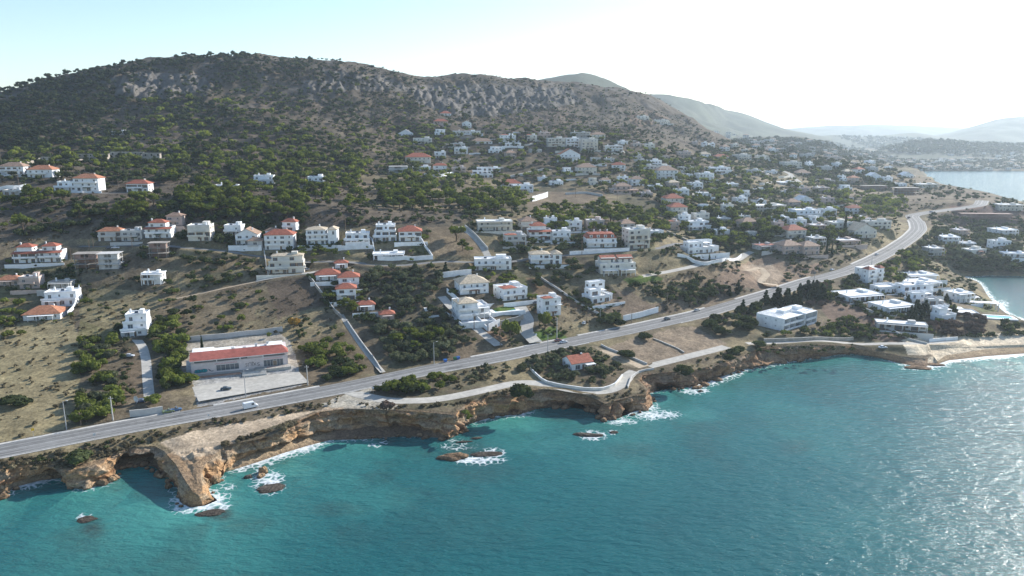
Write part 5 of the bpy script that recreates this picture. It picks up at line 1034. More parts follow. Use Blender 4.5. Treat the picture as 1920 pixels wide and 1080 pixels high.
# sprayed tags
M['tag_black'] = simple_mat('black_spray', (.035, .035, .035), .1); M['tag_teal'] = simple_mat('turquoise_spray', (.04, .33, .36), .25, 2); M['tag_dark'] = simple_mat('dark_spray_outline', (.06, .07, .10), .1)
def S_(x, z, s): return [(x + s * a, -.03, z + s * c) for a, c in ((1, 1.9), (.4, 2), (.1, 1.6), (.6, 1.1), (.9, .6), (.5, .1), (0, .2))]
L = [S_(2.0, 1.5, .8), [(3.2, -.03, 1.6), (3.1, -.03, 2.9), (3.9, -.03, 3.3), (4.5, -.03, 3.0), (4.3, -.03, 1.6)], [(4.4, -.03, 3.4), (5.1, -.03, 3.5), (5.5, -.03, 3.1)], [(5.0, -.03, 3.4), (4.9, -.03, 1.7)], [(5.4, -.03, 1.7), (6.4, -.03, 3.1)], [(5.4, -.03, 3.0), (6.5, -.03, 1.7)], [(7.9, -.03, 2.9), (7.2, -.03, 2.9), (7.0, -.03, 2.4), (7.4, -.03, 2.2), (7.9, -.03, 2.0), (7.7, -.03, 1.5), (7.0, -.03, 1.5)]]
strokes('graffiti', L, M['tag_black'], .075, root)
b = MB(); pts = [(-18.9, 1.15), (-18.6, 2.2), (-17.4, 2.5), (-16.2, 2.3), (-15, 2.55), (-13.9, 2.3), (-13.6, 1.4), (-14.4, .95), (-16, 1.05), (-17.6, .9)]
b.quadmesh([(x, -.03, z) for x, z in pts] + [(x, -.01, z) for x, z in pts], [tuple(range(10))[::-1]] + [(k, (k + 1) % 10, 10 + (k + 1) % 10, 10 + k) for k in range(10)]); gf = b.build('graffiti', M['tag_teal'], root)
strokes('outline', [[(x, -.05, z) for x, z in pts + pts[:1]]] + [[(x, -.05, 1.1), (x + .25, -.05, 2.2), (x + .7, -.05, 1.2)] for x in (-18.2, -17.1, -16, -14.9)], M['tag_dark'], .07, gf); strokes('graffiti', [[(-13.2, -.04, 2.3), (-12.6, -.04, 1.4)], [(-12.7, -.04, 2.0), (-12.1, -.04, 1.2), (-11.2, -.04, 1.3)]], M['tag_dark'], .12, root)
b = MB(); b.box(-hw, 6.0, -3.4, -.16, -2, .35, 0); b.box(6.0, hw + 1, -4.0, -.16, -2, Z0 - .05, 0)
for k in range(4): b.box(.5, 10.5, -6.6 + .6 * k, -6.0 + .6 * k if k < 3 else -4.01, -2, -.3 + .22 * k, 1)
b.build('platform', [M['concrete'], M['kerb']], root)
b = MB(); b.box(-hw, -.2, -4.3, -3.45, -2, .55, 0); b.box(-hw + .2, -.4, -4.1, -3.6, .55, .62, 1); b.build('planter', [M['brick'], M['wood']], root)
b = MB(); b.cyl((11, -3.9, 1.5), (hw + .8, -3.9, 1.5), .05, n=5)
for k in range(7): x = 11 + (hw - 10.2) * k / 6; b.cyl((x, -3.9, .8), (x, -3.9, 1.5), .04, n=5)
b.build('railing', simple_mat('red_rail', (.4, .12, .1), .1), root)
b = MB()
for k in range(8): b.box(-hw - 2.4, -hw - .05, 2 + k * .9, 2.9 + k * .9, -2, .3 + k * .55)
b.build('outside_stair', M['pale'], root)
# ------------------------------------------------------------------ white apartment block above the path
P, W_, D_, yw = SPP['apartment']; root = empty('apartment_block', P, yw); tag(root, 'long white two-storey apartment block with deep loggias and a blank end wall', 'apartments'); hw = W_ / 2; wl = MB(); fh = 3.15; xs = -hw
wl.box(-hw, -hw + .4, 0, D_, -3, 6.9); wl.box(-hw + .4, 4, 3.2, D_, -3, 6.3); wl.box(4, hw, 1.4, D_ * .8, -3, 7.0); wl.box(4, 4.5, -1.0, 1.4, -3, 7.0); wl.box(hw - .4, hw, -1.6, 1.4, -3, 7.0)
for x in (-hw + 5.6, -hw + 11.2): wl.box(x, x + .3, 0, 3.2, -3, 6.6)
wl.box(10, 10.3, -1.4, 1.4, -.5, 6.8)
wl.build('wall', M['white'], root)
b = MB(); b.box(-hw + .4, 4, 0, D_, 6.3, 6.6, 0); b.box(4.002, hw, -1.5, D_ * .8, 7.0, 7.2, 0); b.parapet(4, hw, 1.4, D_ * .8, 7.2, .5, .25, 1); b.box(-hw + .4, 4, D_ - .3, D_, 6.6, 7.1, 1); b.box(-4, 2.5, 7, 12, 6.6, 8.2, 1); b.box(8, 12, 6, 10, 7.2, 9.0, 1); b.build('roof', [M['flat_white'], M['white']], root)
for x in range(5): b = MB(); b.box(-hw + 1 + x * 2.1, -hw + 1.2 + x * 2.1, 5, D_ - 1, 7.0, 7.2); b.box(-hw + 1 + x * 2.1, -hw + 1.2 + x * 2.1, 5, 5.2, 6.6, 7.0); b.box(-hw + 1 + x * 2.1, -hw + 1.2 + x * 2.1, D_ - 1.2, D_ - 1, 6.6, 7.0); b.build('roof_beam', M['white'], root)
for fl in (0, 1):
    for x0, x1 in ((-hw + .4, -hw + 5.6), (-hw + 5.9, -hw + 11.2), (-hw + 11.5, 4)):
        b = MB(); b.box(x0, x1, -.2, 3.19, fl * fh - .2, fl * fh); b.box(x0, x1, -.2, -.05, fl * fh, fl * fh + 1.0); b.build('balcony', M['white'], root)
        place(WIN, 'window', root, ((x0 + x1) / 2, 3.18, fl * fh + .1), ((x1 - x0) * .8, 1, 2.4))
    for x0, x1 in ((4.5, 10), (10.3, hw - .4)):
        b = MB(); b.box(x0, x1, -1.5, 1.39, fl * fh - .2, fl * fh); b.box(x0, x1, -1.5, -1.35, fl * fh, fl * fh + 1.1); b.build('balcony', M['white'], root); place(WIN, 'window', root, ((x0 + x1) / 2, 1.38, fl * fh + .1), ((x1 - x0) * .7, 1, 2.4))
    for y in (5, 11): place(WIN, 'window', root, (-hw - .02, y, fl * fh + 1.9), (.9, 1, .45), -math.pi / 2)
# ------------------------------------------------------------------ pool villa
P, W_, D_, yw = SPP['villa']; root = empty('house', P, yw); tag(root, 'tall white villa with cream tower roof and columned terraces inside a walled pool compound', 'house'); hw = W_ / 2; fh = 3.1; wl = MB()
wl.box(-hw, hw * .2, 0, D_, -3, 9.3); wl.box(hw * .2, hw, 2.4, D_, -3, 6.2); wl.build('wall', M['white'], root)
r = MB(); r.hip(-hw - .6, hw * .2 + .5, -.6, D_ * .8, 9.3, 2.3); r.build('roof', M['creamtile'], root); slab_roof(root, hw * .2, hw, 2.4, D_, 6.2, M['flat_white'], M['white'], .8, 'roof_terrace')
for k in range(3): add_windows(root, -hw, hw * .2, 0, D_, k * fh, RND, True, True, True)
for k in range(2):
    add_windows(root, hw * .2, hw, 2.4, D_, k * fh, RND, True, True, True); balcony(root, hw * .2, hw, 2.4, (k + 1) * fh, 2.6, M['white'], 'bars')
    for x in (hw * .28, hw * .62, hw * .95): b = MB(); b.cyl((x, 0, k * fh), (x, 0, (k + 1) * fh - .18), .2); b.build('column', M['white'], root)
balcony(root, -hw, hw * .2, 0, 2 * fh, 1.6, M['white']); balcony(root, -hw, hw * .2, 0, fh, 1.6, M['white']); place(DOOR, 'door', root, (0, -.04, 0), (1.1, 1, 2.1)); place(CHIM, 'chimney', root, (-hw + .6, 3, 10))
g = NT('pool_water'); g.bsdf((.05, .42, .45), .05, g.bump(g.noise(g.pos(), 1.2, 3), .15, .1), .5); M['pool'] = g.m
def pool(label, px, py, L, Wd, yaw, group=None, at=None):
    p = ray1(px, py) if at is None else at; flatten = None; root = empty('swimming_pool', p + Vector((0, 0, .35)), yaw); tag(root, label, 'pool', group); b = MB(); b.box(-L / 2 - 2, L / 2 + 2, -Wd / 2 - 1.8, -Wd / 2, -3, .25); b.box(-L / 2 - 2, L / 2 + 2, Wd / 2, Wd / 2 + 1.8, -3, .25); b.box(-L / 2 - 2, -L / 2, -Wd / 2, Wd / 2, -3, .25); b.box(L / 2, L / 2 + 2, -Wd / 2, Wd / 2, -3, .25); b.build('deck', M['flat_white'], root)
    b = MB(); b.box(-L / 2, L / 2, -Wd / 2, Wd / 2, -2.5, .1); b.build('water', M['pool'], root)
b = MB(); b.box(hw + .4, hw + 21, 2, 15, -4, 1.5); b.box(-hw - 1, hw, -9, -8.6, -4, 1.4); b.box(-hw - 1.4, -hw - 1, -9, 12, -4, 1.4); b.box(hw + .01, hw + .39, -9, 2.2, -4, 1.4); b.box(-hw - 1, hw, -8.6, -.3, -4, .15); b.box(hw + 3, hw + 21, 15.01, 15.4, -4, 4.2); b.build('terrace', M['flat_white'], root)
b = MB(); b.box(-hw - 16, -hw - 3, 8, 22, -4, 1.2); b.parapet(-hw - 16.2, -hw - 2.8, 7.8, 22.2, 1.2, 1.1, .3); b.box(-hw - 14, -hw - 8, 16, 21, 1.2, 3.9); b.build('service_court', M['white'], root)
b = MB(); b.box(hw + 1, hw + 20.6, 2.05, 2.2, 1.5, 2.4); b.box(-hw * .6, hw * .6, -7.8, -5, .15, .9); b.build('parapet', M['white'], root)
VT = Matrix.Translation(P) @ Matrix.Rotation(yw, 4, 'Z'); pool_at = VT @ Vector((hw + 11, 8.5, 1.25))
pool('turquoise pool on the terrace of the walled villa', 0, 0, 12, 5, yw, None, pool_at); pool('turquoise pool at the seaside house by the cove', 1873, 596, 13, 6, -.25)
P, W_, D_, yw = SPP['poolhouse']; root = empty('house', P + Vector((-14, 0, 0)), yw); tag(root, 'low white seaside house with terraces half hidden by purple-brown shrubs beside its pool', 'house'); b = MB(); b.box(-13, 5, 0, 10, -3, 3.1); b.box(-8, 2, 10, 18, -3, 3.0); b.build('wall', M['white'], root); slab_roof(root, -13, 5, 0, 10, 3.1, M['flat_white'], M['white'], .4); add_windows(root, -13, 5, 0, 10, 0, RND, True)
p = ray1(1842, 577); root = empty('pergola', p, -.3); tag(root, 'white pergola with scalloped awning and square posts above the seaside pool', 'pergola'); b = MB()
for k in range(5): b.box(-9 + k * 4.4, -8.5 + k * 4.4, -.25, .25, -2, 3.0)
for k in range(5): b.box(-9 + k * 4.4, -8.5 + k * 4.4, 4.6, 5.1, -2, 3.0)
b.build('post', M['white'], root); b = MB(); b.box(-9.6, 9.8, -.6, 5.4, 3.0, 3.25); b.build('roof', M['flat_white'], root)
b = MB()
for k in range(3):
    for q in range(6): t0, t1 = q / 6, (q + 1) / 6; x0 = -11 + k * 4; b.quadmesh([(x0 + 4 * t0, 6.5, 4.3 + .9 * math.sin(math.pi * t0)), (x0 + 4 * t1, 6.5, 4.3 + .9 * math.sin(math.pi * t1)), (x0 + 4 * t1, 12, 4.3 + .9 * math.sin(math.pi * t1)), (x0 + 4 * t0, 12, 4.3 + .9 * math.sin(math.pi * t0))], [(0, 1, 2, 3)])
for x, y in ((-10.8, 6.7), (.8, 6.7), (-10.8, 11.8), (.8, 11.8)): b.box(x - .12, x + .12, y - .12, y + .12, -2, 4.3)
b.build('awning', M['flat_white'], root)
# ------------------------------------------------------------------ ruined complex on the hillside
for i, (px, py, wp, h, lab) in enumerate([(105, 304, 70, 4.5, 'long roofless tan stone ruin, first part of the hillside ruins'), (172, 300, 62, 5.5, 'tan stone ruin with square openings in the middle of the hillside ruins'), (236, 299, 64, 7.0, 'tall tan ruin wall with a terrace ledge on the bare hillside'), (283, 302, 34, 7.5, 'broken end block of the hillside ruins with a leaning buttress'), (215, 283, 40, 4.0, 'pale ruined upper storey behind the hillside ruins')]):
    p = ray1(px, py); mpp = project(p.x, p.y, p.z)[2] / FPX; W_ = wp * mpp; root = empty('ruin', p, .05 * (i - 2)); tag(root, lab, 'ruin'); b = MB(); n = max(3, int(W_ / 5)); D_ = 12
    b.box(-W_ / 2, W_ / 2, -.4, 0, -3, h * .55); b.box(-W_ / 2, W_ / 2, 3.6, 4, -3, h); b.box(-W_ / 2, -W_ / 2 + .5, 0, 3.6, -3, h * .8); b.box(W_ / 2 - .5, W_ / 2, 0, 3.6, -3, h * .9); b.box(-W_ / 2, W_ / 2, 4, 14, -3, h * .5)
    for k in range(n): x = -W_ / 2 + W_ * (k + .5) / n; b.box(x - .9, x + .2, 3.55, 3.62, h * .6, h * .85, 1)
    b.build('wall', [M['stone'], M['dark']], root)
# ------------------------------------------------------------------ boundary walls
def wall(label, px, h, mat='white', th=.35, cat='wall', group=None, coping=True):
    q = np.array(px, float); X, Y, Z, ok = ray(q[:, 0], q[:, 1]); Pn = resample(np.stack([X, Y, Z], 1), 4.0); z = hgt(Pn[:, 0], Pn[:, 1]); b = MB(); c = MB()
    T = np.gradient(Pn[:, :2], axis=0); T /= np.linalg.norm(T, axis=1)[:, None] + 1e-9; N = np.stack([-T[:, 1], T[:, 0]], 1)
    o3 = Pn.mean(0)
    def ring(B, w_, z0, z1):
        V = []
        for k in range(len(Pn)):
            l = Pn[k, :2] + N[k] * w_ / 2 - o3[:2]; r_ = Pn[k, :2] - N[k] * w_ / 2 - o3[:2]; V += [(*l, z[k] + z0 - o3[2]), (*l, z[k] + z1 - o3[2]), (*r_, z[k] + z1 - o3[2]), (*r_, z[k] + z0 - o3[2])]
        F = []
        for k in range(len(Pn) - 1):
            a = k * 4
            for j in range(4): F.append((a + j, a + (j + 1) % 4, a + 4 + (j + 1) % 4, a + 4 + j))
        F += [(3, 2, 1, 0), tuple(len(V) - 4 + j for j in range(4))]; B.quadmesh(V, F)
    ring(b, th, -2.0, h); root = empty('boundary_wall', o3); tag(root, label, cat, group, 'thing'); b.build('masonry', M[mat], root)
    if coping: ring(c, th + .12, h, h + .1); c.build('coping', M['kerb'] if mat in ('stone', 'pale') else M['flat_white'], root)
for a in [
 ('long pale grey wall across the slope behind the shop', [(343, 641), (420, 634), (470, 628), (530, 621)], 2.3, 'pale'), ('pale wall climbing beside the bare plot and the red cottages', [(577, 517), (600, 548), (622, 578), (640, 597)], 1.8, 'stone'),
 ('low crumbling wall running down from the cottages to the road', [(650, 602), (670, 632), (700, 672), (717, 699)], .9, 'pale'), ('white wall along the lane of the pool villa', [(838, 548), (862, 572), (890, 598), (914, 621)], 2.2, 'white'),
 ('high white garden wall at the foot of the pool villa', [(916, 621), (937, 611)], 3.6, 'white'), ('beige retaining wall under the villa lawn', [(939, 611), (982, 598)], 2.6, 'stone'), ('white retaining wall above the cream-roofed villas', [(830, 521), (884, 515)], 3.2, 'white'),
 ('white retaining wall under the wide flat-roofed villa', [(648, 467), (694, 465)], 4.0, 'white'), ('white street wall with a window-like gate in the villa row', [(708, 488), (740, 489), (812, 486)], 2.4, 'white'), ('white wall stepping down beside the steep red roof', [(787, 450), (798, 466), (811, 484)], 1.8, 'white'),
 ('white wall between the vacant plot and the planted terrace', [(695, 450), (701, 468), (707, 486)], 1.8, 'white'), ('grey wall between the bare plot and the red-roofed villa', [(495, 470), (498, 490), (503, 516)], 1.6, 'pale'), ('white street wall with arched gate before the mansard villa', [(1068, 478), (1110, 476), (1180, 471)], 2.3, 'white'),
 ('low pale wall slanting along the cubes garden', [(1012, 521), (1050, 546), (1095, 576), (1135, 596), (1163, 603)], 1.1, 'pale'), ('bright white wall along the main road at the cubes garden', [(1168, 602), (1200, 595), (1234, 585)], 3.0, 'white'), ('white wall round the corner of the modern terrace villa', [(1270, 481), (1300, 491), (1322, 499), (1355, 491), (1390, 481)], 2.0, 'white'),
 ('curved pale garden wall around the seaside cottage', [(995, 694), (1010, 709), (1022, 718), (1050, 725), (1100, 732), (1135, 731), (1155, 722), (1167, 706)], 1.1, 'cream'), ('low pale wall edging the empty seaside lot', [(1127, 648), (1165, 664), (1213, 684)], .8, 'pale'), ('low parapet of the coastal path above the arch', [(1177, 728), (1184, 708), (1200, 697), (1226, 693)], .8, 'pale'),
 ('white wall beside the sprawling white villa', [(149, 541), (146, 560), (141, 578), (127, 592)], 2.2, 'white'), ('white and grey gate wall at the orchard driveway', [(244, 782), (275, 779), (306, 774)], 2.6, 'pale'), ('white wall below the high row of houses', [(0, 357), (30, 354), (50, 351)], 2.5, 'white'),
 ('white retaining wall above the pine belt in mid village', [(998, 378), (1027, 369)], 4.5, 'white'), ('pale wall along the steep side street', [(872, 426), (890, 441), (915, 469)], 1.6, 'pale'), ('grey wall of the white complex beside the ploughed field', [(1575, 554), (1620, 581), (1652, 594)], 1.5, 'pale'),
 ('brownish wall between the apartment garden and the coastal path', [(1432, 641), (1500, 639), (1600, 637)], 1.6, 'stone'), ('whitewashed wall end where the path meets the beach', [(1742, 641), (1795, 637)], 1.6, 'white'), ('low whitewashed wall below the long bungalow', [(1652, 612), (1690, 630), (1738, 646)], 1.0, 'pale'),
 ('pale retaining wall beside the hillside ruins', [(0, 318), (40, 312), (75, 306)], 2.5, 'stone'), ('pale wall along the hazy village road', [(955, 333), (990, 327), (1020, 319)], 2.0, 'pale'), ('white terrace wall under the cream village house', [(795, 331), (830, 332), (850, 328)], 3.0, 'white'), ('pale wall at the foot of the mid village plots', [(1060, 365), (1100, 363), (1130, 368)], 1.8, 'pale'), ('white wall behind the olive slope lane', [(1250, 436), (1275, 447), (1292, 455)], 1.6, 'pale'),
 ('low wall dividing the empty seaside lot', [(1225, 636), (1260, 650), (1283, 662)], .5, 'stone'), ('long white wall by the tiny far house', [(410, 362), (450, 360)], 2.4, 'white'), ('stone terrace wall under the dark pines on the left slope', [(390, 372), (440, 375), (470, 378)], 2.2, 'stone')]: wall(*a)

# many short terrace walls between the village plots
rw = random.Random(31)
for poly, n, lab in (([(770, 250), (1060, 248), (1250, 280), (1320, 305), (1290, 375), (1190, 372), (1010, 345), (780, 320)], 34, 'short pale terrace wall on the middle slope'), ([(1210, 300), (1400, 292), (1560, 322), (1650, 420), (1540, 470), (1300, 445), (1240, 390)], 34, 'short pale terrace wall on the hazy slope above the coast road'), ([(340, 350), (640, 340), (660, 360), (360, 372)], 6, 'short stone terrace wall in the pine wood on the left slope')):
    a = np.array(poly); k = 0
    while k < n:
        px, py = rw.uniform(a[:, 0].min(), a[:, 0].max()), rw.uniform(a[:, 1].min(), a[:, 1].max())
        if not in_poly(np.array([px]), np.array([py]), poly)[0]: continue
        k += 1; L_ = rw.uniform(14, 34); wall(lab, [(px, py), (px + L_ * .5, py - rw.uniform(-.6, 1.6)), (px + L_, py - rw.uniform(0, 3.5))], rw.uniform(1.2, 2.6), rw.choice(('white', 'pale', 'stone', 'cream')), group=lab + ' group', coping=False)
# ================================================================== vehicles, poles, signs, rocks
def paint(name, col): g = NT(name); g.bsdf(col, .3, None, .5, **{'Coat Weight': .4}); return g.m
M['tyre'] = simple_mat('tyre', (.02, .02, .02), .1); M['rim'] = simple_mat('wheel_rim', (.4, .4, .42), .05, rough=.35, spec=.5); M['lamp'] = simple_mat('lamp_glass', (.6, .6, .58), .02, rough=.2); M['tail'] = simple_mat('tail_lamp', (.35, .02, .02), .02, rough=.2)
def loft(st):
    """stations (x, half width low, half width high, z low, z shoulder, z top) -> closed body"""
    V = []; F = []
    for x, a, c, z0, z1, z2 in st: V += [(x, -a * .94, z0), (x, -a, z1), (x, -c, z2), (x, c, z2), (x, a, z1), (x, a * .94, z0)]
    for k in range(len(st) - 1):
        for j in range(6): p, q_ = k * 6 + j, k * 6 + (j + 1) % 6; F.append((p, p + 6, q_ + 6, q_))
    F += [(0, 1, 2, 3, 4, 5), tuple(range(len(V) - 6, len(V)))[::-1]]; return V, F
def car_parts(kind):
    if kind == 'van':
        body = MB().quadmesh(*loft([(-2.75, .9, .82, .45, 1.2, 2.35), (-2.6, .98, .88, .38, 1.2, 2.5), (1.0, .98, .88, .35, 1.2, 2.5), (1.25, .98, .86, .35, 1.2, 2.42), (1.9, .97, .8, .35, 1.15, 1.6), (2.6, .93, .7, .38, .95, 1.15), (2.75, .86, .66, .45, .85, 1.0)]))
        win = MB().quadmesh([(1.3, -.80, 2.32), (1.3, .80, 2.32), (1.93, .76, 1.62), (1.93, -.76, 1.62)], [(0, 3, 2, 1)])
        for s in (-1, 1): win.quadmesh([(.2, s * .985, 1.35), (1.35, s * .985, 1.35), (1.15, s * .91, 2.1), (.2, s * .91, 2.1)], [(0, 1, 2, 3) if s < 0 else (3, 2, 1, 0)])
        wx = 1.75; L = 2.76
    else:
        h = {'car': 1.42, 'suv': 1.7, 'pickup': 1.7}[kind]; sh = .92 if kind == 'car' else 1.05; g0 = .28 if kind == 'car' else .36
        body = MB().quadmesh(*loft([(-2.15, .78, .7, g0 + .1, .7, sh - .12), (-2.0, .86, .76, g0, .7, sh), (-1.0, .89, .8, g0, .72, sh + .02), (.8, .89, .8, g0, .72, sh), (1.75, .86, .74, g0, .66, sh - .14), (2.15, .76, .62, g0 + .08, .6, sh - .32)]))
        xr = -1.75 if kind == 'suv' else (-1.5 if kind == 'car' else -.4)
        body.quadmesh(*loft([(xr + .42, .66, .62, h - .1, h - .05, h), (.05, .68, .64, h - .1, h - .05, h + .02), (.3, .66, .60, h - .1, h - .06, h - .03)]))
        win = MB().quadmesh(*loft([(xr, .80, .80, sh - .05, sh, sh + .02), (xr + .4, .78, .66, sh - .05, sh + .1, h - .06), (.28, .78, .66, sh - .05, sh + .1, h - .06), (.95, .8, .78, sh - .05, sh, sh + .02)])); wx = 1.3; L = 2.16
    wh = MB(); r_ = .33 if kind == 'car' else .36; wh.cyl((0, -.11, 0), (0, .11, 0), r_, n=14, mi=0); rim = MB(); rim.cyl((0, -.125, 0), (0, .125, 0), r_ * .62, n=10)
    return body, win, wh.mesh('wheel', M['tyre']), rim.mesh('rim', M['rim']), wx, L, r_
CARM = {k: car_parts(k) for k in ('car', 'suv', 'van', 'pickup')}; GL = {k: v[1].mesh('windows', M['glass']) for k, v in CARM.items()}; HL = MB().box(-.04, .04, -.18, .18, -.07, .07).mesh('headlight', M['lamp']); TL = MB().box(-.04, .04, -.14, .14, -.09, .09).mesh('tail_lamp', M['tail'])
def car(kind, px, py, head, col, label, cat='car', group=None):
    body, win, wm, rm, wx, L, r_ = CARM[kind]; p = ray1(px, py); x, y = p.x, p.y; dz = .3 if False else 0
    dl, zl = seg_dist(np.array([x]), np.array([y]), [tuple(a) for a in main_line]); z = float(zl[0]) + .065 if dl[0] < 6.2 else p.z + .05
    root = empty('parked_car' if cat == 'car' and dl[0] > 6 else ('van' if cat == 'van' else 'car'), (x, y, z), math.radians(head)); tag(root, label, cat, group); body.build('body', paint('car_paint', col), root); place(GL[kind], 'windows', root, (0, 0, 0))
    for sx in (-1, 1):
        for sy in (-1, 1): w_ = place(wm, 'wheel', root, (sx * wx, sy * .80, r_)); rr = place(rm, 'rim', w_, (0, 0, 0))
    for s in (-1, 1): place(HL, 'headlight', root, (L - .06, s * .55, .68 if kind != 'van' else .85)); place(TL, 'tail_lamp', root, (-L + .03, s * .6, .72 if kind != 'van' else 1.1))
for a in [('van', 470, 765, 36, (.75, .76, .77), 'white panel van driving along the coast road below the shop', 'van'), ('car', 424, 731, 14, (.03, .045, .05), 'dark car parked alone on the shop forecourt'), ('car', 243, 669, 6, (.55, .57, .6), 'silver car parked on the orchard driveway by the hedge'),
          ('car', 266, 754, 10, (.03, .05, .1), 'dark blue car inside the orchard gate'), ('pickup', 330, 771, 30, (.05, .11, .22), 'blue pickup with a load parked on the road edge by the gate'), ('pickup', 316, 774, 30, (.16, .2, .06), 'olive green trailer-like pickup parked behind the blue one', 'car'),
          ('car', 1047, 640, 30, (.25, .09, .07), 'reddish car on the coast road beside a white one'), ('car', 1057, 643, 30, (.7, .7, .7), 'white car on the coast road beside a reddish one'), ('suv', 1251, 600, 34, (.04, .05, .055), 'black off-roader on the coast road before the white wall'), ('car', 1307, 583, 36, (.6, .58, .52), 'pale car on the coast road where the dark trees begin'),
          ('car', 1096, 607, 60, (.7, .72, .72), 'white car parked in the dry plot beside the narrow white house'), ('suv', 1704, 409, 80, (.1, .1, .11), 'dark car far up at the road bend'), ('car', 1644, 478, 40, (.65, .65, .65), 'white car on the far stretch of the coast road'), ('car', 1746, 398, 10, (.6, .6, .6), 'white car beyond the road bend'), ('car', 1560, 507, 40, (.7, .7, .7), 'white car stopped beside the far road verge'),
          ('car', 217, 466, 5, (.75, .75, .76), 'white car parked on the upper street in the shade'), ('car', 205, 467, 5, (.05, .05, .06), 'black car parked on the upper street next to a white one'), ('car', 1005, 569, 20, (.06, .08, .12), 'dark car under the terrace of the red-edged house'), ('suv', 575, 507, 12, (.5, .5, .5), 'grey car parked on the lane by the cream apartment house'), ('car', 1357, 489, 30, (.08, .08, .08), 'dark car on the pale side street'),
          ('car', 1655, 653, 4, (.72, .72, .72), 'white car parked at the end of the coastal path')]: car(*a[:6], *(a[6:7] or ('car',)))
def pole(label, px, py, top, kind='utility_pole', mat='wood', group=None):
    p = ray1(px, py); d = project(p.x, p.y, p.z)[2]; h = max(5.0, (py - top) * d / FPX / .96); root = empty(kind, p); tag(root, label, 'pole' if kind == 'utility_pole' else 'street lamp', group); s = .19 if mat != 'concrete_post' else .3
    b = MB(); b.cyl((0, 0, -1), (0, 0, h), s, s * .6, 8); b.build('post', M[mat], root)
    if kind == 'utility_pole': b = MB(); b.box(-.9, .9, -.06, .06, h - .8, h - .66); [b.cyl((x, 0, h - .66), (x, 0, h - .45), .06, n=6) for x in (-.8, 0, .8)]; b.build('crossarm', M[mat], root)
    else: b = MB(); b.cyl((0, 0, h - .1), (1.3, 0, h + .35), .07, n=6); b.build('arm', M[mat], root); b = MB(); b.box(1.1, 1.8, -.15, .15, h + .3, h + .44); b.build('lamp_head', M['lamp'], root)
M['concrete_post'] = simple_mat('concrete_post', (.45, .44, .42), .12)
for a in [('stout pale concrete pole at the orchard roadside', 212, 788, 743, 'utility_pole', 'concrete_post'), ('thin grey lamp post by the dry field roadside', 125, 806, 752, 'street_lamp', 'metal'), ('short wooden post at the orchard corner', 152, 797, 772), ('tall lamp post standing in the shop forecourt', 461, 745, 694, 'street_lamp', 'metal'), ('white pole at the far corner of the shop forecourt', 577, 722, 685, 'utility_pole', 'concrete_post'),
          ('lamp post by the olive roadside bushes', 814, 683, 642, 'street_lamp', 'metal'), ('pole on the villa lane wall', 889, 617, 588, 'utility_pole', 'wood'), ('wooden pole on the reddish plot below the villa', 938, 650, 620), ('lamp post above the seaside garden', 1027, 663, 628, 'street_lamp', 'metal'), ('tall pole in the green garden beside the road', 1044, 634, 596, 'utility_pole', 'concrete_post'), ('wooden pole in the dry plot by the narrow house', 1100, 607, 588),
          ('lamp post beside the dark hedge on the road', 1125, 602, 580, 'street_lamp', 'metal'), ('pole at the bright white road wall', 1184, 607, 585), ('wooden pole at the end of the bright white wall', 1250, 580, 548), ('pole in front of the pair of red-roofed houses', 134, 490, 465), ('pole on the street bend by two parked cars', 168, 470, 450), ('pole beside the twin poles at the street bend', 176, 468, 447), ('pole before the flat-roofed house of the upper street', 248, 464, 440),
          ('tall weathered pole alone in the dry field', 336, 549, 508), ('pole behind the wide white villa', 648, 433, 404), ('pole behind the steep red roof', 787, 430, 410), ('pole by the vacant plot lane', 880, 432, 414), ('pole at the corner of the white balcony block', 925, 490, 464), ('pole before the mansard villa', 1091, 478, 452), ('pole at the tall cream block', 1208, 474, 450), ('pole on the verge of the far coast road', 1526, 534, 508, 'street_lamp', 'metal'), ('tall lamp post beside the white complex', 1633, 506, 480, 'street_lamp', 'metal'),
          ('pole beside the arched villa', 223, 358, 336), ('pole beside the high row of houses', 36, 352, 328), ('pole near the hillside ruins', 3, 308, 282), ('pole in the pine belt of the left slope', 403, 336, 314), ('pole in mid village by the pale wall', 1079, 370, 348), ('pole by the palm garden of the village', 1157, 382, 362), ('pole on the far verge by the cypress', 1585, 432, 410), ('pole above the road bend on the headland', 1700, 392, 372)]: pole(*a)
def sign(label, px, py, col, shape, h=2.3):
    p = ray1(px, py); root = empty('road_sign', p, .5); tag(root, label, 'road sign'); b = MB(); b.cyl((0, 0, -.5), (0, 0, h), .05, n=6); b.build('post', M['metal'], root); b = MB()
    if shape == 'round': b.cyl((0, -.05, h), (0, -.01, h), .42, n=14)
    else: b.box(-.45, .45, -.05, -.01, h - .45, h + .45)
    b.build('panel', simple_mat('sign_face', col, .05, rough=.5), root)
sign('small yellow road marker on the verge of the dry field', 63, 818, (.75, .45, .03), 'sq', 2.6); sign('pale road sign on the seaward verge below the orchard', 178, 826, (.65, .65, .65), 'sq'); sign('pale road sign on the seaward verge below the gate', 392, 789, (.65, .65, .65), 'round'); sign('white board beside the villa driveway', 1005, 636, (.75, .75, .75), 'sq', 2.5); sign('small sign beside the hedge at the path junction', 700, 737, (.6, .62, .65), 'round')
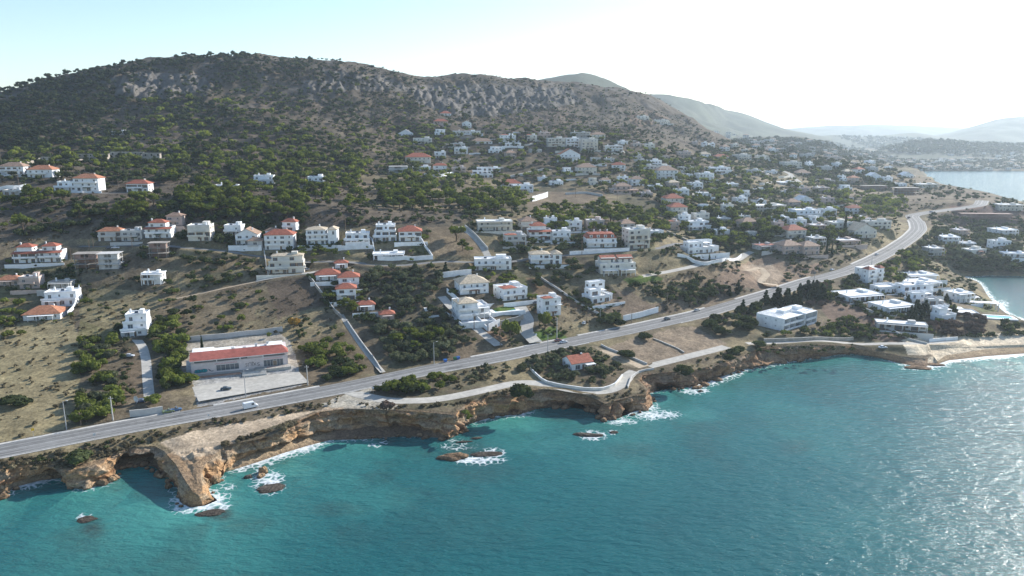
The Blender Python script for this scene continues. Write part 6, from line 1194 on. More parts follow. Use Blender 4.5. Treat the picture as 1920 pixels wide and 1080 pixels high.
def bin_(label, px, py, col):
    p = ray1(px, py); root = empty('waste_bin', p, .5); tag(root, label, 'bin'); b = MB(); b.quadmesh([(-.6, -.4, .15), (.6, -.4, .15), (.6, .4, .15), (-.6, .4, .15), (-.8, -.55, 1.2), (.8, -.55, 1.2), (.8, .55, 1.2), (-.8, .55, 1.2)], [(3, 2, 1, 0), (0, 1, 5, 4), (1, 2, 6, 5), (2, 3, 7, 6), (3, 0, 4, 7), (4, 5, 6, 7)]); b.build('body', paint('bin_plastic', col), root)
    b = MB(); b.box(-.85, .85, -.6, .1, 1.2, 1.32); b.box(-.85, .85, .1, .6, 1.2, 1.45); b.build('lid', paint('bin_lid', col), root); [MB().cyl((x, y - .05, .1), (x, y + .05, .1), .1, n=8).build('wheel', M['tyre'], root) for x in (-.5, .5) for y in (-.35, .35)]
bin_('blue waste bin on the verge by the olive bushes', 835, 679, (.03, .16, .5)); bin_('green waste bin beside a blue one on the road verge', 853, 675, (.03, .14, .06)); bin_('blue waste bin beside the green one on the road verge', 859, 674, (.03, .13, .4))
b = MB(); p = ray1(256, 757)
root = empty('satellite_dish', p, -.4); tag(root, 'big white satellite dish behind the orchard gate', 'dish'); b.cyl((0, 0, 0), (0, 0, 1.4), .08); b.build('mast', M['metal'], root); d = MB(); V = [(0, .35, 2.0)]; F = []
for r_ in range(1, 4):
    for k in range(14): t = 2 * math.pi * k / 14; q_ = r_ / 3; V.append((q_ * 1.3 * math.cos(t), .35 - .4 * q_ * q_, 2.0 + q_ * 1.3 * math.sin(t)))
F += [(0, 1 + (k + 1) % 14, 1 + k) for k in range(14)]
for r_ in range(2): F += [(1 + r_ * 14 + k, 1 + r_ * 14 + (k + 1) % 14, 15 + r_ * 14 + (k + 1) % 14, 15 + r_ * 14 + k) for k in range(14)]
d.quadmesh(V, F); d.build('reflector', M['flat_white'], root)
# ------------------------------------------------------------------ rocks in the sea
def ico(n=3):
    bm = bmesh.new(); bmesh.ops.create_icosphere(bm, subdivisions=n, radius=1); V = np.array([v.co[:] for v in bm.verts]); F = np.array([[v.index for v in f.verts] for f in bm.faces]); bm.free(); return V, F
IV, IF = ico(4)
def rock(label, px, py, rx, ry, h, yaw, col, seed, group=None):
    x, y = at_z(px, py, 0); V = IV.copy(); n = noise3(V[:, 0] * 1, V[:, 1], V[:, 2], .9, seed) * .28 + noise3(V[:, 0], V[:, 1], V[:, 2], .4, seed + 1) * .16 + noise3(V[:, 0], V[:, 1], V[:, 2], .18, seed + 2) * .08
    V = V * (1 + n)[:, None]; V = V * np.array([rx, ry, h]); V[:, 2] = np.where(V[:, 2] < 0, V[:, 2] * .6, V[:, 2]); ca, sa = math.cos(yaw), math.sin(yaw)
    dk = (1 - smooth(.1, .7, V[:, 2]))[:, None]; C = np.array(col) * (1 + .35 * noise3(V[:, 0], V[:, 1], V[:, 2], 1.2, seed + 4))[:, None]; C = C * (1 - .7 * dk) + np.array([.05, .042, .035]) * .7 * dk
    o = link('sea_rock', np_mesh('sea_rock', V, IF, [M_cliff], attrs={'Col': ('FLOAT_COLOR', rgba(np.clip(C, .01, .8)))})); o.location = (x, y, 0); o.rotation_euler = (0, 0, yaw); tag(o, label, 'rock', group)
OR, BR, GR = (.40, .27, .16), (.27, .18, .11), (.13, .11, .09)
for i, a in enumerate([('long tan rock rising from the surf off the point', 851, 858, 5.2, 2.4, 1.7, .1, BR), ('dark wave-washed ledge behind the long tan rock', 912, 852, 6, 1.8, .6, .15, GR), ('ochre boulder standing in the surf by the small beach', 494, 886, 1.7, 1.5, 2.3, .2, OR), ('smaller ochre boulder in front of the standing one', 489, 894, 1.3, 1.1, 1.3, .9, OR), ('dark low boulder beside the ochre ones', 466, 895, 1.5, 1.1, .8, .4, GR), ('flat round dark rock ringed by foam', 506, 915, 4.2, 3.0, .45, .1, GR),
          ('foam-washed ledge off the arch', 1103, 816, 5.6, 1.7, .7, -.1, GR), ('small awash rock beside the foam-washed ledge', 1151, 811, 2.0, 1.2, .45, .2, GR), ('brown rock standing in the dark cove', 316, 914, 1.2, 1.0, 1.7, .3, BR), ('ochre boulder at the toe of the first headland', 209, 902, 1.6, 1.3, 1.4, .5, OR), ('ochre boulder heap at the first headland', 192, 908, 2.2, 1.5, 1.6, .1, BR), ('rounded orange boulder in the outermost cove', 16, 908, 2.2, 1.8, 2.6, .3, OR), ('orange boulder below the rounded one', 6, 922, 1.9, 1.6, 2.0, .9, OR), ('pale boulder at the mouth of the outermost cove', 26, 902, 1.6, 1.3, 1.5, 1.2, OR),
          ('rock awash in front of the double headland tip', 398, 962, 4.2, 2.0, .35, .2, GR), ('submerged-looking dark rock far off the cove', 162, 974, 3.0, 1.8, .3, .2, GR), ('small dark rock row near the point', 868, 829, 3.2, .8, .4, .2, GR), ('small dark rock beside the row near the point', 893, 822, 2.6, .8, .4, .3, GR), ('boulder fallen under the right hand arch wall', 1308, 727, 2.4, 1.5, 1.0, .4, BR), ('boulder below the bushy cliff', 1322, 721, 2.6, 1.6, 1.2, 1.4, BR), ('boulder at the cliff foot near the short beach', 1345, 713, 2.2, 1.5, 1.3, .2, BR), ('dark boulder off the bushy cliff', 1313, 734, 1.4, 1.0, .6, .6, GR),
          ('reddish boulder on the rocky shore before the beach', 1465, 680, 2.4, 1.8, 1.4, .3, BR), ('second reddish boulder on the rocky shore before the beach', 1500, 676, 2.8, 1.6, 1.5, .9, BR), ('third reddish boulder on the rocky shore by a foam patch', 1530, 671, 2.6, 1.9, 1.3, .2, BR), ('low slab of layered rock at the beach corner', 1722, 690, 6.5, 2.4, .9, -.2, BR), ('outer tip of the layered rock at the beach corner', 1752, 684, 4.5, 2.0, .7, -.2, BR), ('layered rock hump above the beach corner', 1690, 672, 5.5, 3.0, 2.4, -.1, BR), ('boulder at the foot of the arch wall', 1132, 789, 1.6, 1.2, 1.2, .3, BR), ('tan rock at the double headland side', 402, 905, 1.8, 1.6, 2.2, .4, OR), ('tan block at the double headland root', 384, 912, 1.5, 1.5, 2.6, .4, OR)]): rock(*a, 100 + i * 5)

rb = random.Random(77); kk = 0
for i in range(0, len(sW), 9):
    px_, py_, _ = project(sW[i, 0], sW[i, 1], 0.0)
    if rb.random() > .55 or px_ > 1640 or px_ < -40 or 430 < px_ < 640: continue
    o_ = rb.uniform(-1.5, 2.2); s_ = rb.uniform(.45, 1.5); qx, qy, _ = project(sW[i, 0] + out[i, 0] * o_, sW[i, 1] + out[i, 1] * o_, 0.0)
    rock('boulder fallen at the foot of the sea cliffs', float(qx), float(qy), s_ * 1.2, s_, s_ * rb.uniform(.7, 1.2), rb.uniform(0, 6), OR if px_ < 620 and rb.random() < .7 else BR, 500 + i, 'boulders fallen along the cliff foot'); kk += 1
    if kk > 110: break
# ================================================================== TREES AND SCRUB
rng = np.random.default_rng(11)
def foliage(name, c0, c1, trans):
    g = NT(name); a = g.attr('tint'); oi = g.n('ShaderNodeObjectInfo'); n = g.noise(g.pos(), .8, 3, .6)
    c = g.mix(a.outputs['Fac'], c0, c1); c = g.mix(.75, c, g.ramp(oi.outputs['Random'], [(0, .62), (1, 1.38)]), 'MULTIPLY'); c = g.mix(.5, c, g.ramp(n, [(.3, .5), (.7, 1.5)]), 'MULTIPLY')
    d = g.n('ShaderNodeBsdfDiffuse'); t = g.n('ShaderNodeBsdfTranslucent'); g.l(c, d.inputs[0]); g.l(g.mix(1., c, trans, 'MULTIPLY'), t.inputs[0]); m = g.n('ShaderNodeMixShader'); m.inputs[0].default_value = .25
    g.l(d.outputs[0], m.inputs[1]); g.l(t.outputs[0], m.inputs[2]); g.l(m.outputs[0], g.out.inputs[0]); return g.m
LEAF = {'pine': foliage('pine_needles', (.036, .052, .017), (.175, .195, .042), (1.6, 1.7, .8)), 'darkpine': foliage('dark_pine_needles', (.024, .033, .019), (.060, .070, .033), (1.4, 1.5, .8)), 'bush': foliage('shrub_leaves', (.032, .044, .023), (.075, .090, .040), (1.4, 1.5, .8)), 'olive': foliage('olive_leaves', (.062, .074, .044), (.135, .142, .084), (1.3, 1.4, .9)),
        'dry': foliage('dry_twigs', (.10, .088, .06), (.20, .172, .11), (1.2, 1.1, .8)), 'cypress': foliage('cypress_needles', (.018, .030, .016), (.035, .052, .024), (1.3, 1.3, .8)), 'lime': foliage('light_leaves', (.07, .092, .022), (.165, .185, .052), (1.5, 1.6, .6)), 'plum': foliage('purple_brown_twigs', (.075, .058, .052), (.14, .105, .085), (1.2, 1.1, .9)), 'gold': foliage('autumn_leaves', (.22, .13, .035), (.32, .21, .06), (1.3, 1.1, .6))}
M['bark'] = simple_mat('bark', (.11, .082, .058), .3, 4)
I1V, I1F = ico(2); I0V, I0F = ico(1)
def crown(kind, hi, rs):
    """crown of leaf clumps: unit radius, foot at z = 0; returns V, F (quads; triangles doubled), tint"""
    r = np.random.default_rng(rs); Vs = []; Fs = []; Ts = []; nv = 0
    if kind == 'pine':
        n = 11 if hi else 4; C = []
        for k in range(n): a = r.uniform(0, 6.28); q = math.sqrt(r.uniform(0, 1)) * .72; z = .95 + .5 * (1 - q) + r.uniform(-.28, .22); C.append((q * math.cos(a), q * math.sin(a) * .95, z, r.uniform(.26, .44) * (1 if hi else 1.45), .62))
    elif kind == 'cypress':
        n = 9 if hi else 5; C = [(r.uniform(-.08, .08), r.uniform(-.08, .08), .5 + 4.6 * k / (n - 1), (.5 - .36 * (k / (n - 1)) ** 1.6) * (1 if hi else 1.1), 1.5) for k in range(n)]
    elif kind == 'conifer':
        n = 13 if hi else 5; C = []
        for k in range(n): t = k / (n - 1); a = r.uniform(0, 6.28); q = (1 - t) * .62 * math.sqrt(r.uniform(.2, 1)); C.append((q * math.cos(a), q * math.sin(a), .4 + 2.0 * t + r.uniform(-.1, .1), (.5 - .3 * t) * (1 if hi else 1.3), .85))
    else:
        n = 9 if hi else 3; C = []
        for k in range(n): a = r.uniform(0, 6.28); q = math.sqrt(r.uniform(0, 1)) * .66; z = .38 + .42 * (1 - q * q) + r.uniform(-.12, .16); C.append((q * math.cos(a), q * math.sin(a), z, r.uniform(.3, .5) * (1 if hi else 1.35), .8))
    for x, y, z, rad, fl in C:
        bv, bf = (I1V, I1F) if hi else (I0V, I0F); nn = 1 + .22 * noise3(bv[:, 0] + x * 9, bv[:, 1] + y * 9, bv[:, 2] + z * 9, .55, rs) + .1 * r.uniform(-1, 1, len(bv))
        v = bv * nn[:, None] * np.array([rad, rad, rad * fl]) * .86 + np.array([x, y, z]); f = np.c_[bf, bf[:, 2]] + nv; Vs.append(v); Fs.append(f); tb = r.uniform(.15, .75); Ts.append(np.full(len(v), tb)); nv += len(v)
        m = (46 if hi else 9); d = r.normal(size=(m, 3)); d[:, 2] = np.abs(d[:, 2]) * .9 - .25; d /= np.linalg.norm(d, axis=1)[:, None]; c = d * np.array([rad, rad, rad * fl]) * r.uniform(.78, 1.16, (m, 1)) + np.array([x, y, z])
        nr = d + .45 * r.normal(size=(m, 3)); nr /= np.linalg.norm(nr, axis=1)[:, None]; u = np.cross(nr, r.normal(size=(m, 3))); u /= np.linalg.norm(u, axis=1)[:, None]; w_ = np.cross(nr, u); s = rad * r.uniform(.16, .34, (m, 1)) * (1 if hi else 1.6); s2 = s * r.uniform(.45, .9, (m, 1))
        q = np.stack([c - u * s - w_ * s2 * .6, c + u * s * .7 - w_ * s2, c + u * s + w_ * s2 * .7, c - u * s * .6 + w_ * s2], 1).reshape(-1, 3); Vs.append(q); Fs.append(np.arange(m * 4).reshape(-1, 4) + nv); Ts.append(np.repeat(np.clip(tb + r.uniform(-.25, .35, m), 0, 1), 4)); nv += m * 4
    V = np.concatenate(Vs); F = np.concatenate(Fs); return V, F, np.concatenate(Ts)
def clean(F): return [tuple(f[:3]) if f[2] == f[3] else tuple(f) for f in F.tolist()]
SHAPE = {'pine': 'pine', 'darkpine': 'pine', 'bush': 'bush', 'olive': 'bush', 'dry': 'bush', 'cypress': 'cypress', 'conifer': 'conifer', 'lime': 'bush', 'plum': 'bush', 'gold': 'bush'}
LEAFOF = {k: k for k in SHAPE}; LEAFOF['conifer'] = 'cypress'
NAMES = {'pine': ('pine_tree', 'pine'), 'darkpine': ('dark_pine_tree', 'pine'), 'bush': ('shrub', 'shrub'), 'olive': ('olive_tree', 'olive tree'), 'dry': ('dry_shrub', 'dry shrub'), 'cypress': ('cypress_tree', 'cypress'), 'conifer': ('conifer_tree', 'conifer'), 'lime': ('light_green_shrub', 'shrub'), 'plum': ('bare_shrub', 'shrub'), 'gold': ('autumn_tree', 'tree')}
CM = {}
def crown_mesh(kind, i):
    if (kind, i) not in CM:
        V, F, T = crown(SHAPE[kind], True, 50 + i * 13 + sum(map(ord, kind))); CM[kind, i] = np_mesh('crown', V, clean(F), [LEAF[LEAFOF[kind]]], attrs={'tint': ('FLOAT', T)})
    return CM[kind, i]
def trunk_mesh(kind, i):
    k = ('trunk', kind, i)
    if k not in CM:
        r = random.Random(i); b = MB(); top = 1.0 if kind == 'pine' else .5
        p = [Vector((0, 0, -.3)), Vector((r.uniform(-.1, .1), r.uniform(-.1, .1), top * .5)), Vector((r.uniform(-.15, .15), r.uniform(-.15, .15), top))]; b.cyl(p[0], p[1], .085, .065, 7); b.cyl(p[1], p[2], .065, .045, 7)
        for q in range(4): a = q * 1.6 + r.random(); b.cyl(p[1 + (q > 1)] * .9, (math.cos(a) * .45, math.sin(a) * .45, top + .25), .035, .015, 5)
        CM[k] = b.mesh('trunk', M['bark'])
    return CM[k]
# what may not be planted on
line_pts = [(main_line, 9.2)] + [(P_, wd / 2 + 1.6) for n_, P_, wd, mk in PL]
HR = [(P, W_, D_, yw) for (P, W_, D_, yw, mpp) in HP] + [v for v in SPP.values()]
def blocked(x, y, r):
    bl = np.zeros(x.shape, bool)
    for L, wd in line_pts:
        bb = (x > L[:, 0].min() - 15) & (x < L[:, 0].max() + 15) & (y > L[:, 1].min() - 15) & (y < L[:, 1].max() + 15)
        if bb.any(): d, _ = seg_dist(x[bb], y[bb], [tuple(p[:2]) for p in L[::2]]); bl[bb] |= d < wd + r[bb] * .75
    for hi_, (P, W_, D_, yw) in enumerate(HR):
        ca, sa = math.cos(yw), math.sin(yw); X = x - P.x; Y = y - P.y; lx = X * ca + Y * sa; ly = -X * sa + Y * ca
        bl |= (np.abs(lx) < W_ / 2 + r * .55 + .3) & (ly > -r * .6 - 2.8) & (ly < D_ + r * .5)
    # keep the view of house fronts: nothing tall directly before a front
        if hi_ >= len(HP) or W_ / HP[hi_][4] > 34: bl |= (np.abs(lx) < W_ / 2 * .8) & (ly > -3 - r * 1.3) & (ly < 0) & (r > 2.6)
    return bl
NOPLANT = [[(362, 690), (560, 668), (572, 724), (372, 766)], [(345, 650), (545, 632), (560, 690), (345, 700)], [(1120, 650), (1250, 616), (1365, 646), (1215, 684)], [(285, 842), (350, 810), (640, 760), (640, 772), (470, 815), (350, 860)], [(1385, 490), (1475, 490), (1470, 535), (1400, 540)], [(1690, 640), (2000, 625), (2000, 665), (1690, 668)], [(1160, 520), (1215, 513), (1248, 525), (1180, 538)], [(900, 560), (985, 560), (985, 600), (915, 615)], [(1840, 580), (1905, 585), (1905, 612), (1840, 605)]]
ALL = {k: [] for k in SHAPE}
GROUPS = []
def scatter(poly, kind, n, r0, r1, label, clump=0.0, cwl=30, tall=1.0, far=False):
    if label != '#' and kind in ('pine', 'bush', 'olive') and n > 60: n = int(n * 1.35); r0 *= 1.12; r1 *= 1.15
    a = np.array(poly, float); gi = len(GROUPS); GROUPS.append((label, kind)); got = 0; tries = 0
    while got < n and tries < 8:
        m = int((n - got) * 3 + 20); px = rng.uniform(a[:, 0].min(), a[:, 0].max(), m); py = rng.uniform(a[:, 1].min(), a[:, 1].max(), m); k = in_poly(px, py, poly)
        for z in NOPLANT: k &= ~in_poly(px, py, z)
        if label == '#':
            for z in CRAG: k &= ~(in_poly(px, py, z) & (rng.random(len(px)) < .6))
        px, py = px[k], py[k]; tries += 1
        if not len(px): continue
        X, Y, Z, ok = ray(px, py); r = r0 + (r1 - r0) * rng.random(len(X)) ** 1.5; ok &= (Z > 1.6) & ~blocked(X, Y, r)
        if clump: ok &= fbm2(X, Y, cwl, 2, 300 + gi) + rng.uniform(-.25, .25, len(X)) > clump - .25
        for x, y, z, q, o in zip(X, Y, Z, r, ok):
            if o and got < n: ALL[kind].append((x, y, z, q, gi, tall * rng.uniform(.85, 1.2))); got += 1
def plant(label, kind, spots, tall=1.0):
    """single trees the photograph shows: foot pixel and crown radius in its pixels"""
    gi = len(GROUPS); GROUPS.append((label, kind))
    for px, py, rp in spots:
        X, Y, Z, ok = ray([px], [py]); d = project(X[0], Y[0], Z[0])[2]; ALL[kind].append((X[0], Y[0], Z[0], rp * d / FPX, gi, tall * rng.uniform(.9, 1.1)))
gi_g = len(GROUPS); GROUPS.append(('shrub growing close against a house', 'bush')); gi_h = len(GROUPS); GROUPS.append(('light green garden shrub growing close against a house', 'lime'))
def house_gardens():
    cand = []
    for (P, W_, D_, yw, mpp) in HP:
        c, s_ = math.cos(yw), math.sin(yw); n = int(5 + (W_ + D_) / 5)
        for k in range(n):
            e = rng.random()
            if e < .30: lx, ly = rng.uniform(-W_ / 2, W_ / 2), -rng.uniform(3.2, 6.5)
            elif e < .55: lx, ly = W_ / 2 + rng.uniform(1, 5), rng.uniform(-3, D_)
            elif e < .8: lx, ly = -W_ / 2 - rng.uniform(1, 5), rng.uniform(-3, D_)
            else: lx, ly = rng.uniform(-W_ / 2, W_ / 2), D_ + rng.uniform(1, 5)
            r = rng.uniform(.9, 1.5) if e < .3 else rng.uniform(1.2, 3.0); x = P.x + lx * c - ly * s_; y = P.y + lx * s_ + ly * c
            cand.append((x, y, r))
    A = np.array(cand); bl = blocked(A[:, 0], A[:, 1], A[:, 2] * .6); z = hgt(A[:, 0], A[:, 1])
    for (x, y, r), q_, z_ in zip(cand, bl, z):
        if q_: continue
        kd = 'lime' if rng.random() < .2 else 'bush'; ALL[kd].append((x, y, float(z_), r, gi_h if kd == 'lime' else gi_g, 1.0))
house_gardens()
# --- named places near the road
plant('round dark shrub on the cliff top of the first headland', 'bush', [(150, 868, 27)], .8); plant('dense dark shrub on the slope above the small beach cove', 'bush', [(978, 749, 27)], .9); plant('dark round shrub at the rim above the sea cave wall', 'bush', [(1280, 703, 21)], .8); plant('lone dark dome shrub on the empty seaside lot by the road', 'bush', [(1209, 635, 15)], .7); plant('lone dark shrub at the inner edge of the empty seaside lot', 'bush', [(1176, 670, 16)], .8)
plant('dark spreading shrub low in the dry field', 'bush', [(24, 762, 26), (50, 758, 14)], .7); plant('feathery pale bare tree at the path junction rim', 'plum', [(724, 770, 14)], 1.3); plant('orange autumn tree beside the grey wall end', 'gold', [(553, 614, 14)], 1.1); plant('yellowing poplar-like tree beside the villa driveway', 'lime', [(958, 632, 19), (1020, 618, 17)], 1.7); plant('green ivy-like patch on the cliff face of the point', 'lime', [(872, 778, 9), (880, 786, 8)], .9)
plant('grey shrub on the cliff brow by the beach', 'dry', [(535, 806, 16), (548, 800, 12)], .8); plant('dark shrub leaning over the low cliff by the beach path', 'bush', [(1376, 668, 17), (1366, 676, 14), (1388, 660, 12), (1425, 650, 14)], .8)
plant('tall palm-like tuft behind the shop', 'lime', [(505, 634, 6)], 2.2); plant('small dark fir behind the shop roof', 'cypress', [(379, 654, 5)], 1.0)
plant('dark green tree beside the dry villa garden', 'bush', [(1148, 604, 19), (1135, 612, 16), (1160, 612, 14), (1128, 598, 12)], .9)
plant('lone pine above the vacant brown plot', 'pine', [(855, 452, 18)], .9); plant('pine below the lone one on the vacant plot', 'pine', [(868, 470, 13), (878, 478, 10)], .9); plant('big bright pine beside the lane cottages', 'pine', [(650, 582, 17), (662, 588, 15), (618, 566, 15)], .8); plant('dark pointed conifer by the white terrace wall', 'conifer', [(836, 515, 8)], 1.2)
plant('tall cypress before the cream flat-roofed house', 'cypress', [(1584, 436, 7)], 1.0); plant('tall cypress among the pinkish houses', 'cypress', [(1559, 482, 5), (1550, 476, 5)], 1.0); plant('tall cypress in the upper village', 'cypress', [(958, 268, 4), (986, 266, 4)], 1.1); plant('cypress cluster beneath the tallest village house', 'cypress', [(1100, 292, 4), (1106, 294, 4), (1112, 293, 4)], .9); plant('cypress between the cream-roofed blocks', 'cypress', [(609, 452, 5)], .9)
plant('small conical tree along the modern villa wall', 'cypress', [(1330, 489, 5), (1340, 486, 5), (1348, 484, 5), (1363, 480, 5), (1372, 477, 5)], .55); plant('trimmed hedge block beside the lawns of the twin-gable house', 'bush', [(1222, 514, 9), (1232, 516, 8)], .8)
scatter([(148, 640), (212, 636), (218, 700), (222, 790), (150, 796), (146, 700)], 'lime', 40, 2.6, 4.2, 'light green orchard tree in the rows left of the driveway wall'); scatter([(148, 640), (216, 636), (220, 790), (150, 796)], 'olive', 24, 2.2, 3.6, 'grey-green orchard tree in the rows near the concrete pole')
scatter([(278, 610), (330, 600), (345, 650), (358, 700), (362, 752), (288, 760), (282, 690)], 'lime', 42, 2.6, 4.4, 'bright green tree packed between the driveway and the shop'); scatter([(278, 610), (340, 600), (352, 690), (360, 755), (286, 760)], 'bush', 24, 2.2, 3.8, 'dark tree packed between the driveway and the shop'); scatter([(226, 655), (262, 640), (270, 750), (232, 760)], 'bush', 12, 1.2, 2.2, 'shrub in the beds beside the orchard driveway'); scatter([(226, 580), (236, 575), (236, 650), (226, 650)], 'bush', 10, 1.2, 2.2, 'creeper-like shrub along the side of the stepped house')
scatter([(548, 655), (590, 640), (610, 690), (600, 722), (572, 715)], 'lime', 14, 2.6, 4.0, 'bright round tree beside the shop yard'); scatter([(590, 640), (650, 612), (692, 660), (690, 700), (610, 722), (600, 690)], 'lime', 16, 2.2, 3.8, 'bright round tree in the plot between shop and cottage wall'); scatter([(575, 690), (690, 680), (688, 706), (590, 725)], 'bush', 16, 2.2, 3.4, 'dark hedge tree along the road past the shop')
scatter([(690, 736), (695, 724), (780, 712), (845, 700), (852, 722), (780, 744), (740, 748)], 'lime', 14, 2.6, 4.2, 'big green shrub of the hedge at the path junction'); scatter([(690, 736), (700, 722), (780, 712), (800, 730), (780, 746), (730, 746)], 'bush', 22, 2.2, 3.4, 'dark shrub of the hedge at the path junction')
scatter([(720, 690), (735, 640), (800, 620), (872, 640), (872, 662), (800, 690), (740, 700)], 'olive', 40, 2.2, 4.2, 'grey-green roadside olive of the overgrown plot'); scatter([(690, 505), (820, 500), (840, 560), (880, 610), (900, 640), (800, 660), (735, 660), (700, 620), (670, 540)], 'olive', 100, 1.8, 3.4, 'olive in the overgrown plot below the street'); scatter([(690, 505), (820, 500), (840, 560), (880, 610), (900, 640), (800, 660), (735, 660), (700, 620), (670, 540)], 'bush', 55, 1.4, 2.8, 'dark shrub in the overgrown plot below the street')
scatter([(735, 640), (800, 610), (830, 640), (760, 670)], 'pine', 8, 2.8, 4.0, 'dense green tree amid the roadside olives'); scatter([(590, 540), (690, 530), (700, 610), (640, 610), (610, 580)], 'bush', 30, 1.5, 3.0, 'garden shrub around the red cottages'); scatter([(470, 530), (590, 610), (640, 620), (560, 640)], 'bush', 16, 1.2, 2.4, 'low shrub below the bare ploughed plot')
scatter([(985, 694), (1062, 648), (1130, 664), (1168, 692), (1152, 720), (1090, 724), (1032, 714)], 'olive', 62, 1.1, 2.4, 'small olive in the seaside cottage garden'); scatter([(985, 694), (1062, 648), (1130, 664), (1168, 692), (1152, 720), (1090, 724), (1032, 714)], 'bush', 46, .9, 1.9, 'small dark shrub in the seaside cottage garden'); scatter([(960, 690), (1060, 655), (1070, 665), (985, 705)], 'olive', 20, 1.4, 2.5, 'olive in the row outside the cottage garden'); scatter([(860, 690), (960, 674), (975, 700), (880, 718)], 'olive', 18, 1.0, 2.0, 'small shrub on the verge between road and coastal path')
scatter([(1318, 615), (1335, 570), (1420, 552), (1428, 590), (1404, 622), (1350, 632)], 'bush', 34, 2.6, 4.6, 'dark tree of the thicket beside the white apartment block'); scatter([(1330, 580), (1360, 552), (1440, 540), (1545, 545), (1545, 572), (1440, 575), (1400, 595)], 'conifer', 34, 2.4, 3.8, 'dark feathery conifer of the belt behind the apartment block'); scatter([(1490, 545), (1545, 540), (1550, 575), (1500, 575)], 'plum', 12, 2.4, 3.8, 'brown leafless tree behind the apartment block'); scatter([(1455, 626), (1530, 600), (1600, 600), (1645, 618), (1650, 640), (1500, 638), (1440, 638)], 'lime', 24, 1.6, 2.8, 'bright garden shrub before the apartment block'); scatter([(1410, 625), (1530, 606), (1600, 600), (1645, 618), (1650, 640), (1500, 638), (1400, 638)], 'bush', 54, 1.5, 2.8, 'dark garden shrub before the apartment block')
scatter([(1600, 630), (1690, 625), (1740, 640), (1690, 645), (1620, 643)], 'bush', 26, 1.0, 1.9, 'low shrub along the beach path field'); scatter([(1740, 600), (1770, 580), (1840, 590), (1850, 630), (1800, 640), (1745, 630)], 'plum', 44, 2.0, 3.8, 'purple-brown shrub thicket beside the seaside pool house'); scatter([(1800, 632), (2000, 622), (2000, 632), (1800, 640)], 'bush', 60, 1.3, 1.9, 'clipped hedge shrub above the sandy beach'); scatter([(1700, 570), (1780, 560), (1790, 600), (1710, 610)], 'conifer', 24, 2.0, 3.2, 'dark conifer below the stepped white complex'); scatter([(1540, 560), (1600, 535), (1640, 570), (1690, 590), (1720, 600), (1650, 605)], 'bush', 40, 1.4, 2.6, 'shrub around the white cubic villas')
scatter([(1530, 540), (1610, 520), (1620, 535), (1560, 565)], 'bush', 22, 1.8, 3.0, 'dark tree on the roadside of the white complex'); scatter([(1665, 475), (1700, 470), (1720, 510), (1690, 540), (1650, 520)], 'pine', 22, 3, 4.6, 'tall tree group behind the red-towered building'); scatter([(1760, 520), (1830, 510), (1840, 560), (1780, 575)], 'bush', 50, 1.4, 2.4, 'shrub on the terraces above the cove'); scatter([(1830, 556), (1868, 566), (1880, 600), (1915, 622), (1895, 630), (1850, 590)], 'bush', 30, 1.4, 2.6, 'hedge shrub by the seaside pool')
scatter([(1780, 492), (2000, 488), (2000, 514), (1800, 514)], 'bush', 110, 2.2, 4.0, 'dark shrub hanging on the cove cliff'); scatter([(1690, 450), (1760, 440), (1920, 460), (1920, 485), (1780, 490), (1700, 500)], 'olive', 110, 2.0, 3.8, 'greyish tree on the flat above the cove'); scatter([(1730, 400), (1780, 410), (1930, 425), (1930, 465), (1760, 450), (1730, 430)], 'bush', 110, 2.2, 4.0, 'dark tree on the headland below the derelict building'); scatter([(1570, 360), (1690, 375), (1700, 410), (1640, 415), (1560, 385)], 'pine', 80, 3, 5, 'dense tree of the belt along the road bend')
# fields
scatter([(300, 490), (480, 480), (500, 600), (420, 620), (300, 610), (290, 540)], 'bush', 44, 1.6, 3.6, 'dark shrub scattered over the dry slope above the shop'); scatter([(300, 490), (480, 480), (500, 600), (420, 620), (300, 610), (290, 540)], 'lime', 22, 1.4, 3.0, 'yellow-green shrub scattered over the dry slope above the shop'); scatter([(150, 500), (290, 500), (290, 600), (160, 610)], 'bush', 20, 1.0, 2.2, 'small shrub in the dry field by the white stepped house'); scatter([(0, 630), (140, 600), (140, 800), (0, 830)], 'dry', 24, .6, 1.4, 'dry tuft in the tan field'); scatter([(0, 560), (40, 560), (40, 640), (0, 640)], 'lime', 12, 2, 3.2, 'bright tree at the edge beside the orange bungalow')
scatter([(0, 510), (140, 505), (150, 540), (0, 550)], 'bush', 30, 1.2, 2.6, 'garden shrub around the pinkish houses'); scatter([(1250, 600), (1310, 590), (1240, 560), (1180, 540), (1310, 525), (1370, 545), (1330, 575)], 'bush', 64, 1.4, 3.0, 'dark shrub on the brown slope above the coast road'); scatter([(1090, 585), (1165, 590), (1130, 560), (1060, 540), (1020, 520)], 'bush', 30, 1.2, 2.0, 'hedge shrub along the cubes garden wall'); scatter([(920, 620), (1060, 600), (1066, 632), (940, 652)], 'bush', 34, 1.0, 2.2, 'garden shrub beside the coast road below the red-edged house'); scatter([(985, 500), (1130, 490), (1120, 520), (1060, 530), (1000, 545)], 'bush', 34, 2.2, 3.8, 'dark garden tree between the cream terrace house and the twin gables')
scatter([(885, 508), (960, 512), (985, 545), (930, 535)], 'lime', 16, 1.6, 2.8, 'light garden tree below the white balcony block'); scatter([(560, 470), (640, 470), (660, 490), (600, 505), (560, 500)], 'pine', 16, 2.0, 3.2, 'green tree along the street below the cream-roofed blocks'); scatter([(770, 455), (800, 460), (800, 480), (770, 480)], 'bush', 14, .9, 1.6, 'clipped shrub in the garden of the steep red roof'); scatter([(340, 470), (480, 475), (470, 500), (360, 500)], 'bush', 26, 1.6, 3.2, 'dark shrub below the upper street bend')
